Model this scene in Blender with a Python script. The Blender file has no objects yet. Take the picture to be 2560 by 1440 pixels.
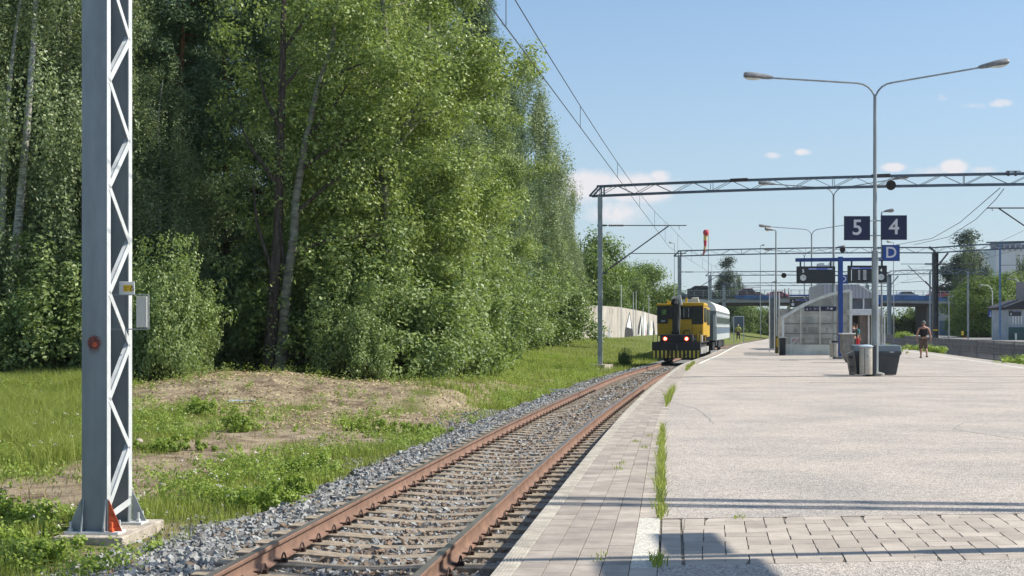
import bpy, bmesh, math, random
import numpy as np
from mathutils import Vector, Matrix
R = math.radians
rnd = random.Random(7)
rng = np.random.default_rng(11)
sc = bpy.context.scene
col = sc.collection
F, HY, CH = 3650.0, 818.0, 1.5      # focal length in photo pixels, horizon row, eye height above the platform

# ---------------------------------------------------------------- camera, sky, sun
cam_d = bpy.data.cameras.new('camera'); cam = bpy.data.objects.new('camera', cam_d); col.objects.link(cam)
cam.location = (0, 0, CH); cam.rotation_euler = (R(90), 0, 0)
cam_d.sensor_width = 36; cam_d.lens = F / 2560 * 36; cam_d.shift_y = (HY - 720) / 2560
cam_d.clip_start = 0.1; cam_d.clip_end = 6000
sc.camera = cam
SUN_EL = 44.0
SUN_V = Vector((0.947, 0.12, 0)).normalized() * math.cos(R(SUN_EL)) + Vector((0, 0, math.sin(R(SUN_EL))))
w = bpy.data.worlds.new('World'); sc.world = w; w.use_nodes = True
nt = w.node_tree; nt.nodes.clear()
out = nt.nodes.new('ShaderNodeOutputWorld'); bg = nt.nodes.new('ShaderNodeBackground')
sky = nt.nodes.new('ShaderNodeTexSky'); sky.sky_type = 'NISHITA'; sky.sun_disc = False
sky.sun_elevation = R(SUN_EL); sky.sun_rotation = math.atan2(SUN_V.x, SUN_V.y)
sky.air_density = 1.0; sky.dust_density = 0.6; sky.ozone_density = 2.0; sky.altitude = 50
bg.inputs['Strength'].default_value = 0.098
# soft cumulus puffs at real directions in the sky
tc = nt.nodes.new('ShaderNodeTexCoord')
def N(tree, t, **kw):
    n = tree.nodes.new(t)
    for k, v in kw.items():
        if k.startswith('i_'): n.inputs[int(k[2:]) if k[2:].isdigit() else k[2:]].default_value = v
        else: setattr(n, k, v)
    return n
def L(tree, a, b): tree.links.new(a, b)
def math_node(tree, op, a, b=None, c=None, clamp=False):
    n = tree.nodes.new('ShaderNodeMath'); n.operation = op; n.use_clamp = clamp
    for i, v in enumerate((a, b, c)):
        if v is None: continue
        if hasattr(v, 'links'): tree.links.new(v, n.inputs[i])
        else: n.inputs[i].default_value = v
    return n.outputs[0]
sep = N(nt, 'ShaderNodeSeparateXYZ'); L(nt, tc.outputs['Generated'], sep.inputs[0])
yy = math_node(nt, 'MAXIMUM', sep.outputs[1], 0.02)
ax = math_node(nt, 'DIVIDE', sep.outputs[0], yy); az = math_node(nt, 'DIVIDE', sep.outputs[2], yy)
comb = N(nt, 'ShaderNodeCombineXYZ'); L(nt, ax, comb.inputs[0]); L(nt, az, comb.inputs[1])
noi = N(nt, 'ShaderNodeTexNoise'); noi.inputs['Scale'].default_value = 75; noi.inputs['Detail'].default_value = 7; noi.inputs['Roughness'].default_value = 0.6
L(nt, comb.outputs[0], noi.inputs['Vector'])
noi2 = N(nt, 'ShaderNodeTexNoise'); noi2.inputs['Scale'].default_value = 22; noi2.inputs['Detail'].default_value = 3
L(nt, comb.outputs[0], noi2.inputs['Vector'])
CLOUDS = [(1590, 470, 150, 52, .95), (1470, 470, 130, 60, .9), (1530, 530, 130, 46, .7), (1650, 440, 40, 22, .9), (1930, 389, 40, 13, .75), (2008, 381, 30, 13, .8), (2232, 418, 46, 16, .85),
          (2385, 418, 46, 26, 1.0), (2330, 428, 90, 18, .5), (2356, 243, 24, 16, .5), (2430, 264, 60, 13, .6), (2500, 258, 42, 17, .9), (1872, 392, 14, 7, .4), (2460, 425, 50, 14, .5)]
tot = None
for (px, py, rx, ry, s) in CLOUDS:
    cx, cz = (px - 1280) / F, (HY - py) / F
    dx = math_node(nt, 'DIVIDE', math_node(nt, 'SUBTRACT', ax, cx), rx / F)
    dz = math_node(nt, 'DIVIDE', math_node(nt, 'SUBTRACT', az, cz), ry / F)
    d2 = math_node(nt, 'ADD', math_node(nt, 'MULTIPLY', dx, dx), math_node(nt, 'MULTIPLY', dz, dz))
    m = math_node(nt, 'MULTIPLY', math_node(nt, 'SUBTRACT', 1.0, d2, clamp=True), s)
    tot = m if tot is None else math_node(nt, 'MAXIMUM', tot, m)
nn = math_node(nt, 'ADD', math_node(nt, 'MULTIPLY', noi.outputs[0], 1.3), math_node(nt, 'MULTIPLY', noi2.outputs[0], .9))
mm = math_node(nt, 'MULTIPLY', math_node(nt, 'SUBTRACT', math_node(nt, 'ADD', nn, math_node(nt, 'MULTIPLY', tot, 1.0)), 1.30), 1.7, clamp=True)
mm = math_node(nt, 'MULTIPLY', mm, math_node(nt, 'MULTIPLY', tot, 1.6, clamp=True))
mm = math_node(nt, 'MULTIPLY', mm, 0.92)
hzf = N(nt, 'ShaderNodeMapRange'); L(nt, sep.outputs[2], hzf.inputs[0]); hzf.inputs[1].default_value = -.02; hzf.inputs[2].default_value = .20; hzf.inputs[3].default_value = .95; hzf.inputs[4].default_value = .30
hzm = N(nt, 'ShaderNodeMix', data_type='RGBA'); L(nt, hzf.outputs[0], hzm.inputs['Factor']); L(nt, sky.outputs[0], hzm.inputs[6])
hzc = N(nt, 'ShaderNodeMapRange', data_type='FLOAT_VECTOR'); L(nt, sep.outputs[2], hzc.inputs['Vector']); 
hzc.inputs[7].default_value = (-.0, -.0, -.0); hzc.inputs[8].default_value = (.22, .22, .22); hzc.inputs[9].default_value = (3.9, 4.75, 5.25); hzc.inputs[10].default_value = (2.15, 3.6, 5.6)
cmb = N(nt, 'ShaderNodeCombineXYZ'); [L(nt, sep.outputs[2], cmb.inputs[i]) for i in range(3)]; L(nt, cmb.outputs[0], hzc.inputs['Vector'])
L(nt, hzc.outputs['Vector'], hzm.inputs[7])
mix = N(nt, 'ShaderNodeMix', data_type='RGBA'); L(nt, mm, mix.inputs['Factor']); L(nt, hzm.outputs[2], mix.inputs[6])
mix.inputs[7].default_value = (5.9, 5.75, 5.95, 1)
L(nt, mix.outputs[2], bg.inputs['Color']); L(nt, bg.outputs[0], out.inputs['Surface'])
sd = bpy.data.lights.new('sun', 'SUN'); sd.energy = 4.6; sd.angle = R(0.53); sd.color = (1.0, 0.945, 0.83)
so = bpy.data.objects.new('sun', sd); col.objects.link(so); so.rotation_euler = SUN_V.to_track_quat('Z', 'Y').to_euler(); so.location = (30, 10, 40)
sc.view_settings.view_transform = 'Standard'; sc.view_settings.look = 'None'; sc.view_settings.gamma = 1
sc.view_settings.exposure = 0.58
sc.cycles.max_bounces = 6; sc.cycles.transparent_max_bounces = 8; sc.cycles.caustics_reflective = False; sc.cycles.caustics_refractive = False
sc.cycles.use_denoising = True

# ---------------------------------------------------------------- helpers
def P(px, py, d): return Vector(((px - 1280) / F * d, d, CH + (HY - py) / F * d))
def G(px, py, z=0.0):
    d = F * (CH - z) / (py - HY); return Vector(((px - 1280) / F * d, d, z))
_mats = {}
def mat(name, c, rough=.6, metal=0.0, var=.12, scale=6.0, bump=0.0, bscale=40.0, emit=None, trans=0.0, spec=None, alpha=1.0, c2=None, stretch=(1, 1, 1), var2=0):
    if name in _mats: return _mats[name]
    m = bpy.data.materials.new(name); m.use_nodes = True; t = m.node_tree; b = t.nodes['Principled BSDF']
    b.inputs['Roughness'].default_value = rough; b.inputs['Metallic'].default_value = metal
    co = N(t, 'ShaderNodeTexCoord'); mp = N(t, 'ShaderNodeMapping'); mp.inputs['Scale'].default_value = stretch
    L(t, co.outputs['Object'], mp.inputs[0])
    no = N(t, 'ShaderNodeTexNoise'); no.inputs['Scale'].default_value = scale; no.inputs['Detail'].default_value = 6; no.inputs['Roughness'].default_value = .65
    L(t, mp.outputs[0], no.inputs['Vector'])
    if c2 is None: c2 = tuple(max(0, x * (1 - 2.2 * var)) for x in c); c = tuple(min(1, x * (1 + var)) for x in c)
    rp = N(t, 'ShaderNodeValToRGB'); rp.color_ramp.elements[0].position = .3; rp.color_ramp.elements[1].position = .68
    rp.color_ramp.elements[0].color = (*c2, 1); rp.color_ramp.elements[1].color = (*c, 1)
    L(t, no.outputs[0], rp.inputs[0]); src = rp.outputs[0]
    if var2:
        at = N(t, 'ShaderNodeAttribute', attribute_name='rnd'); hs = N(t, 'ShaderNodeHueSaturation')
        v = math_node(t, 'ADD', math_node(t, 'MULTIPLY', at.outputs['Fac'], var2), 1 - var2 / 2)
        L(t, v, hs.inputs['Value']); L(t, src, hs.inputs['Color']); src = hs.outputs[0]
    L(t, src, b.inputs['Base Color'])
    if bump:
        nb = N(t, 'ShaderNodeTexNoise'); nb.inputs['Scale'].default_value = bscale; nb.inputs['Detail'].default_value = 4
        L(t, co.outputs['Object'], nb.inputs['Vector'])
        bp = N(t, 'ShaderNodeBump'); bp.inputs['Strength'].default_value = bump; bp.inputs['Distance'].default_value = .02
        L(t, nb.outputs[0], bp.inputs['Height']); L(t, bp.outputs[0], b.inputs['Normal'])
    if emit: b.inputs['Emission Color'].default_value = (*emit[0], 1); b.inputs['Emission Strength'].default_value = emit[1]
    if spec is not None: b.inputs['Specular IOR Level'].default_value = spec
    if trans:   # dusty see-through glass: part transparent, part glossy
        o = t.nodes['Material Output']; tr = N(t, 'ShaderNodeBsdfTransparent'); mx = N(t, 'ShaderNodeMixShader')
        tr.inputs[0].default_value = (.9, .93, .92, 1)
        mx.inputs[0].default_value = trans; L(t, b.outputs[0], mx.inputs[1]); L(t, tr.outputs[0], mx.inputs[2]); L(t, mx.outputs[0], o.inputs[0])
    _mats[name] = m; return m

class MB:
    def __init__(s): s.v = []; s.f = []
    def add(s, vs, fs):
        o = len(s.v); s.v += [tuple(v) for v in vs]; s.f += [tuple(i + o for i in f) for f in fs]; return s
    def box(s, c, sz, rz=0.0, M=None):
        c = Vector(c); hx, hy, hz = sz[0] / 2, sz[1] / 2, sz[2] / 2
        Rm = Matrix.Rotation(rz, 3, 'Z') if M is None else M
        vs = [c + Rm @ Vector((x * hx, y * hy, z * hz)) for z in (-1, 1) for y in (-1, 1) for x in (-1, 1)]
        return s.add(vs, [(0, 2, 3, 1), (4, 5, 7, 6), (0, 1, 5, 4), (1, 3, 7, 5), (3, 2, 6, 7), (2, 0, 4, 6)])
    def bar(s, a, b, wx, wy=None, up=(0, 0, 1)):   # rectangular bar from a to b
        a = Vector(a); b = Vector(b); d = (b - a); l = d.length; d.normalize(); wy = wy or wx
        u = Vector(up)
        if abs(u.dot(d)) > .98: u = Vector((0, 1, 0))
        x = d.cross(u).normalized(); y = x.cross(d).normalized()
        M = Matrix((x, d, y)).transposed()
        return s.box((a + b) / 2, (wx, l, wy), M=M)
    def tube(s, pts, r, n=8, caps=True):
        pts = [Vector(p) for p in pts]; k = len(pts); rs = r if isinstance(r, (list, tuple)) else [r] * k
        vs = []; prev = None
        for i, p in enumerate(pts):
            d = (pts[min(i + 1, k - 1)] - pts[max(i - 1, 0)]).normalized()
            ref = prev if prev is not None else (Vector((1, 0, 0)) if abs(d.x) < .9 else Vector((0, 1, 0)))
            x = (ref - d * ref.dot(d)).normalized(); y = d.cross(x); prev = x
            vs += [p + (x * math.cos(2 * math.pi * j / n) + y * math.sin(2 * math.pi * j / n)) * rs[i] for j in range(n)]
        fs = [(i * n + j, i * n + (j + 1) % n, (i + 1) * n + (j + 1) % n, (i + 1) * n + j) for i in range(k - 1) for j in range(n)]
        if caps: fs += [tuple(reversed(range(n))), tuple((k - 1) * n + j for j in range(n))]
        return s.add(vs, fs)
    def lathe(s, c, prof, n=20):   # prof: (radius, z)
        c = Vector(c); vs = [c + Vector((r * math.cos(2 * math.pi * j / n), r * math.sin(2 * math.pi * j / n), z)) for r, z in prof for j in range(n)]
        k = len(prof); fs = [(i * n + j, i * n + (j + 1) % n, (i + 1) * n + (j + 1) % n, (i + 1) * n + j) for i in range(k - 1) for j in range(n)]
        fs += [tuple(reversed(range(n))), tuple((k - 1) * n + j for j in range(n))]
        return s.add(vs, fs)
    def prism(s, poly, vec):   # polygon (3D points) swept by vec
        poly = [Vector(p) for p in poly]; vec = Vector(vec); k = len(poly)
        vs = poly + [p + vec for p in poly]
        fs = [tuple(range(k)), tuple(reversed(range(k, 2 * k)))] + [(i, i + k, (i + 1) % k + k, (i + 1) % k) for i in range(k)]
        return s.add(vs, fs)
    def build(s, name, m, parent=None, smooth=False, bevel=0, off=None):
        me = bpy.data.meshes.new(name); me.from_pydata([tuple(v) for v in s.v], [], s.f)
        bm = bmesh.new(); bm.from_mesh(me); bmesh.ops.recalc_face_normals(bm, faces=bm.faces); bm.to_mesh(me); bm.free()
        me.materials.append(m)
        o = bpy.data.objects.new(name, me); col.objects.link(o)
        if parent: o.parent = parent
        if smooth:
            me.polygons.foreach_set('use_smooth', [True] * len(me.polygons))
            try: me.set_sharp_from_angle(angle=R(40))
            except Exception: pass
        if bevel:
            b = o.modifiers.new('bevel', 'BEVEL'); b.width = bevel; b.segments = 2; b.limit_method = 'ANGLE'
        return o
    def local(s, org, rz=0):     # move world coordinates into the local frame of an empty at org turned rz
        M = Matrix.Rotation(-rz, 3, 'Z'); org = Vector(org); s.v = [tuple(M @ (Vector(v) - org)) for v in s.v]; return s
def tag(o, label=None, cat=None, group=None, kind=None):
    if label: o['label'] = label
    if cat: o['category'] = cat
    if group: o['group'] = group
    if kind: o['kind'] = kind
    return o
def empty(name, loc, label, cat, group=None, rz=0.0):
    o = bpy.data.objects.new(name, None); col.objects.link(o); o.location = loc; o.rotation_euler = (0, 0, rz); o.empty_display_size = .2
    return tag(o, label, cat, group)
def text(s, size, loc, m, parent, name='numeral', rz=0.0, ext=.004, align='CENTER'):
    c = bpy.data.curves.new(name, 'FONT'); c.body = s; c.size = size; c.extrude = ext; c.offset = size * .012; c.align_x = align; c.align_y = 'CENTER'; c.materials.append(m)
    c.resolution_u = 4
    t_ = bpy.data.objects.new(name, c); col.objects.link(t_); bpy.context.view_layer.update()
    me = bpy.data.meshes.new_from_object(t_.evaluated_get(bpy.context.evaluated_depsgraph_get())); bpy.data.objects.remove(t_); bpy.data.curves.remove(c)
    if not me.materials: me.materials.append(m)
    o = bpy.data.objects.new(name, me); col.objects.link(o); o.location = loc; o.rotation_euler = (R(90), 0, rz); o.parent = parent; return o
def copy_tree(o, parent=None):
    c = o.copy(); col.objects.link(c)
    if parent: c.parent = parent
    for ch in list(o.children): copy_tree(ch, c)
    return c
def npmesh(name, verts, faces, m, parent=None, attr=None, smooth=False, nface=4):
    me = bpy.data.meshes.new(name); nv, nf = len(verts), len(faces)
    me.vertices.add(nv); me.vertices.foreach_set('co', verts.astype(np.float32).ravel())
    me.loops.add(nf * nface); me.loops.foreach_set('vertex_index', faces.astype(np.int32).ravel())
    me.polygons.add(nf); me.polygons.foreach_set('loop_start', np.arange(nf, dtype=np.int32) * nface)
    if attr is not None:
        a = me.attributes.new('rnd', 'FLOAT', 'POINT'); a.data.foreach_set('value', attr.astype(np.float32))
    me.update(calc_edges=True); me.validate()
    me.polygons.foreach_set('use_smooth', np.full(nf, bool(smooth)))
    me.materials.append(m)
    if parent == 'mesh': return me
    o = bpy.data.objects.new(name, me); col.objects.link(o)
    if parent: o.parent = parent
    return o
def struct(o): o['kind'] = 'structure'; return o
def stuff(o, label, cat): return tag(o, label, cat, kind='stuff')

# track 5 centre line and platform edges: X as a function of Y
def interp(pts):
    xs = np.array([p[0] for p in pts], float); ys = np.array([p[1] for p in pts], float)
    m = np.gradient(ys, xs)
    def f(x):
        x = np.asarray(x, float); i = np.clip(np.searchsorted(xs, x) - 1, 0, len(xs) - 2)
        h = xs[i + 1] - xs[i]; t = (x - xs[i]) / h; tt = np.clip(t, 0, 1)
        r = (2 * tt**3 - 3 * tt**2 + 1) * ys[i] + (tt**3 - 2 * tt**2 + tt) * h * m[i] + (-2 * tt**3 + 3 * tt**2) * ys[i + 1] + (tt**3 - tt**2) * h * m[i + 1]
        return r + np.where(t < 0, t * h * m[0], 0) + np.where(t > 1, (t - 1) * h * m[-1], 0)
    return f
track_x = interp([(-20, -4.6), (0, -2.85), (12, -1.46), (30.7, .93), (44, 2.85), (57.9, 4.96), (79, 8.87), (97, 12.05), (123, 16.8), (170, 27.0), (219, 37.5), (300, 56), (420, 86)])
edge_r = interp([(-20, 8), (0, 10.6), (30, 15.8), (58, 20.4), (83, 24.4), (101, 27.2), (130, 32), (170, 40), (219, 50.5), (300, 68)])
W = interp([(-20, .98), (11.4, .97), (21, .80), (42, .66), (60, .55), (100, .5), (300, .5)])
def head(y): return float((track_x(y + .5) - track_x(y - .5)))   # dX/dY
def tp(y, u, z=0.0):    # point u metres left(-)/right(+) of the track centre line
    a = math.atan(head(y)); return Vector((float(track_x(y)) + u * math.cos(a), y - u * math.sin(a), z))
RAIL_Z = -.42
def ribbon(name, ys, fl, fr, zl, zr, m):
    v = []; 
    for y in ys: v += [(fl(y), y, zl), (fr(y), y, zr)]
    return MB().add(v, [(2 * i, 2 * i + 1, 2 * i + 3, 2 * i + 2) for i in range(len(ys) - 1)]).build(name, m)
def smooth(a, b, x): t = np.clip((x - a) / (b - a), 0, 1); return t * t * (3 - 2 * t)
def vnoise(x, y, s, seed=0):
    x = np.asarray(x, float) / s + 1000; y = np.asarray(y, float) / s + 1000
    xi = np.floor(x).astype(np.int64); yi = np.floor(y).astype(np.int64); fx = x - xi; fy = y - yi; fx = fx * fx * (3 - 2 * fx); fy = fy * fy * (3 - 2 * fy)
    def h(a, b):
        n = (a * 374761393 + b * 668265263 + seed * 982451653) & 0x7fffffff; n = ((n ^ (n >> 13)) * 1274126177) & 0x7fffffff
        return ((n ^ (n >> 16)) & 0xffff) / 65535.0
    return (h(xi, yi) * (1 - fx) + h(xi + 1, yi) * fx) * (1 - fy) + (h(xi, yi + 1) * (1 - fx) + h(xi + 1, yi + 1) * fx) * fy

# ---------------------------------------------------------------- ground
def ground_z(x, y):
    x = np.asarray(x, float); y = np.asarray(y, float)
    u = track_x(y) - x; ur = x - edge_r(y)
    n = (vnoise(x, y, 2.3) - .5) * .14 + (vnoise(x, y, .7, 3) - .5) * .05
    bed = smooth(2.3, 3.2, u)
    z = -.74 + n * bed + .42 * smooth(4.5, 11, u) + .10 * smooth(2.6, 4.5, u) + .5 * smooth(60, 160, y) * smooth(3, 9, u)
    bank = np.exp(-(((x + 6.9) / 2.7) ** 2 + ((y - 43) / 5.0) ** 2)) * (.20 + .2 * vnoise(x, y, 1.1, 81)) + .28 * smooth(3.2, 4.2, u) * smooth(35, 39, y) * (1 - smooth(46, 56, y)) * (.6 + .8 * vnoise(x, y, 2.7, 83)) - .20 * smooth(4.5, 11, u) * (1 - smooth(50, 70, y)) + .10 * (vnoise(x, y, .5, 82) - .5) * smooth(3.5, 6, u) * smooth(34, 40, y) * (1 - smooth(60, 70, y)) + np.exp(-(((x + 12.2) / 2.0) ** 2 + ((y - 50) / 5) ** 2)) * .2
    z = z + bank
    z = np.where(u < -1, -.74, z)
    z = np.where((u < -1.2) & (ur < .1), -.95, z)
    return z
def off_mast(x, y): return ~((x > -4.75) & (x < -3.7) & (y > 13.9) & (y < 15.8))
def green_cover(x, y):     # how much grass grows at a spot of the verge, 0..1
    u = track_x(y) - x
    n = vnoise(x, y, 1.9, 5) * .5 + vnoise(x, y, .75, 9) * .5
    g = .48 + .62 * (n - .38) * 2
    g = g + .50 * smooth(2.0, 2.5, u) * (1 - smooth(3.3, 4.4, u)) * smooth(15.5, 18, y) * (1 - smooth(27, 34, y))    # rank growth along the ballast
    path = np.exp(-(((u - 5.3 - .03 * (y - 20)) / .75) ** 2)) * (1 - smooth(26, 40, y)) + np.exp(-(((u - 3.4) / .8) ** 2)) * smooth(24, 28, y) * (1 - smooth(36, 42, y)) * .8
    g = g - (.75 + .5 * vnoise(x, y, .8, 78)) * path
    kk = x / np.maximum(y, 1); g = g + .8 * (1 - smooth(-.315, -.275, kk)) * smooth(21, 23.5, y) * (1 - smooth(44, 52, y)) + .5 * np.exp(-((kk + .235) / .02) ** 2 - ((y - 28) / 4) ** 2)      # tall meadow on the left
    litter = np.exp(-((((x + 6.7) / 3.1) ** 2 + ((y - 41) / 6.8) ** 2)) ** 1.5) * (.55 + .95 * vnoise(x, y, 1.0, 77)) + np.exp(-(((x + 3.0) / 1.6) ** 2 + ((y - 53) / 7) ** 2)) * .7
    g = g - litter * .95
    g = g + .5 * smooth(55, 75, y)
    g = g + .5 * (1 - smooth(14.2, 16.5, y)) * smooth(2.9, 3.3, u) * 1.2
    g = g * smooth(1.95, 2.35, u)
    return np.clip(g, 0, 1.15)
def ground_material():
    m = bpy.data.materials.new('verge_soil'); m.use_nodes = True; t = m.node_tree; b = t.nodes['Principled BSDF']; b.inputs['Roughness'].default_value = .95
    b.inputs['Specular IOR Level'].default_value = .1
    co = N(t, 'ShaderNodeTexCoord'); at = N(t, 'ShaderNodeAttribute', attribute_name='rnd')
    n1 = N(t, 'ShaderNodeTexNoise'); n1.inputs['Scale'].default_value = 1.4; n1.inputs['Detail'].default_value = 8; n1.inputs['Roughness'].default_value = .7; L(t, co.outputs['Object'], n1.inputs['Vector'])
    n2 = N(t, 'ShaderNodeTexNoise'); n2.inputs['Scale'].default_value = 14; n2.inputs['Detail'].default_value = 6; n2.inputs['Roughness'].default_value = .75; L(t, co.outputs['Object'], n2.inputs['Vector'])
    r1 = N(t, 'ShaderNodeValToRGB'); e = r1.color_ramp.elements; e[0].position = .36; e[0].color = (.17, .12, .085, 1); e[1].position = .62; e[1].color = (.44, .36, .24, 1); x = e.new(.5); x.color = (.33, .26, .18, 1)
    L(t, n1.outputs[0], r1.inputs[0])
    r2 = N(t, 'ShaderNodeValToRGB'); e = r2.color_ramp.elements; e[0].position = .3; e[0].color = (.07, .10, .025, 1); e[1].position = .7; e[1].color = (.24, .26, .08, 1)
    L(t, n2.outputs[0], r2.inputs[0])
    k = math_node(t, 'MULTIPLY', math_node(t, 'SUBTRACT', math_node(t, 'ADD', at.outputs['Fac'], math_node(t, 'MULTIPLY', n2.outputs[0], .8)), .75), 3.0, clamp=True)
    mx = N(t, 'ShaderNodeMix', data_type='RGBA'); L(t, k, mx.inputs['Factor']); L(t, r1.outputs[0], mx.inputs[6]); L(t, r2.outputs[0], mx.inputs[7])
    mu = N(t, 'ShaderNodeMix', data_type='RGBA', blend_type='MULTIPLY'); mu.inputs['Factor'].default_value = .6; L(t, mx.outputs[2], mu.inputs[6])
    r3 = N(t, 'ShaderNodeValToRGB'); r3.color_ramp.elements[0].color = (.35, .35, .35, 1); r3.color_ramp.elements[0].position = .35; r3.color_ramp.elements[1].position = .6; L(t, n2.outputs[0], r3.inputs[0]); L(t, r3.outputs[0], mu.inputs[7])
    L(t, mu.outputs[2], b.inputs['Base Color'])
    bp = N(t, 'ShaderNodeBump'); bp.inputs['Strength'].default_value = .9; bp.inputs['Distance'].default_value = .05; L(t, n2.outputs[0], bp.inputs['Height']); L(t, bp.outputs[0], b.inputs['Normal'])
    return m
gy = np.concatenate([np.linspace(3, 60, 260), np.geomspace(60.6, 3500, 90)])
gk = np.concatenate([np.linspace(-2.2, -.5, 22)[:-1], np.linspace(-.5, .1, 190)[:-1], np.linspace(.1, .5, 40)[:-1], np.linspace(.5, 2.2, 22)])
KX, YY = np.meshgrid(gk, gy); XX = KX * np.maximum(YY, 12)
ZZ = ground_z(XX, YY)
gv = np.stack([XX, YY, ZZ], -1).reshape(-1, 3); nc = len(gk); nr = len(gy)
ii = (np.arange(nr - 1)[:, None] * nc + np.arange(nc - 1)[None]).ravel()
gf = np.stack([ii, ii + 1, ii + nc + 1, ii + nc], -1)
go = npmesh('ground', gv, gf, ground_material(), attr=green_cover(XX, YY).ravel(), smooth=True); struct(go)

# ---------------------------------------------------------------- ballast
def ballast_material(name, c1, c2, c3, sc1=1.0):
    m = bpy.data.materials.new(name); m.use_nodes = True; t = m.node_tree; b = t.nodes['Principled BSDF']; b.inputs['Roughness'].default_value = .85
    at = N(t, 'ShaderNodeAttribute', attribute_name='rnd'); co = N(t, 'ShaderNodeTexCoord')
    no = N(t, 'ShaderNodeTexNoise'); no.inputs['Scale'].default_value = 60; L(t, co.outputs['Object'], no.inputs['Vector'])
    rp = N(t, 'ShaderNodeValToRGB'); e = rp.color_ramp.elements
    e[0].position = 0; e[0].color = (*c1, 1); e[1].position = 1; e[1].color = (.24, .155, .10, 1); x = e.new(.3); x.color = (*c2, 1); x = e.new(.62); x.color = tuple(v * 1.4 for v in c2) + (1,); x = e.new(.68); x.color = (*c3, 1)
    L(t, at.outputs['Fac'], rp.inputs[0])
    mu = N(t, 'ShaderNodeMix', data_type='RGBA', blend_type='MULTIPLY'); mu.inputs['Factor'].default_value = .5; L(t, rp.outputs[0], mu.inputs[6]); L(t, no.outputs[0], mu.inputs[7])
    L(t, mu.outputs[2], b.inputs['Base Color']); return m
m_stone = ballast_material('granite_ballast', (.15, .15, .148), (.34, .34, .33), (.36, .30, .24))
m_bed = mat('ballast_bed', (.22, .22, .215), .95, var=.45, scale=45, bump=1.0, bscale=30)
ys = np.concatenate([np.arange(4, 90, 1.0), np.arange(90, 420, 5.0)])
def bed_mesh(name, fx, ul, ur, z, ys):
    v = []; prof = [(-ul - .45, -.80), (-ul + .25, z), (ur - .2, z), (ur, z)]
    for y in ys:
        for u, zz in prof: v.append((float(fx(y)) + u, y, zz))
    k = len(prof); f = [(i * k + j, i * k + j + 1, (i + 1) * k + j + 1, (i + 1) * k + j) for i in range(len(ys) - 1) for j in range(k - 1)]
    return struct(MB().add(v, f).build(name, m_bed))
bed_mesh('trackbed', track_x, 2.1, 1.72, -.665, ys)
SLEEP = .61
# every loose stone: an angular, jittered block
def stones(cx, cy, cz, size, name, m, col_=None):
    n = len(cx)
    base = np.array([[x, y, z] for z in (-1, 1) for y in (-1, 1) for x in (-1, 1)], float)
    v = base[None] * (1 + rng.uniform(-.55, .2, (n, 8, 3)))
    v *= (size * rng.uniform(.5, 1.1, n))[:, None, None] * np.stack([rng.uniform(.8, 1.3, n), rng.uniform(.7, 1.1, n), rng.uniform(.45, .8, n)], -1)[:, None, :]
    a, b_, c = rng.uniform(0, 6.28, n), rng.normal(0, .5, n), rng.normal(0, .5, n)
    def rot(v, a, i, j): s, c_ = np.sin(a)[:, None], np.cos(a)[:, None]; vi = v[:, :, i] * c_ - v[:, :, j] * s; vj = v[:, :, i] * s + v[:, :, j] * c_; v[:, :, i] = vi; v[:, :, j] = vj; return v
    v = rot(v, b_, 0, 2); v = rot(v, c, 1, 2); v = rot(v, a, 0, 1)
    v += np.stack([cx, cy, cz], -1)[:, None, :]
    q = np.array([(0, 2, 3, 1), (4, 5, 7, 6), (0, 1, 5, 4), (1, 3, 7, 5), (3, 2, 6, 7), (2, 0, 4, 6)])
    f = (np.arange(n) * 8)[:, None, None] + q[None]
    return npmesh(name, v.reshape(-1, 3), f.reshape(-1, 4), m, attr=np.repeat(rng.uniform(0, 1, n) if col_ is None else col_, 8))
def ballast_points(y0, y1, dens, ul, ur):
    n = int((y1 - y0) * (ul + ur) * dens); y = rng.uniform(y0, y1, n); u = rng.uniform(-ul, ur, n)
    wl = 2.05 + .75 * (1 - smooth(13.5, 18.5, y)) + (vnoise(y, y * 0, .6, 2) - .5) * .45
    keep = (u > -wl)
    keep &= (np.abs(np.abs(u) - .797) > .085)
    a = np.arctan(np.gradient(track_x(np.array([y0, y1])), [y0, y1])[0])
    s = y + u * 0.13
    ph = np.abs(((s - 5) / SLEEP) % 1 - .5) * SLEEP        # 0 in the middle between... sleeper centres at ph = .305
    on = (ph > .17) & (np.abs(u) < 1.33)
    keep &= ~on
    y, u = y[keep], u[keep]; wl = wl[keep]
    z = -.655 + rng.uniform(-.02, .03, len(y)) - .10 * smooth(1.5, 2.6, -u) + .02 * (np.abs(u) > 1.35)
    return track_x(y) + u * .99, y, z
pts = [ballast_points(8.5, 24, 620, 2.95, 1.68), ballast_points(24, 42, 330, 2.4, 1.68), ballast_points(42, 80, 130, 2.3, 1.68)]
szs = [np.full(len(p[0]), s) for p, s in zip(pts, (.034, .040, .052))]
bx, by, bz, bs = (np.concatenate(a) for a in (*zip(*pts), szs))
# strays on the verge beside the bed
n = 2600; sy = rng.uniform(10, 40, n); su = -(2.1 + np.abs(rng.normal(0, .55, n))); sx = track_x(sy) + su
bx = np.concatenate([bx, sx]); by = np.concatenate([by, sy]); bz = np.concatenate([bz, ground_z(sx, sy) + .01]); bs = np.concatenate([bs, np.full(n, .03)])
u_ = bx - track_x(by); br_ = np.where(u_ > -.9, .55, .10); ca_ = np.where(rng.uniform(0, 1, len(bx)) < br_, rng.uniform(.66, 1, len(bx)), rng.uniform(0, .62, len(bx)))
stuff(stones(bx, by, bz, bs, 'ballast', m_stone, ca_), 'grey crushed granite ballast around the sleepers of the track', 'ballast')

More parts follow.
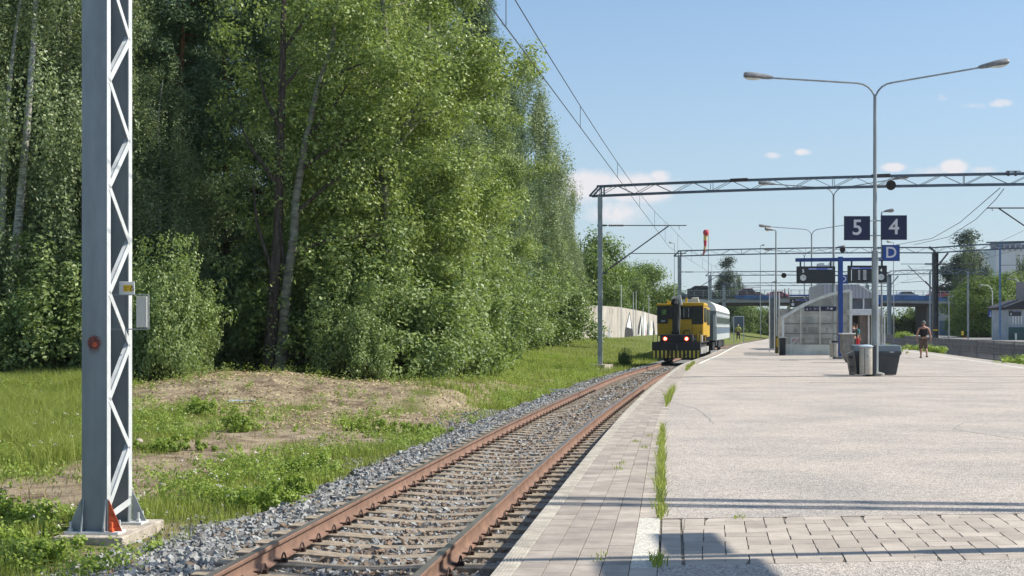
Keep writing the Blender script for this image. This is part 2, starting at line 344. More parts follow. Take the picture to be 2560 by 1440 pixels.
# ---------------------------------------------------------------- sleepers, clips, rails
m_conc = mat('sleeper_concrete', (.31, .25, .185), .9, var=.25, scale=9, bump=.4, bscale=60, stretch=(1, 1, 1))
m_clip = mat('rusty_clip_steel', (.055, .028, .020), .75, var=.3, scale=30)
m_rust = mat('rail_rust', (.21, .122, .086), .85, var=.18, scale=3.5, bump=.15, bscale=80)
m_railtop = mat('rail_running_surface', (.27, .235, .20), .38, metal=.6, var=.15, scale=1.2, stretch=(6, .3, 1))
def sleeper_mesh():
    b = MB(); n = 14
    for i in range(n + 1):
        u = -1.3 + 2.6 * i / n; dip = .035 * max(0, 1 - (abs(u) / .62) ** 2); wt = .13 - .02 * (abs(u) < .5)
        b.v += [(u, -wt - .02, -.16), (u, -wt, -dip), (u, wt, -dip), (u, wt + .02, -.16)]
    for i in range(n):
        for j in range(3): b.f.append((i * 4 + j, i * 4 + j + 1, i * 4 + 4 + j + 1, i * 4 + 4 + j))
    b.f += [(0, 1, 2, 3), tuple(n * 4 + j for j in (3, 2, 1, 0))]
    return b
def clip_mb(u, s):      # bent spring clip, arching beside the rail foot
    b = MB(); x0 = u + s * .085
    arc = [(x0 + s * .02, -.075 + 0.15 * (i / 8), .02 + .062 * math.sin(math.pi * i / 8)) for i in range(9)]
    b.tube([(x0 - s * .045, -.085, .028)] + arc, .0085, 5)
    b.box((x0 + s * .025, 0, .012), (.055, .055, .045)); b.box((x0 - s * .012, -.07, .02), (.05, .03, .02))
    return b
s0 = empty('sleeper', (0, 0, 0), 'concrete sleeper carrying both rails', 'sleeper')
sleeper_mesh().build('beam', m_conc, s0, bevel=.006)
clips = [clip_mb(u, s).build('rail_clip', m_clip, s0, smooth=True) for u in (-.797, .797) for s in (-1, 1)]
far_s = empty('sleeper', (0, 0, 0), 'x', 'sleeper')
o = s0.children[0].copy(); col.objects.link(o); o.parent = far_s
yv = []; k = 0
y = 5 + SLEEP / 2 - SLEEP / 2
y = 8.05
yc = []
yy0 = 5.0
while yy0 < 80: yc.append(yy0); yy0 += SLEEP
yc = [q for q in yc if q > 8.5]
for i, q in enumerate(yc):
    src = s0 if q < 48 else far_s
    c = copy_tree(src)
    c.location = (float(track_x(q)), q, -.592); c.rotation_euler = (0, 0, -math.atan(head(q)) + rnd.uniform(-.012, .012))
    c['group'] = 'concrete sleepers under the platform 5 track'
    c['label'] = 'pale concrete sleeper with rusty clips, under the two rusty rails' if q < 48 else 'distant concrete sleeper half sunk in ballast before the train'
for r_ in (s0, far_s):
    for ch in list(r_.children): bpy.data.objects.remove(ch)
    bpy.data.objects.remove(r_)
def rail_profile():
    return [(-.075, 0), (-.075, .012), (-.02, .03), (-.009, .045), (-.009, .125), (-.036, .136), (-.036, .160), (-.028, .168),
            (.028, .168), (.036, .160), (.036, .136), (.009, .125), (.009, .045), (.02, .03), (.075, .012), (.075, 0)]
def rail(name, fx, off, y0, y1, label, top_only=None, zt=RAIL_Z):
    ys = np.concatenate([np.arange(y0, min(y1, 90), 1.5), np.arange(90, y1, 6)]) if y1 > 90 else np.arange(y0, y1 + .1, 1.5)
    root = empty(name, (float(fx(y0)), y0, zt - .172), label, 'rail', 'rails of the station tracks')
    pr = rail_profile(); k = len(pr); b = MB(); tb = MB()
    for y in ys:
        a = math.atan(float(fx(y + .5) - fx(y - .5))); ca, sa = math.cos(a), math.sin(a)
        for (u, z) in pr: b.v.append((float(fx(y)) + (off + u) * ca, y - (off + u) * sa, zt - .172 + z))
        for (u, z) in ((-.031, .1715), (.031, .1715)): tb.v.append((float(fx(y)) + (off + u) * ca, y - (off + u) * sa, zt - .172 + z))
    for i in range(len(ys) - 1):
        for j in range(k - 1): b.f.append((i * k + j, i * k + j + 1, (i + 1) * k + j + 1, (i + 1) * k + j))
        tb.f.append((2 * i, 2 * i + 1, 2 * i + 3, 2 * i + 2))
    b.local(root.location).build('rail_body', m_rust, root, smooth=True); tb.local(root.location).build('running_surface', m_railtop, root)
rail('rail', track_x, -.797, 6, 300, 'rusty rail of the platform 5 track on the side of the trees')
rail('rail', track_x, .797, 6, 300, 'rusty rail of the platform 5 track closest to the platform edge')
t4 = lambda y: edge_r(y) + 1.75
t3 = lambda y: edge_r(y) + 8.6
rail('rail', t4, -.797, 50, 260, 'rail just beyond the platform edge where the man walks')
rail('rail', t4, .797, 50, 260, 'rail at the foot of the dark trackside fence')
rail('rail', t3, -.797, 60, 260, 'rail behind the dark fence, its nearer one')
rail('rail', t3, .797, 60, 260, 'rail behind the dark fence, its farther one')
v = [];  ysb = np.concatenate([np.arange(20, 90, 3.0), np.arange(90, 420, 8.0)])
for y in ysb: v += [(float(edge_r(y)) + .1, y, -.66), (float(edge_r(y)) + 13, y, -.66)]
struct(MB().add(v, [(2 * i, 2 * i + 1, 2 * i + 3, 2 * i + 2) for i in range(len(ysb) - 1)]).build('trackbed', m_bed))

# ---------------------------------------------------------------- platform
def asphalt():
    m = bpy.data.materials.new('stone_chip_asphalt'); m.use_nodes = True; t = m.node_tree; b = t.nodes['Principled BSDF']; b.inputs['Roughness'].default_value = .92; b.inputs['Specular IOR Level'].default_value = .2
    co = N(t, 'ShaderNodeTexCoord')
    vo = N(t, 'ShaderNodeTexVoronoi'); vo.inputs['Scale'].default_value = 85; L(t, co.outputs['Object'], vo.inputs['Vector'])
    rp = N(t, 'ShaderNodeValToRGB'); rp.color_ramp.interpolation = 'LINEAR'; e = rp.color_ramp.elements
    e[0].position = 0; e[0].color = (.19, .175, .155, 1); e[1].position = 1; e[1].color = (.70, .65, .57, 1); x = e.new(.25); x.color = (.405, .368, .335, 1); x = e.new(.7); x.color = (.51, .468, .425, 1)
    sp = N(t, 'ShaderNodeSeparateColor'); L(t, vo.outputs['Color'], sp.inputs[0]); L(t, sp.outputs[0], rp.inputs[0])
    no = N(t, 'ShaderNodeTexNoise'); no.inputs['Scale'].default_value = .55; no.inputs['Detail'].default_value = 7; no.inputs['Roughness'].default_value = .62; L(t, co.outputs['Object'], no.inputs['Vector'])
    r2 = N(t, 'ShaderNodeValToRGB'); e = r2.color_ramp.elements; e[0].position = .36; e[0].color = (.80, .79, .80, 1); e[1].position = .62; e[1].color = (1.04, 1.0, .97, 1); L(t, no.outputs[0], r2.inputs[0])
    mu = N(t, 'ShaderNodeMix', data_type='RGBA', blend_type='MULTIPLY'); mu.inputs['Factor'].default_value = 1; L(t, rp.outputs[0], mu.inputs[6]); L(t, r2.outputs[0], mu.inputs[7])
    n3 = N(t, 'ShaderNodeTexNoise'); n3.inputs['Scale'].default_value = 9; n3.inputs['Detail'].default_value = 5; L(t, co.outputs['Object'], n3.inputs['Vector'])
    r3 = N(t, 'ShaderNodeValToRGB'); e = r3.color_ramp.elements; e[0].position = .3; e[0].color = (.86, .86, .87, 1); e[1].position = .6; L(t, n3.outputs[0], r3.inputs[0])
    m2 = N(t, 'ShaderNodeMix', data_type='RGBA', blend_type='MULTIPLY'); m2.inputs['Factor'].default_value = 1; L(t, mu.outputs[2], m2.inputs[6]); L(t, r3.outputs[0], m2.inputs[7])
    L(t, m2.outputs[2], b.inputs['Base Color'])
    bp = N(t, 'ShaderNodeBump'); bp.inputs['Strength'].default_value = .75; bp.inputs['Distance'].default_value = .008; L(t, vo.outputs['Distance'], bp.inputs['Height']); L(t, bp.outputs[0], b.inputs['Normal'])
    return m
m_asph = asphalt()
m_jfill = mat('joint_sand', (.17, .145, .11), .95, var=.4, scale=20)
m_pconc = mat('platform_wall_concrete', (.16, .15, .135), .95, var=.3, scale=3)
ys = np.concatenate([np.arange(4, 60, 1.0), np.arange(60, 330, 4.0)])
el = lambda y, o=0.0: float(track_x(y)) + (1.70 + o) / math.cos(math.atan(head(y)))
# body of the platform, one closed slab (joint bed at -0.02) and the asphalt sheet with its own thickness
def slab(name, ys, fl, fr, z0, z1, m):
    b = MB(); n = len(ys)
    for y in ys: b.v += [(fl(y), y, z0), (fl(y), y, z1), (fr(y), y, z1), (fr(y), y, z0)]
    for i in range(n - 1):
        for j in range(4): b.f.append((i * 4 + j, i * 4 + (j + 1) % 4, (i + 1) * 4 + (j + 1) % 4, (i + 1) * 4 + j))
    b.f += [(0, 1, 2, 3), tuple((n - 1) * 4 + j for j in (3, 2, 1, 0))]
    return struct(b.build(name, m))
slab('platform_body', ys, lambda y: el(y, .05), lambda y: float(edge_r(y)) - .05, -1.0, -.016, m_jfill)
# cross strip of herringbone pavers: between these two lines
y_top = lambda x: 11.43 + .11 * (x - 1.13)
y_bot = lambda x: 9.17 + .11 * (x - .85)
Lw = lambda y: el(y, float(W(y)))
def poly_sheet(name, ysa, fl, fr, m, z=0.0):   # asphalt field, 16 mm thick
    return slab(name, ysa, fl, fr, -.0155, z, m)
def inv_line(fn, y):   # x where line y=fn(x) crosses y
    return (y - fn(0)) / .11
# asphalt beyond the strip (starts on the slanted line) and before it
xr = lambda y: float(edge_r(y)) - .35
b = MB(); x0 = 1.11; pts_t = []
ysf = np.concatenate([np.arange(14, 60, 1.0), np.arange(60, 330, 4.0)])
xs_c = np.linspace(0, 1, 15)
def field(name, near, far_rows):
    b = MB(); rows = [near] + far_rows; nx = len(near)
    for r in rows: b.v += [(p[0], p[1], 0.0) for p in r]
    for i in range(len(rows) - 1):
        for j in range(nx - 1): b.f.append((i * nx + j, i * nx + j + 1, (i + 1) * nx + j + 1, (i + 1) * nx + j))
    return struct(b.build(name, m_asph))
near = []
xa = Lw(11.4); xb = 12.4
near = [(xa + (xb - xa) * t, y_top(xa + (xb - xa) * t)) for t in xs_c]
rows = [[(Lw(q) + (xr(q) - Lw(q)) * t, q) for t in xs_c] for q in ysf]
D1, D2 = 40.6, 42.1      # thin paver band crossing the platform further on, then a drain line
rows_a = [r for r in rows if r[0][1] < D1 - .2]; rows_a.append([(Lw(D1) + (xr(D1) - Lw(D1)) * t, D1) for t in xs_c])
field('platform', near, rows_a)
rows_b = [[(Lw(q) + (xr(q) - Lw(q)) * t, q) for t in xs_c] for q in [D1 + .42] + [float(q) for q in ysf if q > D1 + .8]]
field('platform', rows_b[0], rows_b[1:])
xa = Lw(9.2); nearrow = [(Lw(4) + (9 - Lw(4)) * t, 4.0) for t in xs_c]
field('platform', nearrow, [[(xa + (11.2 - xa) * t, y_bot(xa + (11.2 - xa) * t)) for t in xs_c]])
# pavers as real bricks
m_brick = mat('pinkish_pavers', (.42, .362, .308), .9, var=.12, scale=3.0, bump=.35, bscale=90, var2=.28)
m_brickd = mat('greyish_edge_pavers', (.365, .315, .27), .9, var=.14, scale=3.0, bump=.35, bscale=90, var2=.30)
m_white = mat('white_painted_pavers', (.66, .62, .54), .9, var=.22, scale=26, bump=.8, bscale=60, var2=.1)
m_cop = mat('ribbed_coping_concrete', (.44, .40, .34), .9, var=.2, scale=5, bump=.25, bscale=90, var2=.12)
def bricks(name, quads, m, gap=.0026, h=.016, cat=None):   # quads: 4 ground corners (x,y) ccw
    v, f, at = [], [], []
    for q in quads:
        c = np.mean(q, axis=0); r = rnd.random(); o = len(v); dz = rnd.uniform(-.0015, .0015)
        def ins(p, g): d = np.array(p) - c; l = np.linalg.norm(d); return c + d * max(0, 1 - g * 1.5 / l)
        for p in q: a = ins(p, gap); v.append((a[0], a[1], -.0158))
        for p in q: a = ins(p, gap); v.append((a[0], a[1], -.004 + dz))
        for p in q: a = ins(p, gap + .0028); v.append((a[0], a[1], .0 + dz))
        at += [r] * 12
        for k in range(4):
            k2 = (k + 1) % 4; f += [(o + k, o + k2, o + 4 + k2, o + 4 + k), (o + 4 + k, o + 4 + k2, o + 8 + k2, o + 8 + k)]
        f.append((o + 8, o + 9, o + 10, o + 11))
    return struct(npmesh(name, np.array(v), np.array(f), m, attr=np.array(at)))
# edge: coping then four paver rows, then a white/pale row only around the cross strip
def edge_rows():
    cop, rws, wh, last = [], [], [], []
    y = 7.0; i = 0
    while y < 100:
        st = 1.0; e = [(el(a, -.0), el(a, .13)) for a in (y, y + st)]
        cop.append([(e[0][0], y), (e[0][1], y), (e[1][1], y + st), (e[1][0], y + st)]); y += st
    for r in range(5):
        y = 7.0 + (r % 2) * .14
        while y < (100 if r < 4 else 60):
            ln = .30 if rnd.random() > .1 else .2
            def X(a, k):
                w_ = float(W(a)); fr = (w_ - .13) / 5
                return el(a, .13 + fr * k)
            q = [(X(y, r), y), (X(y, r + 1), y), (X(y + ln, r + 1), y + ln), (X(y + ln, r), y + ln)]
            if r < 4: rws.append(q)
            elif 9.1 < y < 11.35: wh.append(q)
            else: last.append(q)
            y += ln
    return cop, rws, wh, last
cop, rws, wh, last = edge_rows()
bricks('platform_coping', cop, m_cop, gap=.0025)
bricks('platform_edge_paving', rws, m_brickd)
bricks('platform_edge_paving', last, m_brick)
bricks('platform_white_paving', wh, m_white, gap=.002)
b = MB(); xs_j = np.linspace(float(Lw(10.3)) + .0, 12.2, 12)
for x in xs_j: b.v += [(x, y_bot(x) + .005, -.0065), (x, y_top(x) - .005, -.0065)]
b.f = [(2 * i, 2 * i + 1, 2 * i + 3, 2 * i + 2) for i in range(11)]; struct(b.build('platform_joint_sand', m_jfill))
# grooves of the ribbed coping
b = MB()
for k in range(5):
    o0 = .022 + k * .021; yk = np.arange(7, 40, 1.0)
    n0 = len(b.v)
    for q in yk: b.v += [(el(q, o0), q, .0035), (el(q, o0 + .009), q, .0035), (el(q, o0 + .009), q, -.004), (el(q, o0), q, -.004)]
    for i in range(len(yk) - 1):
        for j in range(4): b.f.append((n0 + i * 4 + j, n0 + i * 4 + (j + 1) % 4, n0 + (i + 1) * 4 + (j + 1) % 4, n0 + (i + 1) * 4 + j))
struct(b.build('platform_coping_ribs', m_cop))
# platform side wall slightly behind the coping
struct(slab('platform_side', ys, lambda y: el(y, .03), lambda y: el(y, .10), -.98, -.0165, m_pconc)) if False else None
# herringbone in the cross strip, in its own slanted frame
def herring():
    ux, uy = .157, .205; quads = []
    org = np.array([Lw(11.4), 0]); ex = np.array([1, .11]); ey = np.array([.14, 1.0])
    base = np.array([Lw(10.3) - .0, y_bot(Lw(10.3))])
    def W2(a, b_):   # a along the strip in units, b across
        p = base + ex * (a * ux) + ey * (b_ * uy); return p
    for i in range(-30, 90):
        for j in range(-6, 30):
            k = (i - j) % 4
            if k == 0: c = [(i, j), (i + 2, j), (i + 2, j + 1), (i, j + 1)]
            elif k == 3 : c = [(i, j - 0), (i + 1, j), (i + 1, j + 2), (i, j + 2)]
            else: continue
            pp = [W2(*q) for q in c]
            cl = []
            for p in pp:
                yb, yt = y_bot(p[0]) + .012, y_top(p[0]) - .012
                yy = min(max(p[1], yb), yt); xl = Lw(yy) + .012
                if j >= 0 and p[0] < xl + .157: pass
                cl.append((max(p[0], xl + .157), yy))
            a = np.array(cl); area = .5 * abs(np.dot(a[:, 0], np.roll(a[:, 1], 1)) - np.dot(a[:, 1], np.roll(a[:, 0], 1)))
            if area > .0012 and a[:, 0].max() < 11.3: quads.append(cl)
    for r in range(60):     # straight course along the left border
        yb = 9.2 + r * .2
        if yb + .2 < y_top(Lw(yb)) - .02 and yb > y_bot(Lw(yb)): quads.append([(Lw(yb) + .012, yb), (Lw(yb) + .155, yb), (Lw(yb + .2) + .155, yb + .2), (Lw(yb + .2) + .012, yb + .2)])
    return quads
bricks('platform_cross_paving', herring(), m_brick, gap=.0042)
q2 = []
for r in range(2):
    x = Lw(D1) + .02 + r * .08
    while x < xr(D1) - .2:
        q2.append([(x, D1 + .01 + r * .2), (x + .157, D1 + .01 + r * .2), (x + .157, D1 + .21 + r * .2), (x, D1 + .21 + r * .2)]); x += .157
bricks('platform_cross_paving', q2, m_brick)
m_dark = mat('dark_drain_slot', (.05, .05, .05), .9)
b = MB()
for (ya, x1, x2) in ((44.3, 5.1, 17), (66, 9.6, 22), (39.3, 8, 17.5)):
    b.box(((x1 + x2) / 2, ya, .001), (x2 - x1, .035, .006))
struct(b.build('platform_drain_slots', m_dark))
b = MB()
for pts_ in (((14.9, 52), (16.2, 46), (17.0, 40)), ((15.6, 56), (18.2, 47), (19.5, 41)), ((4.2, 24.5), (6.0, 25.3), (7.4, 25.0), (9.5, 25.8)), ((3.0, 31), (3.4, 27), (3.1, 22)), ((6.2, 17.4), (6.8, 19.2), (6.5, 21.5), (7.1, 23))):
    pp = []
    for (xa_, ya_), (xb_2, yb_2) in zip(pts_[:-1], pts_[1:]):
        for k in range(8): t = k / 8; pp.append((xa_ + (xb_2 - xa_) * t + rnd.uniform(-.03, .03), ya_ + (yb_2 - ya_) * t + rnd.uniform(-.03, .03)))
    for q0, q1 in zip(pp[:-1], pp[1:]): w_c = .006 + .0003 * q0[1]; b.add([(q0[0] - w_c, q0[1], .002), (q0[0] + w_c, q0[1], .002), (q1[0] + w_c, q1[1], .002), (q1[0] - w_c, q1[1], .002)], [(0, 1, 2, 3)])
struct(b.build('platform_cracks', mat('crack_sealant', (.27, .25, .23), .9)))
b = MB()
for (xa_, ya_, xb_, yb_) in ((9.5, 70, 10.9, 71),): b.box((12.6, 66.5, .002), (.8, .5, .006))
struct(b.build('platform_drain_cover', m_dark))
# pale safety line down the far part of the platform edge, and along the right edge
m_line = mat('pale_line_paint', (.72, .71, .64), .8, var=.1, scale=8)
def pline(ysl, f0, wd):
    b = MB()
    for q in ysl: b.v += [(f0(q), q, .004), (f0(q) + wd, q, .004)]
    b.f = [(2 * i, 2 * i + 1, 2 * i + 3, 2 * i + 2) for i in range(len(ysl) - 1)]
    return struct(b.build('safety_line_marking', m_line))
pline(np.arange(60, 300, 4.0), lambda q: el(q, float(W(q)) + .03), .14)
pline(np.arange(30, 300, 4.0), lambda q: float(edge_r(q)) - 1.0, .12)
b = MB()
for q in ysf: b.v += [(xr(q) + .001, q, .002), (float(edge_r(q)), q, .002), (float(edge_r(q)), q, -.12)]
b.f = [(3 * i + j, 3 * i + j + 1, 3 * i + j + 4, 3 * i + j + 3) for i in range(len(ysf) - 1) for j in range(2)]
struct(b.build('platform_coping', m_cop))
# second platform far right beyond the tracks
b = MB(); ysq = np.arange(100, 330, 6.0)
for q in ysq: b.v += [(float(edge_r(q)) + 12.5, q, -.9), (float(edge_r(q)) + 12.5, q, -.02), (float(edge_r(q)) + 34, q, -.02), (float(edge_r(q)) + 34, q, -.9)]
for i in range(len(ysq) - 1):
    for j in range(3): b.f.append((i * 4 + j, i * 4 + j + 1, (i + 1) * 4 + j + 1, (i + 1) * 4 + j))
struct(b.build('platform', mat('far_platform_asphalt', (.22, .21, .20), .9, var=.2, scale=1)))
b = MB()
for q in np.arange(104, 300, 1.6): x = float(edge_r(q)) + 12.6; b.box((x, q, -.005), (.5, .9, .04), rz=-.2)
struct(b.build('edge_blocks_marking', m_line))

# ---------------------------------------------------------------- catenary portals
m_galv = mat('galvanised_steel', (.34, .37, .385), .55, metal=.25, var=.16, scale=2.2)
m_galvb = mat('galvanised_steel_bright', (.60, .62, .62), .55, metal=.15, var=.10, scale=4)
m_truss = mat('blue_grey_painted_truss', (.115, .15, .20), .5, metal=.2, var=.15, scale=3)
m_wire = mat('wire_metal', (.07, .075, .08), .5, metal=.5)
m_ins = mat('dark_insulator', (.055, .04, .045), .35, var=.1)
m_found = mat('foundation_concrete', (.46, .40, .33), .95, var=.25, scale=5, bump=.6, bscale=30)
m_orange = mat('orange_marking_paint', (.75, .13, .04), .7, var=.25, scale=14)
m_redspray = mat('red_spray_paint', (.25, .07, .055), .8, var=.3, scale=30)
m_wht = mat('white_plate', (.78, .77, .74), .5, var=.05)
m_yel = mat('yellow_sign_plate', (.80, .50, .03), .5, var=.05)
m_blk = mat('black_paint', (.012, .012, .013), .5, var=.1)
def mast_channel_pair(b, lat, base, rz, h, wch, sep, fl, th=.012):
    """two channels facing each other along the track, wch wide across it, sep apart along it"""
    M = Matrix.Rotation(rz, 3, 'Z'); base = Vector(base)
    T = lambda x, y, z: base + M @ Vector((x, y, z))
    for s in (0, 1):
        y0 = 0 if s == 0 else sep; yi = fl if s == 0 else sep - fl
        b.box(T(wch / 2, y0 + (th / 2 if s == 0 else -th / 2), h / 2), (wch, th, h), rz)
        for xx in (th / 2, wch - th / 2):
            ya, yb = (th, fl) if s == 0 else (sep - fl, sep - th)
            b.box(T(xx, (ya + yb) / 2, h / 2), (th, yb - ya, h), rz)
    # lattice on both faces
    nseg = max(4, int(h / .56)); dz = (h - .30) / nseg
    for k in range(nseg):
        for xx, flip in ((wch + .003, 0), (-.003, 1)):
            za, zb = .28 + k * dz, .28 + (k + 1) * dz
            ya, yb = (fl * .6, sep - fl * .6)
            if (k + flip) % 2: ya, yb = yb, ya
            lat.bar(T(xx, ya, za), T(xx, yb, zb), .07, .008, up=M @ Vector((1, 0, 0)))
            if k % 2 == 0 and not flip: lat.bar(T(xx - .03, ya - .0, za + .03), T(xx - .03, yb, zb + .03), .008, .05, up=M @ Vector((1, 0, 0)))
    for xx in (wch + .003, -.003): lat.bar(T(xx, fl * .5, .17), T(xx, sep - fl * .5, .25), .07, .008, up=M @ Vector((1, 0, 0)))
def truss(b, lat, a, c, depth, width, bow=.12, nseg=None, r=.05):
    a = Vector(a); c = Vector(c); d = c - a; Ln = d.length; dn = d.normalized(); sd_ = Vector((-dn.y, dn.x, 0)) * width / 2
    nseg = nseg or int(Ln / 1.0)
    p = lambda t, s, z: a + d * t + sd_ * s + Vector((0, 0, z + bow * 4 * t * (1 - t)))
    K = 12
    for s in (-1, 1):
        for z in (0, depth):
            for i in range(K): b.bar(p(i / K, s, z), p((i + 1) / K + .0005, s, z), r * 1.5, r * 1.9)
        for i in range(nseg):
            t0, t1 = i / nseg, (i + 1) / nseg
            if i % 2 == 0: lat.bar(p(t0, s, 0), p(t1, s, depth), .028)
            else: lat.bar(p(t0, s, depth), p(t1, s, 0), .028)
            if i % 6 == 0: lat.bar(p(t0, s, 0), p(t0, s, depth), .03)
    for i in range(0, nseg, 2):
        t0, t1 = i / nseg, (i + 1) / nseg
        for z in (0, depth): lat.bar(p(t0, -1, z), p(t1, 1, z), .02)
    return p
def cantilever(root, base, rz, z_top, z_bot, u_m, u_c, zc, out=1):
    """insulated bracket arm: base point on the mast, reach to the messenger (u_m) and contact wire (u_c)"""
    M = Matrix.Rotation(rz, 3, 'Z'); base = Vector(base); T = lambda x, z: base + M @ Vector((x * out, 0, 0)) + Vector((0, 0, z - base.z))
    b = MB(); ins = MB()
    b.tube([T(.05, z_top), T(.35, z_top)], .018, 6); b.tube([T(1.15, z_top), T(u_m + .6, z_top)], .028, 6)
    ins.tube([T(.35, z_top)] + [T(.35 + .8 * i / 16, z_top) for i in range(1, 17)], [.03 + .035 * (i % 2) for i in range(17)], 8)
    q0, q1 = T(.05, z_bot), T(u_m - .35, z_top - .03)
    dq = q1 - q0
    b.tube([q0, q0 + dq * .1], .02, 6); b.tube([q0 + dq * .36, q1], .032, 6)
    ins.tube([q0 + dq * (.1 + .26 * i / 16) for i in range(17)], [.03 + .038 * (i % 2) for i in range(17)], 8)
    qm = q0 + dq * .42
    b.tube([qm, Vector((T(u_c + .7, zc + .02).x, T(u_c + .7, zc + .02).y, qm.z))], .024, 6)
    b.box(T(0, z_top), (.5, .34, .07), rz); b.box(T(0, z_bot), (.5, .34, .07), rz)
    b.tube([T(u_m + .2, z_top), T(u_m + .22, z_top - .22)], .012, 5); b.tube([T(u_c + .15, qm.z), T(u_c + .15, qm.z - .12)], .012, 5)
    o = b.local(root.location).build('cantilever_arm', m_wire, root); ins.local(root.location).build('insulator', m_ins, o, smooth=True)
    return
# portal 0: the mast in the left foreground, its truss passes overhead
def portal(mast_xy, zb, zt, other, label, rz, first=False, wch=.26, sep=.70, depth=.5, width=.42, arm=True, extra=None, ztr=None, name='catenary_portal', flw=.055):
    x, y = mast_xy; root = empty(name, (x, y, zb), label, 'portal', 'catenary portals over the tracks')
    b, lat = MB(), MB(); zt_low = (zt - depth)
    mast_channel_pair(b, lat, (x, y, zb), rz, zt_low - zb, wch, sep, flw)
    mo = b.local(root.location).build('mast', m_galv if not first else mat('shaded_mast_steel', (.26, .28, .295), .5, metal=.2, var=.13, scale=1.6, stretch=(2, 2, .5)), root)  # near mast: darker copy of the steel, its shade put into the colour
    lat.local(root.location).build('mast_lattice', m_galvb, mo)
    tb, tl = MB(), MB()
    p = truss(tb, tl, (x + wch * .2, y + sep / 2, zt_low), (other[0], other[1], zt_low + (other[2] if len(other) > 2 else 0)), depth, width)
    # pointed head at the mast
    for s in (-1, 1):
        q = p(0, s, 0); d = (p(.02, s, 0) - q).normalized()
        tb.bar(q - d * .42, q, .09); tb.bar(q - d * .42, q + Vector((0, 0, depth)) + d * .1, .08); tb.bar(q + d * .25, q + d * .25 + Vector((0, 0, depth)), .08)
    to = tb.local(root.location).build('truss', m_truss, root); tl.local(root.location).build('truss_lacing', m_galv, to)
    fb = MB(); M = Matrix.Rotation(rz, 3, 'Z')
    c = Vector((x, y, 0)) + M @ Vector((wch / 2, sep / 2, 0))
    return root, p, c
# foreground mast: seen from (205..333 px), base plate at y 1345
mrz = R(-3.5)
mx, my = P(204.5, 0, 15.0).x, 15.0
r0, p0, c0 = portal((mx, my), -.62, 8.95, (22.5, 12.2), 'tall grey lattice mast in the left foreground, on a concrete foot beside the ballast', mrz, first=True, wch=.262, sep=.80, flw=.115)
def lb(fn, name, m, parent=r0, **k):
    b = MB(); fn(b); return b.local(r0.location).build(name, m, parent, **k)
Mr = Matrix.Rotation(mrz, 3, 'Z'); T0 = lambda a, b_, c: Vector((mx, my, -.62)) + Mr @ Vector((a, b_, c))
def found(b): b.box(T0(.15, .45, -.09), (.72, 1.4, .18), mrz); b.box(T0(.15, .45, -.35), (.62, 1.3, .36), mrz)
lb(found, 'foundation', m_found, bevel=.012)
for ya_, yb_2 in ((-.001, .112), (.69, .801)):
    lb(lambda b: b.box(T0(.2632, (ya_ + yb_2) / 2, 4.6), (.0022, yb_2 - ya_, 8.6), mrz), 'sunlit_flange_plate', m_galvb)  # thin plates over the flanges, sunlit tone put into their colour
for yy in (.03, .78): lb(lambda b: b.box(T0(.13, yy, .015), (.56, .26, .028), mrz), 'base_plate', m_galvb)
for yy in (-.0, .80):
    for xx in (-.006, .268):
        sx = -1 if xx < 0 else 1
        lb(lambda b: b.prism([T0(xx, yy, .03), T0(xx + sx * .15, yy, .03), T0(xx, yy, .36)], Mr @ Vector((0, .012, 0))), 'gusset', m_galv)
for xx in (.015, .245): lb(lambda b: b.prism([T0(xx, -.001, .03), T0(xx, -.10, .03), T0(xx, -.001, .36)], Mr @ Vector((.012, 0, 0))), 'gusset', m_galv)
def gus2(b): b.prism([T0(.284, -.012, .03), T0(.425, -.012, .03), T0(.284, -.012, .36)], Mr @ Vector((0, .006, 0)))
lb(gus2, 'gusset', m_orange)['label'] = 'gusset sprayed with orange paint'
for xx, yy in ((.36, .10), (-.10, -.05), (.36, .72), (.36, .86), (-.10, .10)):
    lb(lambda b: b.lathe(T0(xx, yy, .028), [(.026, 0), (.026, .03), (.013, .032), (.013, .10)], 6), 'anchor_bolt', m_galvb)
ob = MB().lathe(T0(.335, -.07, .028), [(.028, 0), (.028, .035), (.017, .037), (.017, .10)], 6).local(r0.location).build('anchor_bolt', m_orange, r0)
# spray mark: a blotch with runs on the web and on the flange edge
def disc(c, r, n=22, wob=.1, nrm_y=-1, dep=.001):
    return [Vector((c[0] + r * (1 + rnd.uniform(-wob, wob)) * math.cos(2 * math.pi * i / n), c[1], c[2] + r * (1 + rnd.uniform(-wob, wob)) * math.sin(2 * math.pi * i / n))) for i in range(n)]
zs = P(0, 857, 15).z + .62
b = MB(); b.prism([T0(q.x, -.001, q.z) for q in disc((.128, 0, zs), .062, 40, .10)], Mr @ Vector((0, -.0012, 0)))
for i in range(230):
    a_ = rnd.uniform(0, 6.283); q_ = .06 + abs(rnd.gauss(0, .013)); r_ = rnd.uniform(.0012, .0035); cx_, cz_ = .128 + q_ * math.cos(a_), zs + q_ * math.sin(a_)
    b.prism([T0(cx_ + r_ * math.cos(t), -.001, cz_ + r_ * math.sin(t)) for t in (0, 1.05, 2.1, 3.14, 4.2, 5.24)], Mr @ Vector((0, -.001, 0)))
for i in range(9):
    xx = .08 + i * .012; b.prism([T0(xx, -.001, zs - .05), T0(xx + .006, -.001, zs - .05), T0(xx + .004, -.001, zs - .09 - rnd.uniform(0, .05))], Mr @ Vector((0, -.0012, 0)))
b.local(r0.location).build('spray_mark', m_redspray, r0)
b = MB(); b.prism([T0(q.x, -.0025, q.z) for q in disc((.137, 0, zs - .018), .026)], Mr @ Vector((0, -.0012, 0)))
b.prism([T0(.2625, .012, zs - .05), T0(.2625, .05, zs - .05), T0(.2625, .05, zs + .06), T0(.2625, .012, zs + .06)], Mr @ Vector((.0015, 0, 0)))
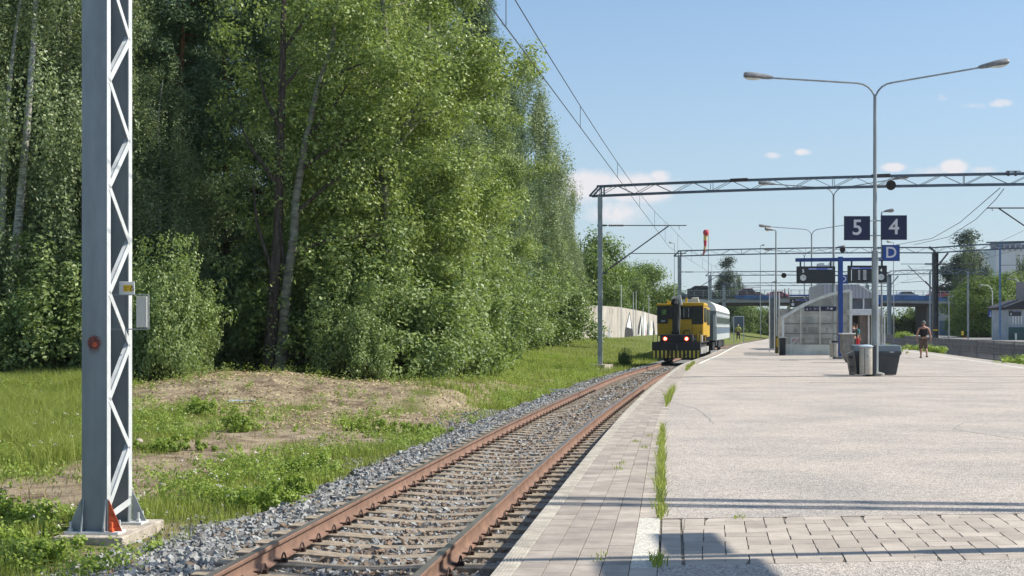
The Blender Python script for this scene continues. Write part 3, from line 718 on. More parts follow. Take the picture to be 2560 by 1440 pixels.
b.local(r0.location).build('spray_mark', m_orange, r0)
# warning plate on the lattice side and a small cable box on a bracket
sg = MB().box(T0(.34, .40, P(0, 719, 15.2).z + .62), (.165, .012, .135), mrz)
sgo = sg.local(r0.location).build('warning_plate', m_wht, r0, bevel=.003)
MB().box(T0(.352, .3925, P(0, 719, 15.2).z + .618), (.095, .003, .07), mrz).local(r0.location).build('warning_panel', m_yel, sgo)
zc_ = P(0, 719, 15.2).z + .62
lo = T0(.335, .3895, zc_ + .012) - r0.location
text('Hengenvaara', .0125, lo, m_blk, sgo, 'lettering', mrz, .0004); text('Livsfara', .0125, T0(.328, .3895, zc_ - .014) - r0.location, m_blk, sgo, 'lettering', mrz, .0004)
b = MB()
for pa, pb in (((.375, zc_ - .022), (.396, zc_ + .024)), ((.375, zc_ - .022), (.345 + .072, zc_ - .022)), ((.417, zc_ - .022), (.396, zc_ + .024))):
    b.bar(T0(pa[0], .389, pa[1] - .0) , T0(pb[0], .389, pb[1]), .004)
b.local(r0.location).build('warning_triangle', m_blk, sgo)
zt1, zb1 = P(0, 737, 15.6).z + .62, P(0, 823, 15.6).z + .62
b = MB(); b.bar(T0(.0, .62, zt1), T0(.50, .62, zt1), .012); b.bar(T0(.0, .62, zb1), T0(.50, .62, zb1), .012); b.bar(T0(.50, .62, zb1), T0(.50, .62, zt1), .016)
br = b.local(r0.location).build('side_bracket', m_galv, r0)
MB().box(T0(.435, .60, (zt1 + zb1) / 2), (.115, .02, .33), mrz).local(r0.location).build('side_panel', mat('cream_grey_panel', (.62, .60, .54), .6, var=.06), br, bevel=.004)
# portals further on
def far_portal(pxm, d, top_y, base_z, other_px, other_d, other_y, label, wpx, arm, extra_mast=None):
    X = (pxm - 1280) / F * d; wm = wpx / F * d
    zt = CH + (HY - top_y) / F * d
    ot = P(other_px, other_y, other_d); rz = math.atan2(ot.y - d, ot.x - X)
    root, p, c = portal((X - wm / 2, d), base_z, zt, (ot.x, ot.y, ot.z - zt), label, R(-4.5), wch=wm, sep=.55, depth=.5)
    MB().box(Vector((c.x, c.y, base_z - .1)), (1.0, 1.3, .5), rz).local(root.location).build('foundation', m_found, root)
    if arm:
        u_m = float(track_x(d)) - X
        cantilever(root, (X + wm / 2, d + .2, 0), 0, CH + 5.38, CH + 2.85, u_m, u_m - .1, CH + 4.24)
    return root, p, X, zt, rz
rA = far_portal(1500, 77, 465, -.62, 2700, 67.5, 432.5, 'blue grey catenary portal nearest the train, its mast standing in the grass beside the ballast', 11.5, True)
rB = far_portal(1699, 142, 627, -.6, 2345, 137, 619, 'second catenary portal behind the windsock, its right leg a dark post behind the walking man', 9, True)
rC = far_portal(1775, 197, 680, -.6, 2225, 194, 681, 'third catenary portal, its left mast rising behind the white coach', 8.5, True)
rD = far_portal(1810, 250, 708, -.6, 2230, 247, 709, 'fourth catenary portal close to the road bridge', 7, False)
# right leg and onward span of the second and third
m_dkpost = mat('dark_steel_post', (.085, .09, .092), .6, var=.2, scale=2)
def leg(root, px, d, top_y, wpx, base_z=-.6, knee=1, m=m_dkpost):
    X = (px - 1280) / F * d; wv = wpx / F * d; zt = CH + (HY - top_y) / F * d; b = MB()
    b.box((X, d, (zt + base_z) / 2), (wv, .06, zt - base_z)); 
    for s in (-1, 1): b.box((X + s * wv * .47, d, (zt + base_z) / 2 - .001), (wv * .08, .5, zt - base_z))
    b.bar((X, d, zt - 1.6), (X + knee * 1.2, d, zt - .1), .14); b.bar((X, d - .02, zt), (X - knee * .55, d - .02, zt + .5), .16)
    o = b.local(root.location).build('mast', m, root); return X, zt
X2, z2 = leg(rB[0], 2338, 137, 630, 12.5, -.9)
b, l_ = MB(), MB(); truss(b, l_, (X2 + .1, 137, rB[3] - .5 + .05), (P(2760, 0, 128).x, 128, rB[3] - .35), .5, .42)
o = b.local(rB[0].location).build('truss', m_truss, rB[0]); l_.local(rB[0].location).build('truss_lacing', m_galv, o)
b = MB(); zz = P(0, 660, 137).z    # second leg carries a pair of long bracket tubes
b.tube([P(2252, 660, 136.6), P(2450, 660, 136.6)], .03, 6); b.tube([P(2270, 664, 136.6), P(2330, 722, 136.6)], .035, 6); b.tube([P(2428, 662, 136.6), P(2345, 722, 136.6)], .035, 6)
b.tube([P(2385, 696, 136.4), P(2488, 696, 136.4)], .03, 6); b.tube([P(2252, 707, 136.4), P(2310, 703, 136.4)], .025, 6)
o = b.local(rB[0].location).build('cantilever_arm', m_wire, rB[0])
b = MB()
for a, c in (((2312, 660), (2332, 660)), ((2344, 660), (2364, 660)), ((2313, 703), (2330, 722)), ((2346, 722), (2358, 709))): b.tube([P(*a, 136.5), P(*c, 136.5)], .07, 8)
b.local(rB[0].location).build('insulator', m_ins, o)
MB().box(P(2339, 825, 136.6), (.45, .03, .12)).local(rB[0].location).build('yellow_band', m_yel, rB[0])
X3, z3 = leg(rC[0], 2223, 194, 688, 9, -.6, m=m_galv)
b, l_ = MB(), MB(); truss(b, l_, (X3 + .1, 194, rC[3] - .5), (P(2470, 0, 188).x, 188, rC[3] - .62), .5, .42)
o = b.local(rC[0].location).build('truss', m_truss, rC[0]); l_.local(rC[0].location).build('truss_lacing', m_galv, o)
for px in (2325, 2420):
    MB().bar(P(px, 678, 191), Vector((P(px, 0, 191).x, 191, -.6)), .2).local(rC[0].location).build('mast', m_galv, rC[0])
X4, z4 = leg(rD[0], 2168, 247, 712, 8, -.6, m=m_galv)
# right-hand frame behind, blue-ish post at 2500 px
rE = empty('catenary_portal', P(2500, 845, 150), 'slim blue portal leg with bracket arms near the right edge, before the white building', 'portal', 'catenary portals over the tracks')
b = MB(); b.bar(P(2500, 845, 150), P(2500, 604, 150), .16); b.local(rE.location).build('mast', mat('blue_post_paint', (.10, .20, .36), .5), rE)
b = MB(); b.bar(P(2466, 606, 150), P(2640, 602, 150), .12); b.tube([P(2502, 663, 149.8), P(2640, 662, 149.8)], .03, 6); b.tube([P(2504, 697, 149.8), P(2640, 699, 149.8)], .03, 6)
b.tube([P(2506, 697, 149.8), P(2528, 684, 149.8), P(2640, 640, 149.8)], .04, 6); b.tube([P(2513, 699, 149.8), P(2513, 712, 149.8)], .06, 6)
b.local(rE.location).build('cantilever_arm', m_wire, rE)
# hanging bracket of portal A over the right tracks (out of frame leg), insulators on its top chord
b = MB(); zA = rA[3]
pb = P(2468, 520, 69.3)
b.tube([P(2468, 520, 69.3), P(2640, 520, 69.3)], .035, 6); b.tube([P(2497, 521, 69.3), P(2640, 618, 69.3)], .035, 6); b.tube([P(2480, 521, 69.3), P(2481, 528, 69.3)], .015, 5)
b.local(rA[0].location).build('cantilever_arm', m_wire, rA[0])
b = MB()
for px in (2521, 2539):
    b.tube([P(px, 440, 68.6), P(px, 428, 68.6)], .06, 8); b.tube([P(px - 6, 437, 68.6), P(px - 6, 430, 68.6)], .03, 8)
b.bar(P(2515, 428, 68.6), P(2552, 428, 68.6), .04)
b.local(rA[0].location).build('insulator', m_ins, rA[0])
for pxx in (1888, 2245):   # clamp sleeves on the chords
    tpx = (pxx - 1500) / 1200
    q = rA[1](tpx, -1, .5); MB().box(q, (.9, .16, .17), rA[4]).local(rA[0].location).build('splice_plate', m_ins, rA[0])

# overhead wires
def wires(name, label, sup, fx, zm, zc, sag, stag, first_drop=0.0):
    root = empty(name, (float(fx(sup[0])), sup[0], zc), label, 'overhead wire'); mw, cw, dp = MB(), MB(), MB()
    M_, C_ = [], []
    for i in range(len(sup) - 1):
        y0, y1 = sup[i], sup[i + 1]; s0_, s1_ = stag * (-1) ** i, stag * (-1) ** (i + 1)
        n = 12
        for k in range(n + (i == len(sup) - 2)):
            t = k / n; y = y0 + (y1 - y0) * t; x = float(fx(y0)) * (1 - t) + float(fx(y1)) * t + s0_ * (1 - t) + s1_ * t
            M_.append(Vector((x, y, zm - (first_drop * (1 - t) if i == 0 else 0) - sag * 4 * t * (1 - t)))); C_.append(Vector((x, y, zc)))
            if k % 2 == 1: dp.tube([M_[-1], C_[-1]], .006, 4)
    mw.tube(M_, .0085, 5); cw.tube(C_, .009, 5)
    mw.local(root.location).build('messenger_wire', m_wire, root); cw.local(root.location).build('contact_wire', m_wire, root); dp.local(root.location).build('droppers', m_wire, root)
wires('overhead_line', 'catenary wires running over the platform 5 track past the tree tops', [15.4, 77, 142, 197, 250, 300], track_x, CH + 5.38, CH + 4.22, .5, .2, .45)
wires('overhead_line', 'catenary wires over the tracks beyond the platform on the right', [69, 137, 191, 250], lambda y: edge_r(y) + 3.4, CH + 5.38, CH + 4.22, .6, .25)
for nm, pts_, lab in (('feeder_cable', [(2240, 612, 139), (2330, 596, 120), (2400, 556, 100), (2465, 500, 80), (2500, 470, 71)], 'thin feeder cable curving up to the near portal, the upper of two'),
                   ('feeder_cable', [(2285, 612, 139), (2372, 592, 118), (2440, 548, 98), (2490, 498, 78), (2510, 472, 70)], 'thin feeder cable curving up to the near portal, the lower of two')):
    b = MB().tube([P(*q) for q in pts_], .022, 5); o = b.build(nm, m_wire); tag(o, lab, 'cable', 'feeder cables on the right')

# ---------------------------------------------------------------- platform lamps
m_pole = mat('lamp_pole_galvanised', (.33, .36, .37), .5, metal=.35, var=.2, scale=2.5, stretch=(1, 1, .3))
m_lhead = mat('lamp_housing_grey', (.24, .24, .24), .5, var=.2, scale=8)
m_lens = mat('lamp_lens_plastic', (.70, .72, .70), .25, var=.05)
def lamp_head(parent, tip, dirx, tilt, L_=.82, org=(0, 0, 0)):
    """cobra head growing from tip outwards along dirx (+1/-1) in the arm plane"""
    b = MB(); secs = [(0, .045, .06, .0), (.10, .06, .09, .0), (.26, .10, .11, .01), (.5, .14, .125, .03), (.76, .15, .125, .045), (.82, .12, .09, .04)]
    n = 10; vs = []
    for (s, hw, hh, up) in secs:
        for j in range(n):
            a = 2 * math.pi * j / n; z = math.sin(a) * hh * (1.0 if math.sin(a) > 0 else .5) + up
            vs.append(Vector((dirx * s * L_ / .82, math.cos(a) * hw, z)))
    rot = Matrix.Rotation(-tilt * dirx, 3, 'Y'); vs = [rot @ v + Vector(tip) for v in vs]
    fs = [(i * n + j, i * n + (j + 1) % n, (i + 1) * n + (j + 1) % n, (i + 1) * n + j) for i in range(len(secs) - 1) for j in range(n)] + [tuple(range(n)), tuple((len(secs) - 1) * n + j for j in range(n))]
    h = b.add(vs, fs).build('lamp_head', m_lhead, parent, smooth=True)
    b = MB(); pr = []
    for i in range(9):
        t = i / 8; s = .34 + .44 * t; pr.append((s, -.035 - .055 * math.sin(math.pi * t) ** .6))
    vs = [];
    for (s, z) in pr:
        for j in range(7):
            a = math.pi * j / 6; vs.append(rot @ Vector((dirx * s * L_ / .82, math.cos(a) * .11, -.03 + (z + .03) * math.sin(a))) + Vector(tip))
    fs = [(i * 7 + j, i * 7 + j + 1, (i + 1) * 7 + j + 1, (i + 1) * 7 + j) for i in range(8) for j in range(6)]
    b.add(vs, fs).build('lamp_lens', m_lens, h, smooth=True)
def arm_pts(sgn, z0, rise, reach, first):
    # a Y-shaped crown: leaves the pole steeply, bends outwards and then runs straight
    P_ = [(0.0, z0), (sgn * .035, z0 + .10), (sgn * .10, z0 + .22), (sgn * .21, z0 + .34), (sgn * .36, z0 + .425), (sgn * .54, z0 + .465)]
    P_.append((sgn * reach, z0 + .47 + rise)); return P_
def twin_lamp(x, y, label, h, rz=0.0, rl=.20, rr=.40):
    root = empty('platform_lamp', (x, y, 0), label, 'street lamp', 'twin-armed lamps down the middle of the platform', rz)
    z0 = h - 1.0
    MB().tube([(0, 0, .1), (0, 0, z0 * .45), (0, 0, z0 * .451), (0, 0, z0 + .05)], [.105, .10, .065, .05], 14).build('pole', m_pole, root, smooth=True)
    MB().lathe((0, 0, -.01), [(.29, 0), (.29, .09), (.27, .10), (.13, .14)], 24).build('base', m_found_d, root)
    for sgn, rise in ((-1, rl), (1, rr)):
        a = arm_pts(sgn, z0, rise * 1.0, 3.10, 0); MB().tube([(q[0], 0, q[1]) for q in a], .028, 8).build('arm', m_pole, root, smooth=True)
        lamp_head(root, (a[-1][0], 0, a[-1][1]), sgn, .05 if sgn < 0 else .13, .90)
    return root
m_found_d = mat('lamp_foot_concrete', (.22, .215, .20), .9, var=.3, scale=6)
lamp_xy = [(6.72, 10.25), (P(2187.5, 0, 44.9).x, 44.9), (P(2084, 0, 78.6).x, 78.6), (P(2029, 0, 112).x, 112), (P(2011, 0, 146).x, 146)]
lab = ['twin-armed platform lamp whose pole stands just outside the picture', 'tall twin-armed lamp rising beside the grey bins, carrying the signs 5, 4 and D',
       'second twin-armed lamp, in front of the glass shelter', 'third twin-armed lamp seen behind the blue display frame', 'fourth and farthest twin-armed platform lamp']
lamps = []
for i, (x, y) in enumerate(lamp_xy): lamps.append(twin_lamp(x, y, lab[i], 9.55, R(-6 if i else -10)))
# loudspeakers on the poles
def speaker(x, y, z, label, s=1.0):
    root = empty('loudspeaker', (x, y, z), label, 'loudspeaker', 'round black loudspeakers on the lamp poles')
    MB().tube([(0, 0, 0), (.30 * s, -.02, -.01)], .02, 6).build('bracket', m_galv, root)
    b = MB().lathe((0, 0, 0), [(.10, .22), (.13, .10), (.155, 0), (.15, -.02), (.06, -.012), (.055, -.04), (.01, -.05)], 20)
    M = Matrix.Rotation(R(-80), 3, 'X'); b.v = [tuple(M @ Vector(v) * s + Vector((.44 * s, -.1, -.02))) for v in b.v]
    b.build('horn', m_blk, root, smooth=True)
speaker(lamp_xy[1][0], 44.8, P(0, 463, 44.9).z, 'black loudspeaker on the nearest tall lamp pole')
speaker(lamp_xy[2][0], 78.5, P(0, 624, 78.6).z, 'black loudspeaker on the lamp pole before the glass shelter')
speaker(lamp_xy[3][0], 111.9, P(0, 717, 112).z, 'small black loudspeaker below the blue display frame')
# single-armed lamps
def single_lamp(px, d, top_y, base_z, sgn, label, head_l=.75, r=.05, reach=.15, grp='single-armed lamps'):
    X = (px - 1280) / F * d; h = P(0, top_y, d).z - base_z
    root = empty('street_lamp', (X, d, base_z), label, 'street lamp', grp)
    pts_ = [(0, 0, 0), (0, 0, h * .5), (0, 0, h - .06)] + ([(sgn * .03, 0, h), (sgn * reach, 0, h + .02)])
    MB().tube(pts_, [r * 1.3, r, r * .8, r * .6, r * .5], 8).build('pole', m_pole, root, smooth=True); lamp_head(root, (sgn * reach, 0, h + .02), sgn, .05, head_l)
single_lamp(1940, 85, 576, 0, -1, 'single grey lamp with its head to the left, at the left end of the shelter', .5)
single_lamp(2204, 84, 530, 0, 1, 'single grey lamp with its head to the right, behind the sign 4', .55)
speaker(P(1940, 0, 84.9).x, 84.9, P(0, 688, 85).z, 'black loudspeaker on the single lamp left of the shelter')
single_lamp(1686, 190, 608, -.6, -1, 'thin tall lamp left of the second portal mast, with a small box', .5, .045, .2)
single_lamp(1901, 215, 614, 0, 1, 'thin tall lamp on the bridge side between the portals', .5, .045, .1)
single_lamp(1929, 225, 706, 0, 1, 'low thin lamp near the bridge, left of the grey lamp pole', .5, .045, .1)
single_lamp(2234, 150, 606, 0, -1, 'thin lamp right of the D sign', .5, .045, .2)
single_lamp(2372, 190, 742, -.1, 1, 'white post standing in front of the bridge pier', .4, .07, .2)
def swan(px, d, top_y, label, base_y=848):
    X = P(px, 0, d).x; zb = P(0, base_y, d).z; h = P(0, top_y, d).z - zb; root = empty('street_lamp', (X, d, zb), label, 'street lamp', 'curved white lamps by the far platform')
    MB().tube([(0, 0, 0), (0, 0, h * .6), (0, 0, h - 1.0), (-.12, 0, h - .5), (-.4, 0, h - .15), (-.85, 0, h), (-1.1, 0, h - .02)], [.09, .07, .06, .05, .05, .045, .04], 8).build('pole', m_galvb, root, smooth=True)
    lamp_head(root, (-1.1, 0, h - .02), -1, -.05, .6)
swan(2481, 190, 713, 'curved grey street lamp beside the blue track 1 sign', 843)
swan(2553, 180, 698, 'curved grey street lamp above the white building at the right edge', 790)

# windsock
wr = empty('windsock', (P(1771, 0, 170).x, 170, 0), 'limp red and yellow windsock hanging on a thin pole above the train', 'windsock')
hz = P(0, 574, 170).z
MB().tube([(0, 0, 0), (0, 0, hz)], .035, 6).build('pole', m_pole, wr)
m_sr = mat('windsock_red', (.62, .07, .10), .8, var=.1); m_sy = mat('windsock_yellow', (.75, .55, .22), .8, var=.1)
def sock(z0, z1, w0, w1, x0, x1, m, nm='sock_band'):
    MB().tube([(x0 + (x1 - x0) * t, 0.0, z0 + (z1 - z0) * t) for t in (0, .33, .66, 1)], [w0 + (w1 - w0) * t + .012 * math.sin(9 * t) for t in (0, .33, .66, 1)], 10).build(nm, m, wr, smooth=True)
k_ = 170 / F
MB().lathe((-6 * k_, 0, hz - 8 * k_), [(.02, .37), (.22, .34), (.33, .18), (.35, 0), (.31, -.2), (.24, -.34)], 14).build('sock_band', m_sr, wr, smooth=True)
sock(hz - 14 * k_, hz - 27 * k_, .235, .20, -7 * k_, -8 * k_, m_sy); sock(hz - 27 * k_, hz - 42 * k_, .20, .15, -8 * k_, -8 * k_, m_sr)
sock(hz - 42 * k_, hz - 52 * k_, .15, .14, -8 * k_, -10 * k_, m_sy); sock(hz - 52 * k_, hz - 65 * k_, .14, .08, -10 * k_, -13 * k_, m_sr)

# ---------------------------------------------------------------- signs
m_navy = mat('navy_enamel', (.010, .012, .055), .35, var=.1, scale=1); m_blue = mat('blue_enamel', (.012, .06, .27), .35, var=.08, scale=1)
m_sgn = mat('sign_white', (.62, .62, .63), .5, var=.04); m_edge = mat('sign_edge', (.02, .03, .06), .5)
def sign(px0, py0, px1, py1, d, ch, size_px, label, name, m, rz=0.0, th=.06):
    a, c = P(px0, py0, d), P(px1, py1, d); ctr = (a + c) / 2; w_, h_ = abs(c.x - a.x), abs(a.z - c.z)
    root = empty(name, ctr, label, 'sign', 'blue platform signs', rz)
    MB().box((0, 0, 0), (w_, th, h_)).build('panel', m, root, bevel=.008)
    b = MB()
    for s in (-1, 1): b.box((s * (w_ / 2), 0, 0), (.014, th + .014, h_ + .02)); b.box((0, 0, s * (h_ / 2)), (w_ - .016, th + .012, .014))
    b.build('frame', m_edge, root)
    if ch: text(ch, size_px / F * d * 1.38, (0, -th / 2 - .006, 0), m_sgn, root)
    return root, ctr, w_, h_
def brackets(root, ctr, zs_, x0, x1):
    b = MB()
    for z in zs_: b.tube([(x0 - ctr.x, .0, z - ctr.z), (x1 - ctr.x, .0, z - ctr.z)], .02, 6)
    b.build('bracket', m_galv, root)
xL = lamp_xy[1][0]
for (a, ch, lb_) in (((2111, 541, 2174, 600), '5', 'large dark blue sign with a white 5, left side of the tall lamp'), ((2203, 539, 2266, 599), '4', 'large dark blue sign with a white 4, right side of the tall lamp')):
    r_, c_, w_, h_ = sign(*a, 44.8, ch, 39, lb_, 'platform_number_sign', m_navy)
    e = c_.x + w_ / 2 if ch == '5' else c_.x - w_ / 2
    brackets(r_, c_, (P(0, 552, 44.8).z, P(0, 589, 44.8).z), e, xL)
r_, c_, w_, h_ = sign(2206, 613, 2248, 652, 44.8, 'D', 28, 'bright blue sign with a white D below the sign 4', 'sector_sign', m_blue)
brackets(r_, c_, (P(0, 621, 44.8).z, P(0, 647, 44.8).z), c_.x - w_ / 2, xL)
r_, c_, w_, h_ = sign(2095, 687, 2121, 709, 78.5, 'D', 16, 'smaller blue D sign partly hidden behind the blue display post', 'sector_sign', m_blue)
brackets(r_, c_, (P(0, 690, 78.5).z, P(0, 705, 78.5).z), c_.x - w_ / 2, lamp_xy[2][0])
# unseen panels on the lamp beside the camera, shaped to cast the foreground shadows
x0_, y0_ = lamp_xy[0]
for (yc_, sy_, sx_, zc_, h_, ch, lb_) in ((.58, .98, .05, 5.33, .42, '5', 'unseen dark blue 5 panel shaped for its foreground shadow, on the lamp outside the picture, far side of its pole'), (-.62, 1.0, .3, 5.5, .78, '4', 'unseen dark blue 4 panel shaped for its foreground shadow, on the lamp outside the picture, near side of its pole')):
    root = empty('platform_number_sign', (x0_, y0_ + yc_, zc_), lb_, 'sign', 'blue platform signs')
    MB().box((0, 0, 0), (sx_, sy_, h_)).build('panel', m_navy, root); text(ch, .4, (-sx_ / 2 - .006, 0, 0), m_sgn, root, rz=R(-90))
# blue display frame
DD = 69.0
fr = empty('display_frame', P(2101, 893, DD), 'blue T-shaped steel frame that carries the two departure screens', 'sign frame')
fr.location.z = 0
b = MB(); b.bar((fr.location.x, DD, .12), P(2101, 642, DD), .205); 
b.local(fr.location).build('post', m_blue, fr, bevel=.01)
MB().bar(P(1989, 650, DD - .0), P(2206, 648, DD - .0), .17, .17).local(fr.location).build('beam', mat('beam_blue', (.012, .045, .20), .4), fr, bevel=.01)
b = MB()
for px in (2001, 2077, 2129, 2205): b.bar(P(px, 652, DD), P(px, 668, DD), .07)
b.local(fr.location).build('hangers', m_edge, fr)
MB().box((fr.location.x, DD, .06), (.62, .62, .14)).local(fr.location).build('base', m_found_d, fr, bevel=.02)
m_scr = mat('display_screen', (.012, .016, .022), .2, var=.05); m_hous = mat('display_housing', (.012, .014, .016), .35)
m_dtxt = mat('display_text', (.55, .58, .60), .5, emit=((.6, .65, .7), .25)); m_dbar = mat('display_bar', (.05, .08, .30), .5, emit=((.05, .09, .35), .35)); m_clk = mat('clock_face', (.62, .66, .66), .4)
def display(px0, py0, px1, py1, d, num, clock_left, label, rows=False, u=None):
    a, c = P(px0, py0, d), P(px1, py1, d); ctr = (a + c) / 2; w_, h_ = abs(c.x - a.x), abs(a.z - c.z)
    root = empty('departure_display', ctr, label, 'display', 'platform departure displays'); th = .22; y_ = -th / 2
    MB().box((0, 0, 0), (w_, th, h_)).build('housing', m_hous, root, bevel=.012)
    MB().box((0, y_ - .002, 0), (w_ * .95, .004, h_ * .88)).build('screen', m_scr, root)
    sgn = -1 if clock_left else 1; xc = sgn * w_ * .345
    text(num, h_ * .27, (xc, y_ - .006, h_ * .22), m_dtxt, root)
    cl = MB(); cl.prism([(xc + h_ * .18 * math.cos(t), y_ - .006, -h_ * .17 + h_ * .18 * math.sin(t)) for t in np.linspace(0, 2 * math.pi, 29)[:-1]], (0, -.006, 0)); co_ = cl.build('clock', m_clk, root)
    hb = MB(); hb.bar((xc - .01, y_ - .0145, -h_ * .17), (xc + h_ * .12, y_ - .0145, -h_ * .17), .012, .02, up=(0, 1, 0)); hb.bar((xc, y_ - .0165, -h_ * .17), (xc + h_ * .075, y_ - .0165, -h_ * .04), .010, .016, up=(0, 1, 0))
    hb.build('clock_hands', m_blk, co_)
    x1, x2 = (-w_ * .21, w_ * .43) if clock_left else (-w_ * .43, w_ * .21)
    MB().box(((x1 + x2) / 2, y_ - .006, h_ * .345), (x2 - x1, .004, h_ * .075)).build('header_bar', m_dbar, root)
    b = MB(); b.box((x2 - w_ * .07, y_ - .009, h_ * .345), (w_ * .12, .003, h_ * .035)); b.box((x1 + w_ * .12, y_ - .009, h_ * .345), (w_ * .2, .003, h_ * .02))
    if rows:
        for k in range(9):
            for xx, ww in ((-.22, .05), (-.075, .085)): b.box((w_ * xx, y_ - .006, h_ * (.22 - k * .066)), (w_ * ww, .003, h_ * .022))
        b.box((x1 + w_ * .01, y_ - .006, -h_ * .06), (w_ * .015, .003, h_ * .66))
    b.build('timetable_rows', m_dtxt, root)
display(1992, 666, 2087, 708.5, DD, '5', True, 'black departure screen with number 5 and a clock on the blue frame')
display(2119.5, 664, 2216, 707, DD, '4', False, 'black departure screen with rows of times and number 4 on the blue frame', rows=True)
display(1974, 747, 2022, 768, 140, '5', True, 'small distant departure screen above the curved shelter roof')
b = MB().bar(P(1974, 738.5, 140.3), P(2060, 738.5, 140.3), .16); b.bar(P(2028, 738, 140.3), P(2028, 860, 140.3), .2); o = b.build('display_frame', m_blue); tag(o, 'far blue display frame behind the curved shelter', 'sign frame')
r_, c_, w_, h_ = sign(2185, 748, 2207, 762, 99, '', 1, 'small blue sign at the right corner of the lift building', 'sector_sign', m_blue)

# ---------------------------------------------------------------- yellow track machine
tr_rz = -math.atan(.185)
t0v = Vector((float(track_x(79)) + .0, 79.0, RAIL_Z))
tm = empty('track_machine', t0v, 'yellow track maintenance machine with a folded black crane and red lamps', 'rail vehicle', rz=tr_rz)
m_ty = mat('machine_yellow', (.52, .32, .014), .45, var=.12, scale=1.5); m_tb = mat('machine_black', (.018, .02, .025), .5, var=.2, scale=3)
m_glass = mat('cab_glass', (.016, .022, .020), .12, var=.3, scale=2, spec=.25); m_red = mat('red_tail_lamp', (.6, .05, .02), .3, emit=((1.0, .08, .03), 3.0)); m_lampw = mat('lit_lamp', (.9, .7, .5), .3, emit=((1, .65, .42), 6))
m_stripe = mat('stripe_yellow', (.62, .50, .07), .6, var=.2, scale=5); m_wheel = mat('wheel_steel', (.10, .09, .085), .6, metal=.4)
def part(fn, name, m, parent=tm, **k):
    b = MB(); fn(b); return b.build(name, m, parent, **k)
part(lambda b: b.box((0, .12, .455), (2.56, .10, .42)), 'plough', m_tb)
for i in range(12):
    part(lambda b: b.box((-1.19 + i * .2164, .062, .46), (.105, .012, .40)), 'hazard_stripe', m_stripe)
part(lambda b: (b.box((0, .45, .87), (2.60, .8, .42)), b.box((0, 5.2, .85), (2.3, 8.8, .22)), b.box((0, 5.0, 1.08), (2.62, 9.6, .07))), 'frame', m_tb)
part(lambda b: b.box((-.02, 1.15, 1.31), (1.75, 1.5, .42)), 'bonnet', m_tb, bevel=.04)
for x in (-.61, .55):
    lm = part(lambda b: b.lathe((0, 0, 0), [(.105, 0), (.105, .05), (.08, .06)], 16), 'tail_lamp', m_red)
    lm.rotation_euler = (R(90), 0, 0); lm.location = (x, .39, 1.29)
    l2 = MB().lathe((0, 0, .061), [(.06, 0), (.05, .012)], 12).build('bulb', m_lampw, lm)
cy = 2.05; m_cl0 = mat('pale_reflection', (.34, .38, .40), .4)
def cab(b):   # left cab, main cab, recessed right cab behind
    b.box((-.72, cy + 1.4, 2.3), (.94, 2.8, 1.72)); b.box((.70, cy + 2.0, 2.28), (1.34, 4.0, 1.66))
part(cab, 'cab', m_ty, bevel=.05)
part(lambda b: (b.box((-.72, cy + 1.4, 3.17), (1.0, 2.9, .12)), b.box((.70, cy + 2.0, 3.19), (1.42, 4.1, .20))), 'cab_roof', m_ty, bevel=.05)
part(lambda b: b.box((.05, cy + 1.8, 2.3), (.7, 3.0, 1.6)), 'cab_core', m_tb)
def win(x0, x1, z0, z1, nm='window', y=cy - .035):
    f = part(lambda b: b.box(((x0 + x1) / 2, y, (z0 + z1) / 2), (x1 - x0, .06, z1 - z0)), nm, m_tb, bevel=.02)
    MB().box(((x0 + x1) / 2, y - .034, (z0 + z1) / 2), (x1 - x0 - .12, .01, z1 - z0 - .12)).build('pane', m_glass, f)
win(-1.19, -.26, 2.38, 3.09); win(-1.19, -.58, 2.13, 2.40); win(.04, .73, 2.36, 3.07); win(.74, 1.37, 2.08, 3.08)
for (x, z) in ((-.62, 2.66), (.42, 2.64), (1.0, 2.6)): part(lambda b: b.bar((x, cy - .09, z - .25), (x + .16, cy - .09, z + .12), .018), 'wiper', m_tb)
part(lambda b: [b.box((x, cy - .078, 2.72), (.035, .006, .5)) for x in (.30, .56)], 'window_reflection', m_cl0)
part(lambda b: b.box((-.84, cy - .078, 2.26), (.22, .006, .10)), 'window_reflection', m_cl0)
part(lambda b: b.box((-.74, cy - .02, 1.78), (.86, .03, .55)), 'lower_panel', m_ty, bevel=.01)
part(lambda b: b.box((1.05, cy - .02, 1.78), (.56, .03, .60)), 'lower_panel', m_ty, bevel=.01)
# inside of the cab seen through the glass: a bright green patch of the far window
part(lambda b: b.box((-.80, cy - .078, 2.76), (.26, .006, .28)), 'rear_window_view', mat('leaf_light', (.16, .30, .08), .6, var=.6, scale=9), bevel=.01)
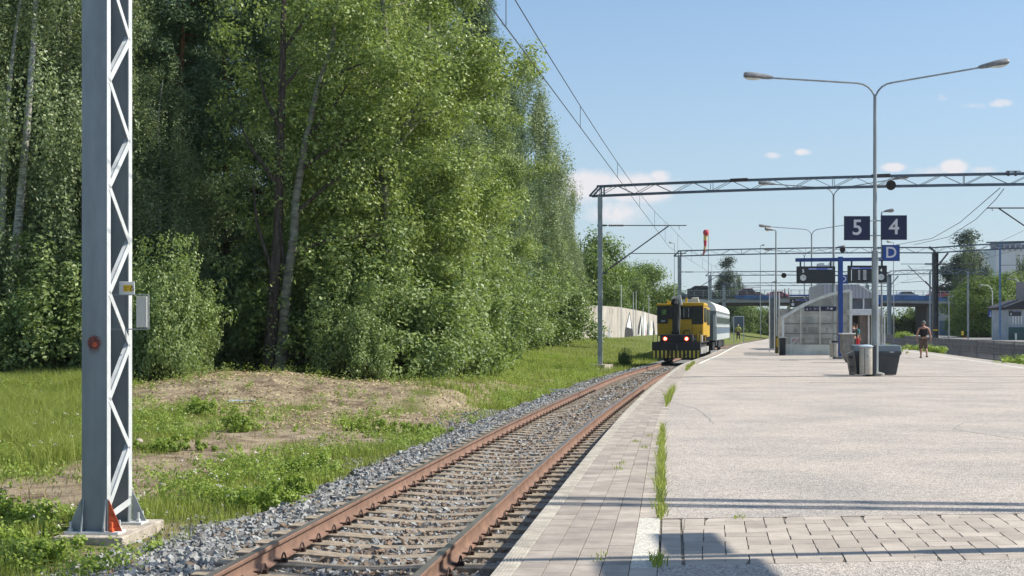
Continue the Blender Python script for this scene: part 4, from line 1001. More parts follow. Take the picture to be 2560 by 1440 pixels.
# side of the machine: rear cab, door, tan panel, windows
part(lambda b: b.box((.60, cy + 5.6, 2.22), (1.54, 3.2, 1.75)), 'rear_cab', m_ty, bevel=.05)
for (y, z0, z1) in ((cy + 1.0, 2.2, 3.0), (cy + 2.7, 2.2, 3.0), (cy + 4.7, 2.05, 2.95), (cy + 6.2, 2.05, 2.95)):
    f = part(lambda b: b.box((1.385, y, (z0 + z1) / 2), (.03, 1.15, z1 - z0)), 'window', m_tb); MB().box((1.404, y, (z0 + z1) / 2), (.012, .98, z1 - z0 - .14)).build('pane', m_glass, f)
part(lambda b: b.box((.98, cy + 3.97, 2.55), (.60, .03, .85)), 'window', m_glass)
part(lambda b: b.box((1.06, cy + 3.96, 1.75), (.50, .03, .72)), 'rear_panel', mat('tan_panel', (.36, .25, .16), .6))
for y in (2.2, 3.6, 7.0, 8.4):
    for x in (-.76, .76):
        wv = part(lambda b: b.lathe((0, 0, 0), [(.10, -.06), (.37, -.06), (.37, .04), (.40, .07), (.40, .09), (.1, .09)], 20), 'wheel', m_wheel); wv.rotation_euler = (0, R(90), 0); wv.location = (x, y, .40)
part(lambda b: b.box((1.22, 5.5, .62), (.12, 8.6, .34)), 'side_sill', mat('pale_grey_frame', (.32, .32, .31), .7, var=.3, scale=2))
for i, (x, y, h) in enumerate(((1.12, .9, .40), (1.18, 1.5, .36), (1.10, 6.0, .42))):
    part(lambda b: b.box((x + .05, y, 1.12 + h / 2), (.26, .22, h)), 'deck_box', m_ty if i != 1 else m_wht, bevel=.02)
part(lambda b: [b.tube([(x, y, 1.1), (x, y, 1.1 + h)], .018, 6) for x, y, h in ((1.25, .5, .55), (1.08, .5, .5), (1.24, 1.9, .6), (-1.25, .2, .62), (-1.02, .3, .5), (1.27, 4.2, .6), (1.27, 5.6, .6))] + [b.tube([(1.27, 1.9, 1.65), (1.27, 5.6, 1.65)], .018, 6)], 'handrails', m_tb)
# crane: column, folded boom, hoses
cr = part(lambda b: (b.box((-.10, 1.25, 2.3), (.25, .34, 1.85)), b.box((-.10, 1.2, 1.62), (.42, .5, .16)), b.tube([(-.25, 1.05, 1.6), (-.25, 1.05, 2.9)], .03, 6)), 'crane_column', m_tb, bevel=.02)
part(lambda b: (b.bar((-.22, 1.1, 3.15), (-.10, 1.25, 3.50), .26, .24), b.bar((.14, 1.0, 3.50), (.07, 1.0, 2.8), .11), b.bar((-.34, 1.1, 3.3), (-.12, 1.1, 3.3), .12)), 'crane_boom', m_tb, parent=cr, bevel=.03)
part(lambda b: (b.bar((.22, .95, 3.12), (.14, .95, 3.58), .14, .2), b.bar((-.28, .9, 3.50), (.20, .95, 3.62), .18, .12)), 'crane_boom', mat('boom_grey', (.50, .50, .48), .45, var=.25), parent=cr, bevel=.02)
part(lambda b: [b.tube([(.10 + .05 * math.sin(i), .92, 3.2), (.12 + .03 * i, .85, 2.6), (.06 + .04 * i, .85, 2.0), (.13, .9, 1.55)], .014, 5) for i in range(3)], 'hoses', mat('hose_grey', (.33, .32, .30), .6), parent=cr)
part(lambda b: (b.box((-.62, cy + .4, 3.34), (.08, .08, .2)), b.box((-.50, cy + .4, 3.30), (.08, .08, .14)), b.box((.42, cy + .3, 3.42), (.10, .12, .26))), 'beacons', m_yel)
part(lambda b: [b.tube([(.62, cy + 1, 3.28), (.70, cy + 1, 3.52), (1.0, cy + 1, 3.55), (1.05, cy + 1, 3.28)], .06, 8)], 'exhaust', m_galvb, smooth=True)
part(lambda b: (b.tube([(.02, -.02, .95), (.05, -.10, .7), (0, -.04, .5)], .035, 6), b.tube([(-.35, .0, .7), (-.32, -.05, .45), (-.22, 0, .32)], .025, 6), b.tube([(.42, .0, .62), (.52, -.06, .38), (.60, 0, .45)], .025, 6)), 'coupler_hoses', m_tb)
part(lambda b: b.tube([(.30, 1.6, 1.52), (.34, 1.6, 1.72), (.62, 1.6, 1.76), (.70, 1.6, 1.52)], .035, 8), 'grab_rail', m_tb)

# ---------------------------------------------------------------- coach
c_rz = -math.atan(.184)
cb = Vector((float(track_x(97)), 97.0, RAIL_Z))
co = empty('passenger_coach', cb, 'grey and blue passenger coach with a white roof coupled behind the yellow machine', 'coach', rz=c_rz)
m_cw = mat('coach_roof_white', (.66, .68, .66), .5, var=.08, scale=.8); m_cg = mat('coach_grey', (.15, .17, .18), .45, var=.1); m_cb = mat('coach_blue', (.09, .14, .20), .4, var=.1)
m_cl = mat('coach_light_grey', (.40, .44, .45), .5, var=.1)
def prof_sweep(pr, y0, y1, name, m, parent=co):
    b = MB(); k = len(pr)
    for y in (y0, y1): b.v += [(x, y, z) for x, z in pr]
    b.f = [(i, (i + 1) % k, (i + 1) % k + k, i + k) for i in range(k)] + [tuple(range(k)), tuple(reversed(range(k, 2 * k)))]
    return b.build(name, m, parent, smooth=True)
roofp = [(1.50 * math.cos(a) ** .85 if a < math.pi / 2 else -1.50 * abs(math.cos(a)) ** .85, 3.02 + .78 * math.sin(a) ** .9) for a in np.linspace(0.0, math.pi, 17)]
prof_sweep(roofp, 0, 26, 'roof', m_cw)
prof_sweep([(1.49, 3.02), (-1.49, 3.02), (-1.49, 1.05), (1.49, 1.05)], 0, 26, 'body', m_cg)
for (z0, z1, m, nm) in ((2.70, 2.84, m_cl, 'upper_stripe'), (1.93, 2.08, m_cl, 'middle_stripe'), (1.50, 1.86, m_cb, 'blue_band'), (1.05, 1.46, m_cl, 'lower_panel')):
    part(lambda b: b.box((1.497, 13, (z0 + z1) / 2), (.018, 25.9, z1 - z0)), nm, m, parent=co)
for i in range(12):
    f = part(lambda b: b.box((1.50, 1.9 + i * 2.05, 2.39), (.02, 1.35, .56)), 'window', m_cl, parent=co); MB().box((1.513, 1.9 + i * 2.05, 2.39), (.012, 1.2, .44)).build('pane', m_glass, f)
for y in (3.2, 5.6, 20.6, 23.0):
    for x in (-.76, .76):
        wv = part(lambda b: b.lathe((0, 0, 0), [(.10, -.06), (.43, -.06), (.43, .04), (.46, .07), (.46, .09), (.1, .09)], 18), 'wheel', m_wheel, parent=co); wv.rotation_euler = (0, R(90), 0); wv.location = (x, y, .46)
part(lambda b: (b.box((0, 4.4, .62), (2.3, 3.6, .5)), b.box((0, 21.8, .62), (2.3, 3.6, .5)), b.box((.9, 13, .72), (.7, 7, .55))), 'underframe', m_tb, parent=co)
part(lambda b: (b.box((1.38, -.1, 1.9), (.16, .25, 1.7)), b.box((1.52, 25.6, 1.6), (.06, .08, 1.5)), b.box((1.52, -.02, 1.35), (.07, .07, 1.3))), 'end_posts', m_cl, parent=co)

# ---------------------------------------------------------------- bins
m_bin = mat('dark_grey_plastic', (.055, .063, .07), .55, var=.15, scale=3); m_steel = mat('brushed_steel', (.50, .455, .385), .45, metal=.25, var=.12, scale=5, stretch=(1, 1, 8)); m_lid = mat('pale_blue_lid', (.42, .49, .56), .45, var=.06)
m_binl = mat('grey_bin_lid', (.10, .13, .155), .5, var=.1)
def grit_bin(px_c, d, wd, label, rz=0.0):
    root = empty('grit_bin', (P(px_c, 0, d).x, d, 0), label, 'bin', 'dark grey tapered grit bins', rz); w1, w0 = wd / 2, wd * .33
    b = MB(); vs = []
    for (hw, hd, z) in ((w0, .22, .02), (w1 * .92, .34, .64)): vs += [(-hw, -hd, z), (hw, -hd, z), (hw, hd, z), (-hw, hd, z)]
    b.add(vs, [(0, 1, 2, 3), (4, 7, 6, 5), (0, 4, 5, 1), (1, 5, 6, 2), (2, 6, 7, 3), (3, 7, 4, 0)]).build('body', m_bin, root, bevel=.015)
    b = MB(); b.box((0, 0, .69), (wd, .76, .10)); b.build('rim', m_bin, root, bevel=.012)
    lid = MB().prism([(-w1, -.38, .742), (-w1, .38, .742), (-w1, .38, .95), (-w1, -.30, .93)], (wd, 0, 0)).build('lid', m_binl, root, bevel=.02)
    MB().box((.08, -.395, .73), (.12, .02, .03)).build('latch', m_galvb, lid)
grit_bin(2217, 45.6, .76, 'grey grit bin to the right of the lamp pole', R(-4))
grit_bin(2158, 45.9, .70, 'grey grit bin to the left, mostly hidden behind the steel waste bin', R(-4))
root = empty('waste_bin', (P(2127, 0, 45.3).x, 45.3, 0), 'slanted stainless litter bin with a dark slot, leftmost of the bins at the lamp', 'bin')
b = MB(); b.prism([(-.14, -.1, .66), (.08, -.1, .78), (.16, -.1, .04), (-.02, -.1, .02)], (0, .22, 0)); b.build('body', mat('worn_steel', (.20, .19, .17), .5, metal=.3, var=.35, scale=5), root, bevel=.01)
MB().box((-.03, -.11, .57), (.11, .02, .05)).build('slot', m_blk, root)
def round_bin(px, d, r, h, label, lidm, open_=False, shape=False):
    root = empty('waste_bin', (P(px, 0, d).x, d, 0), label, 'bin', 'round steel waste bins')
    MB().lathe((0, 0, .06), [(r * .96, 0), (r, .03), (r, h - .1), (r * .98, h - .09)], 26).build('body', m_steel, root, smooth=True)
    MB().box((-r * .42, -r * .915, h / 2), (.012, .02, h * .86)).build('seam', m_blk, root)
    if open_: MB().lathe((0, 0, h - .08), [(r * 1.04, .0), (r * 1.04, .14), (r * .9, .14), (r * .9, .02)], 26).build('rim', m_galvb, root, smooth=True); MB().box((0, -r * .98, h - .0), (r * 1.7, .05, .11)).build('opening', m_blk, root, bevel=.02)
    else: MB().lathe((0, 0, h - .03), [(r * 1.12, 0), (r * 1.12, .02), (r * .8, .055), (r * .2, .07)], 26).build('lid', lidm, root, smooth=True)
    MB().box((r + .06, 0, h * .55), (.10, .10, h * .92)).build('mounting_post', m_bin, root)
    return root
rb = round_bin(2165, 44.6, .195, .93, 'beige steel cylinder bin with a pale blue lid, strapped to the tall lamp pole', m_lid)
MB().box((0.0, -.196, .62), (.035, .01, .07)).build('sticker', m_galv, rb)
round_bin(2086, 71.0, .23, .80, 'open-topped steel waste bin beside the blue display post', m_lid, True)
# service cabinet between shelter and bins
cbn = empty('service_cabinet', (P(2123, 0, 62).x, 62, 0), 'slanted grey steel cabinet behind the litter bins at the lamp', 'cabinet')
b = MB(); b.prism([(-.30, 0, .5), (-.05, 0, .0), (.22, 0, 0), (.22, 0, 1.2), (-.30, 0, 1.2)], (0, .5, 0)); b.build('body', mat('cabinet_grey', (.22, .205, .185), .6, var=.2), cbn, bevel=.015)
MB().box((-.04, .2, 1.225), (.60, .62, .05)).build('top', m_wht, cbn, bevel=.01)

# ---------------------------------------------------------------- glass stair shelter
DS = 78.0
m_frame = mat('shelter_frame_white', (.70, .72, .70), .5, var=.1, scale=2); m_fpan = mat('shelter_panel', (.62, .62, .55), .6, var=.12, scale=1.2)
m_gl = mat('dusty_shelter_glass', (.50, .49, .46), .25, trans=.62, var=.25, scale=1.3); m_grl = mat('milky_roof_glass', (.62, .63, .62), .35, trans=.55, var=.2, scale=1.0)
sx = P(1956, 0, DS).x
sh = empty('stair_shelter', (sx, DS, 0), 'curved glass shelter over the underpass stairs, with a curved grey roof edge', 'shelter', rz=R(-9))
zf = lambda py: CH + (HY - py) * DS / F; xf = lambda px: (px - 1956) * DS / F
arcpx = [(1956, 795), (1975, 783), (2000, 768), (2025, 755), (2050, 744), (2075, 736), (2100, 730), (2123, 727)]
arc = [(xf(a), zf(b_)) for a, b_ in arcpx]; LEN = 9.0
def shpart(fn, name, m, parent=sh, **k): b = MB(); fn(b); return b.build(name, m, parent, **k)
for y in (0, LEN):
    shpart(lambda b: [b.bar((arc[i][0], y, arc[i][1]), (arc[i + 1][0], y, arc[i + 1][1]), .12, .15) for i in range(len(arc) - 1)], 'arched_beam', m_frame)
    shpart(lambda b: b.box((.03, y, arc[0][1] / 2 + .3), (.12, .12, arc[0][1] - .6)), 'post', m_frame)
    shpart(lambda b: b.box((arc[-1][0], y, arc[-1][1] / 2), (.14, .12, arc[-1][1])), 'post', m_frame)
shpart(lambda b: b.add([(x, y, z + .03) for y in (-.1, LEN + .1) for x, z in arc], [(i, i + 1, i + 1 + len(arc), i + len(arc)) for i in range(len(arc) - 1)]), 'glass_roof', m_grl)
shpart(lambda b: b.prism([(x, .0, z - .07) for x, z in arc] + [(arc[-1][0], 0, .62), (.05, 0, .62)], (0, .012, 0)), 'front_glass', m_gl)
shpart(lambda b: (b.box((arc[-1][0] / 2 - .25, -.01, .30), (arc[-1][0] - .75, .05, .56))), 'lower_panel', m_fpan)
for px in (2001, 2048): shpart(lambda b: b.box((xf(px), -.03, 1.35), (.055, .06, 2.5 if px > 2001 else 2.2)), 'mullion', m_fpan)
for py in (809, 834, 863): shpart(lambda b: b.box((1.75, .03, zf(py)), (3.3, .05, .07)), 'rail', mat('rail_grey', (.16, .15, .14), .6))
shpart(lambda b: b.box((-.0, .1, .47), (.33, .4, .94)), 'stone_plinth', mat('dark_plinth', (.055, .053, .05), .9, var=.2)); shpart(lambda b: b.box((0, .1, .96), (.38, .45, .05)), 'plinth_cap', m_frame)
shpart(lambda b: (b.bar((.42, -.1, .92), (.85, -.1, .92), .04), b.bar((.45, -.1, .0), (.45, -.1, .9), .04), b.bar((.47, -.1, .55), (.80, -.1, .9), .03)), 'ticket_stand', m_frame)
# side and back walls, things seen dimly through the glass
m_in = mat('inner_wall', (.55, .52, .48), .8, var=.35, scale=1.1); m_ind = mat('inner_dark', (.08, .06, .05), .8, var=.4, scale=1)
shpart(lambda b: b.box((1.7, LEN - .3, 1.3), (3.3, .08, 2.6)), 'back_wall', m_in)
shpart(lambda b: b.box((2.2, 2.5, .45), (2.4, .2, .9)), 'stair_parapet', m_ind)
for (x, z, w_, h_, m) in ((.55, 1.95, .22, .5, m_wht), (.98, 2.05, .3, .3, m_clk), (1.5, 1.85, .5, .45, m_cb), (1.25, 1.35, .16, .26, m_ind), (1.7, 1.35, .5, .3, m_ind), (2.05, 1.3, .2, .4, m_wht), (2.5, 2.05, .3, .22, m_wht), (2.45, 1.3, .12, .34, m_tb), (.75, .85, .3, .2, m_sr), (1.5, .8, .5, .25, m_cl)):
    shpart(lambda b: b.box((x, 1.2 + x * .5, z), (w_, .03, h_)), 'notice', m)
shpart(lambda b: b.box((.70, .4, 1.33), (.14, .02, .20)), 'notice', m_blk)
shpart(lambda b: b.prism([(2.98, .06, .75), (3.36, .06, .75), (3.40, .06, 3.2), (3.3, .06, 3.33), (2.98, .06, 3.22)], (0, .05, 0)), 'end_panel', mat('cream_end_panel', (.66, .63, .55), .6, var=.1))
sgb = empty('direction_sign', (sx + xf(2048) + .0, DS - .12 - .2, zf(772)), 'long dark blue direction sign with white arrows on the glass shelter', 'sign', rz=R(-9))
wS = 78 * DS / F
MB().box((0, 0, 0), (wS, .04, .235)).build('panel', m_navy, sgb)
def arrow(b, x, s, ang):
    M = Matrix.Rotation(ang, 3, 'Y')
    for p, q in (((0, 0, -.07), (0, 0, .07)), ((0, 0, .07), (-.05, 0, .02)), ((0, 0, .07), (.05, 0, .02))): b.bar(M @ Vector(p) * s + Vector((x, -.024, 0)), M @ Vector(q) * s + Vector((x, -.024, 0)), .022, .004, up=(0, 1, 0))
b = MB(); arrow(b, -wS * .42, 1, math.pi); arrow(b, wS * .22, 1, R(45)); b.build('arrow', m_sgn, sgb)
b = MB(); b.box((wS * .34, -.024, 0), (.12, .004, .09)); b.box((-wS * .31, -.024, .03), (.10, .004, .014)); b.box((-wS * .31, -.024, -.02), (.08, .004, .014)); b.box((-wS * .17, -.024, .045), (.16, .004, .014)); b.box((-wS * .17, -.024, 0), (.14, .004, .014)); b.box((-wS * .17, -.024, -.045), (.15, .004, .014)); b.build('pictogram', m_sgn, sgb)
text('1', .16, (-wS * .075, -.024, 0), m_sgn, sgb)

# ---------------------------------------------------------------- lift building behind the shelter
DL = 97.0
lx = P(2058, 0, DL).x; lb_ = empty('lift_building', (lx, DL, 0), 'lift building with a lilac corrugated gable and white band behind the glass shelter', 'building', rz=R(-4))
xl = lambda px: (px - 2058) * DL / F; zl = lambda py: CH + (HY - py) * DL / F
m_corr = bpy.data.materials.new('corrugated_lilac_sheet'); m_corr.use_nodes = True
t_ = m_corr.node_tree; bb = t_.nodes['Principled BSDF']; bb.inputs['Roughness'].default_value = .5; cc = N(t_, 'ShaderNodeTexCoord'); wv_ = N(t_, 'ShaderNodeTexWave'); wv_.inputs['Scale'].default_value = 1.35; wv_.inputs['Distortion'].default_value = 0; wv_.bands_direction = 'X'
L(t_, cc.outputs['Object'], wv_.inputs['Vector']); rp = N(t_, 'ShaderNodeValToRGB'); rp.color_ramp.elements[0].color = (.30, .31, .36, 1); rp.color_ramp.elements[1].color = (.42, .43, .49, 1); L(t_, wv_.outputs[0], rp.inputs[0]); L(t_, rp.outputs[0], bb.inputs['Base Color'])
bp = N(t_, 'ShaderNodeBump'); bp.inputs['Distance'].default_value = .03; L(t_, wv_.outputs[0], bp.inputs['Height']); L(t_, bp.outputs[0], bb.inputs['Normal'])
def lpart(fn, name, m, parent=lb_, **k): b = MB(); fn(b); return b.build(name, m, parent, **k)
lpart(lambda b: b.prism([(xl(2058), 0, zl(746)), (xl(2058), 0, zl(711)), (xl(2141), 0, zl(711)), (xl(2160), 0, zl(721)), (xl(2176), 0, zl(732)), (xl(2186), 0, zl(742)), (xl(2186), 0, zl(746))], (0, 7, 0)), 'gable', m_corr)
lpart(lambda b: [b.bar((xl(a), -.08, zl(c)), (xl(e), -.08, zl(g)), .07) for a, c, e, g in ((2141, 710, 2160, 720), (2160, 720, 2176, 731), (2176, 731, 2187, 742))], 'roof_edge', m_frame)
lpart(lambda b: b.box(((xl(2058) + xl(2186)) / 2, 3.6, (zl(746) + zl(773)) / 2), (xl(2186) - xl(2058), 6.8, zl(746) - zl(773))), 'upper_wall', mat('upper_wall_grey', (.15, .15, .165), .5, var=.2, scale=1))
for px in (2126, 2158, 2181): lpart(lambda b: b.box((xl(px), .12, (zl(743) + zl(773)) / 2), (.09, .12, zl(743) - zl(773))), 'window_post', m_frame)
lpart(lambda b: b.box(((xl(2095) + xl(2205)) / 2, 3.2, (zl(773) + zl(788)) / 2), (xl(2205) - xl(2095), 7.2, zl(773) - zl(788))), 'white_band', mat('fascia_grey', (.66, .68, .70), .5, var=.08), bevel=.02)
lpart(lambda b: b.box(((xl(2150) + xl(2190)) / 2, 3.2, zl(788) / 2), (xl(2190) - xl(2150), 6, zl(788) - .01)), 'wall', mat('brown_render_wall', (.19, .16, .145), .8, var=.2, scale=1.5))
lpart(lambda b: b.box(((xl(2070) + xl(2140)) / 2, 5.2, zl(788) / 2), (xl(2140) - xl(2070), .2, zl(788) - .01)), 'wall', m_in)
lpart(lambda b: b.box((xl(2143), 1.2, 1.15), (.62, .1, 2.3)), 'door', m_tb); lpart(lambda b: (b.box((xl(2153), 1.1, 1.2), (.09, .1, 2.4)), b.box((xl(2143), 1.1, 2.38), (.7, .1, .09))), 'door_frame', m_fpan)
for px in (2170, 2178, 2196, 2201, 2209): lpart(lambda b: b.box((xl(px), .0, zl(788) / 2), (.09, .12, zl(788) - .01)), 'post', m_frame)
b = MB()
for (px, py, w_, h_) in ((2061, 653, .14, .25), (2070, 652, .3, .28), (2084, 657, .28, .1), (2090, 652, .1, .3)): b.box((xl(px), 3, zl(py + 6)), (w_, .3, h_))
b.box((xl(2075), 3, zl(690)), (.9, .5, 1.7)); b.build('roof_units', m_galvb, lb_)
# glazed screens at the left end of the shelter
sc2 = empty('glass_screen', (P(1935, 0, 90).x, 90, 0), 'tall grey glass screen with white edges left of the shelter', 'screen', rz=R(-6))
kx = 90 / F; m_scg = mat('blue_grey_glass', (.13, .16, .18), .2, trans=.12, var=.2)
MB().box((.0, .0, 1.75), (22 * kx, .04, 3.1)).build('pane', m_scg, sc2)
MB().box((-11 * kx, 0, 1.8), (.06, .08, 3.6)).build('post', m_wht, sc2); MB().box((1 * kx, -.06, 1.9), (.05, .06, 3.7)).build('post', m_wht, sc2); MB().box((13 * kx, 0, 1.95), (.08, .08, 3.4)).build('post', m_wht, sc2)
MB().box((26 * kx, .6, 1.75), (24 * kx, .04, 1.35)).build('pane', m_scg, sc2)
st = empty('bollard', (P(1943, 0, 84).x, 84, 0), 'yellow and dark striped post at the left corner of the shelter', 'bollard')
MB().lathe((0, 0, 0), [(.10, 0), (.09, .95), (.05, 1.0)], 12).build('post', mat('olive_post', (.09, .09, .03), .7), st); MB().box((-.02, -.09, .62), (.05, .03, .5)).build('yellow_mark', m_yel, st)

# ---------------------------------------------------------------- people
def skin_body(name, joints, edges, m, parent, sub=2):
    bm = bmesh.new(); vs = {}; lay = bm.verts.layers.skin.verify()
    for k, (p, r) in joints.items():
        v = bm.verts.new(p); v[lay].radius = (r, r) if not isinstance(r, tuple) else r; vs[k] = v
    next(iter(vs.values()))[lay].use_root = True
    for a, b_ in edges: bm.edges.new((vs[a], vs[b_]))
    me = bpy.data.meshes.new(name); bm.to_mesh(me); bm.free(); me.materials.append(m)
    o = bpy.data.objects.new(name, me); col.objects.link(o); o.parent = parent
    sk = o.modifiers.new('skin', 'SKIN'); sk.use_smooth_shade = True
    if sub: ss = o.modifiers.new('sub', 'SUBSURF'); ss.levels = sub; ss.render_levels = sub
    return o
m_skin = mat('skin_tanned', (.42, .22, .15), .6, var=.08)
def person(loc, rz, label, top, legs, shoes, hair, pose, sleeve=0, short=False, group=None, cap=None, H=1.76, wide=1.0):
    root = empty('person', loc, label, 'person', group, rz)
    s = H / 1.76; w_ = wide
    J = dict(pelvis=((0, 0, .95), (.135 * w_, .11)), waist=((0, .0, 1.08), (.135 * w_, .105)), chest=((0, .01, 1.30), (.165 * w_, .115)), sho=((0, .0, 1.43), (.13 * w_, .085)), neck=((0, .0, 1.52), .052), head0=((0, -.012, 1.59), (.068, .078)), head1=((0, -.012, 1.68), (.074, .086)), head2=((0, -.005, 1.745), (.045, .05)))
    E = [('pelvis', 'waist'), ('waist', 'chest'), ('chest', 'sho'), ('sho', 'neck'), ('neck', 'head0'), ('head0', 'head1'), ('head1', 'head2')]
    for sd_, sg in (('l', -1), ('r', 1)):
        q = pose[sd_]
        J['s' + sd_] = ((sg * .185 * w_, 0, 1.42), .062 * w_); J['e' + sd_] = (q['elbow'], .044 * w_); J['w' + sd_] = (q['wrist'], .029)
        ex, wr_ = Vector(q['elbow']), Vector(q['wrist']); d = (wr_ - ex).normalized()
        J['p' + sd_] = (wr_ + d * .07, (.036, .018)); E += [('sho', 's' + sd_), ('s' + sd_, 'e' + sd_), ('e' + sd_, 'w' + sd_), ('w' + sd_, 'p' + sd_)]
        J['h' + sd_] = ((sg * .095, 0, .90), .098 * w_); J['k' + sd_] = (q['knee'], .060 * w_); J['c' + sd_] = (tuple(Vector(q['knee']) * .55 + Vector(q['ankle']) * .45 + Vector((0, -.015, 0))), .056 * w_); J['a' + sd_] = (q['ankle'], .036)
        E += [('pelvis', 'h' + sd_), ('h' + sd_, 'k' + sd_), ('k' + sd_, 'c' + sd_), ('c' + sd_, 'a' + sd_)]
        ft = Vector(q['ankle']) + Vector((0, q.get('toe', .14), -.045)); J['f' + sd_] = (tuple(ft), (.038, .026)); E.append(('a' + sd_, 'f' + sd_))
        for i in range(4):     # fingers as short chains rooted in the palm
            k0, k1 = 'g%s%d' % (sd_, i), 'i%s%d' % (sd_, i); b0 = wr_ + d * .11 + Vector((0, (i - 1.5) * .018, 0))
            J[k0] = (tuple(b0), .010); J[k1] = (tuple(b0 + d * (.06 - .006 * abs(i - 1.4)) + Vector((-sg * .02, 0, 0))), .008); E += [('p' + sd_, k0), (k0, k1)]
        J['t' + sd_] = (tuple(wr_ + d * .06 + Vector((-sg * .01, .045, 0))), .010); E.append(('p' + sd_, 't' + sd_))
    body = skin_body('body', J, E, m_skin, root, 1)
    # clothing shells
    pad = .016
    ct = {k: (J[k][0], tuple(x + pad for x in (J[k][1] if isinstance(J[k][1], tuple) else (J[k][1],) * 2))) for k in ('pelvis', 'waist', 'chest')}
    ct['sho'] = ((0, 0, 1.425), (.13 * w_ + .012, .095)); ec = [('pelvis', 'waist'), ('waist', 'chest'), ('chest', 'sho')]
    for sd_, sg in (('l', -1), ('r', 1)):
        ct['x' + sd_] = ((sg * (.15 if not sleeve else .19) * w_, 0, 1.435), .07); ec.append(('sho', 'x' + sd_))
        if sleeve:
            e = Vector(pose[sd_]['elbow']); ct['y' + sd_] = (tuple(Vector((sg * .185 * w_, 0, 1.42)).lerp(e, .95)), .058); ec.append(('x' + sd_, 'y' + sd_))
            if sleeve > 1: ct['z' + sd_] = (tuple(e.lerp(Vector(pose[sd_]['wrist']), .9)), .045); ec.append(('y' + sd_, 'z' + sd_))
    skin_body('top', ct, ec, top, root, 1)
    lt = dict(pelvis=((0, 0, .99), (.135 * w_ + .022, .13))); le = []
    for sd_, sg in (('l', -1), ('r', 1)):
        kn, an = Vector(pose[sd_]['knee']), Vector(pose[sd_]['ankle'])
        lt['h' + sd_] = ((sg * .095, 0, .88), .122 * w_); lt['k' + sd_] = (tuple(kn + Vector((0, 0, -.02))), .098 * w_ if short else .078); le += [('pelvis', 'h' + sd_), ('h' + sd_, 'k' + sd_)]
        if short: lt['m' + sd_] = (tuple(kn.lerp(an, .22)), .10 * w_); le.append(('k' + sd_, 'm' + sd_))
        else: lt['a' + sd_] = (tuple(an + Vector((0, 0, .04))), .06); le.append(('k' + sd_, 'a' + sd_))
    skin_body('trousers' if not short else 'shorts', lt, le, legs, root, 1)
    for sd_ in 'lr':
        a = Vector(pose[sd_]['ankle']); t = pose[sd_].get('toe', .14)
        b = MB(); b.box((a.x, a.y + t * .42, a.z - .058), (.10, .27, .055)); b.build('shoe', shoes, root, bevel=.02)
    b = MB(); n = 14; vs = []
    M = MB().lathe((0, -.008, 1.64), [(.086, .0), (.093, .05), (.085, .10), (.05, .135), (.01, .145)], 16); M.v = [(x * .95, (y + .008) * 1.08 - .020, z) for x, y, z in M.v]; M.build('hair' if cap is None else 'cap', hair if cap is None else cap, root, smooth=True)
    for sg in (-1, 1): MB().lathe((0, 0, 0), [(.006, -.03), (.018, -.02), (.02, .015), (.008, .03)], 8).build('ear', m_skin, root, smooth=True).location = (sg * .082, -.01, 1.655)
    # face on the +y side
    b = MB(); b.prism([(-.012, .070, 1.655), (.012, .070, 1.655), (.0, .07, 1.695)], (0, .028, 0)); b.build('nose', m_skin, root, smooth=True)
    for sg in (-1, 1): MB().lathe((0, 0, 0), [(.004, -.008), (.010, 0), (.004, .008)], 8).build('eye', m_blk, root).location = (sg * .032, .072, 1.685)
    MB().box((0, .075, 1.625), (.045, .012, .010)).build('mouth', m_red_lip, root)
    root.scale = (s, s, s); return root
m_red_lip = mat('lips', (.30, .09, .08), .6)
walk = dict(l=dict(elbow=(-.30, -.04, 1.15), wrist=(-.31, .04, .90), knee=(-.10, .16, .52), ankle=(-.11, .10, .085)), r=dict(elbow=(.30, -.06, 1.15), wrist=(.33, .02, .90), knee=(.11, .02, .50), ankle=(.13, -.20, .13)))
standp = dict(l=dict(elbow=(-.26, -.03, 1.15), wrist=(-.25, .06, .90), knee=(-.11, .02, .50), ankle=(-.13, -.02, .085)), r=dict(elbow=(.26, -.03, 1.15), wrist=(.25, .08, .92), knee=(.11, .02, .50), ankle=(.13, -.0, .085)))
hips = dict(l=dict(elbow=(-.33, -.08, 1.17), wrist=(-.17, .05, 1.0), knee=(-.12, .02, .50), ankle=(-.15, -.02, .085)), r=dict(elbow=(.33, -.08, 1.17), wrist=(.17, .05, 1.0), knee=(.12, .02, .50), ankle=(.15, 0, .085)))
mc = lambda n, c: mat(n, c, .85, var=.15, scale=8)
person((P(2309, 0, 71).x, 71, 0), R(-8), 'man in a black vest and brown knee-length shorts walking away along the platform', mc('black_vest', (.020, .014, .016)), mc('brown_shorts', (.115, .085, .075)), mc('dark_sandal', (.06, .03, .025)), mc('grey_hair', (.20, .20, .19)), walk, short=True, cap=mc('grey_cap', (.17, .19, .18)), H=1.80, wide=1.08)
person((P(1845.5, 0, 168).x, 168, 0), R(165), 'track worker in a yellow hi-vis vest and black trousers at the end of the coach', mat('hivis_vest', (.50, .62, .04), .7, emit=None), mc('black_trousers', (.015, .015, .017)), m_blk, mc('worker_cap', (.5, .55, .1)), hips, sleeve=1, cap=mc('hivis_helmet', (.55, .6, .15)), H=1.78)
person((P(2133, 0, 80).x, 80, .0), R(30), 'person in a dark jacket and cap standing at the doorway of the shelter', mc('black_jacket', (.02, .025, .025)), mc('black_trousers2', (.02, .02, .02)), m_blk, mc('hair_dark', (.03, .02, .015)), standp, sleeve=2, H=1.72)
person((P(2141, 0, 81.5).x, 81.5, .0), R(-60), 'person in a teal top and red trousers beside the doorway of the shelter', mc('teal_top', (.05, .22, .24)), mc('red_trousers', (.62, .03, .04)), m_wht, mc('hair_dark2', (.03, .02, .015)), standp, sleeve=1, H=1.66)
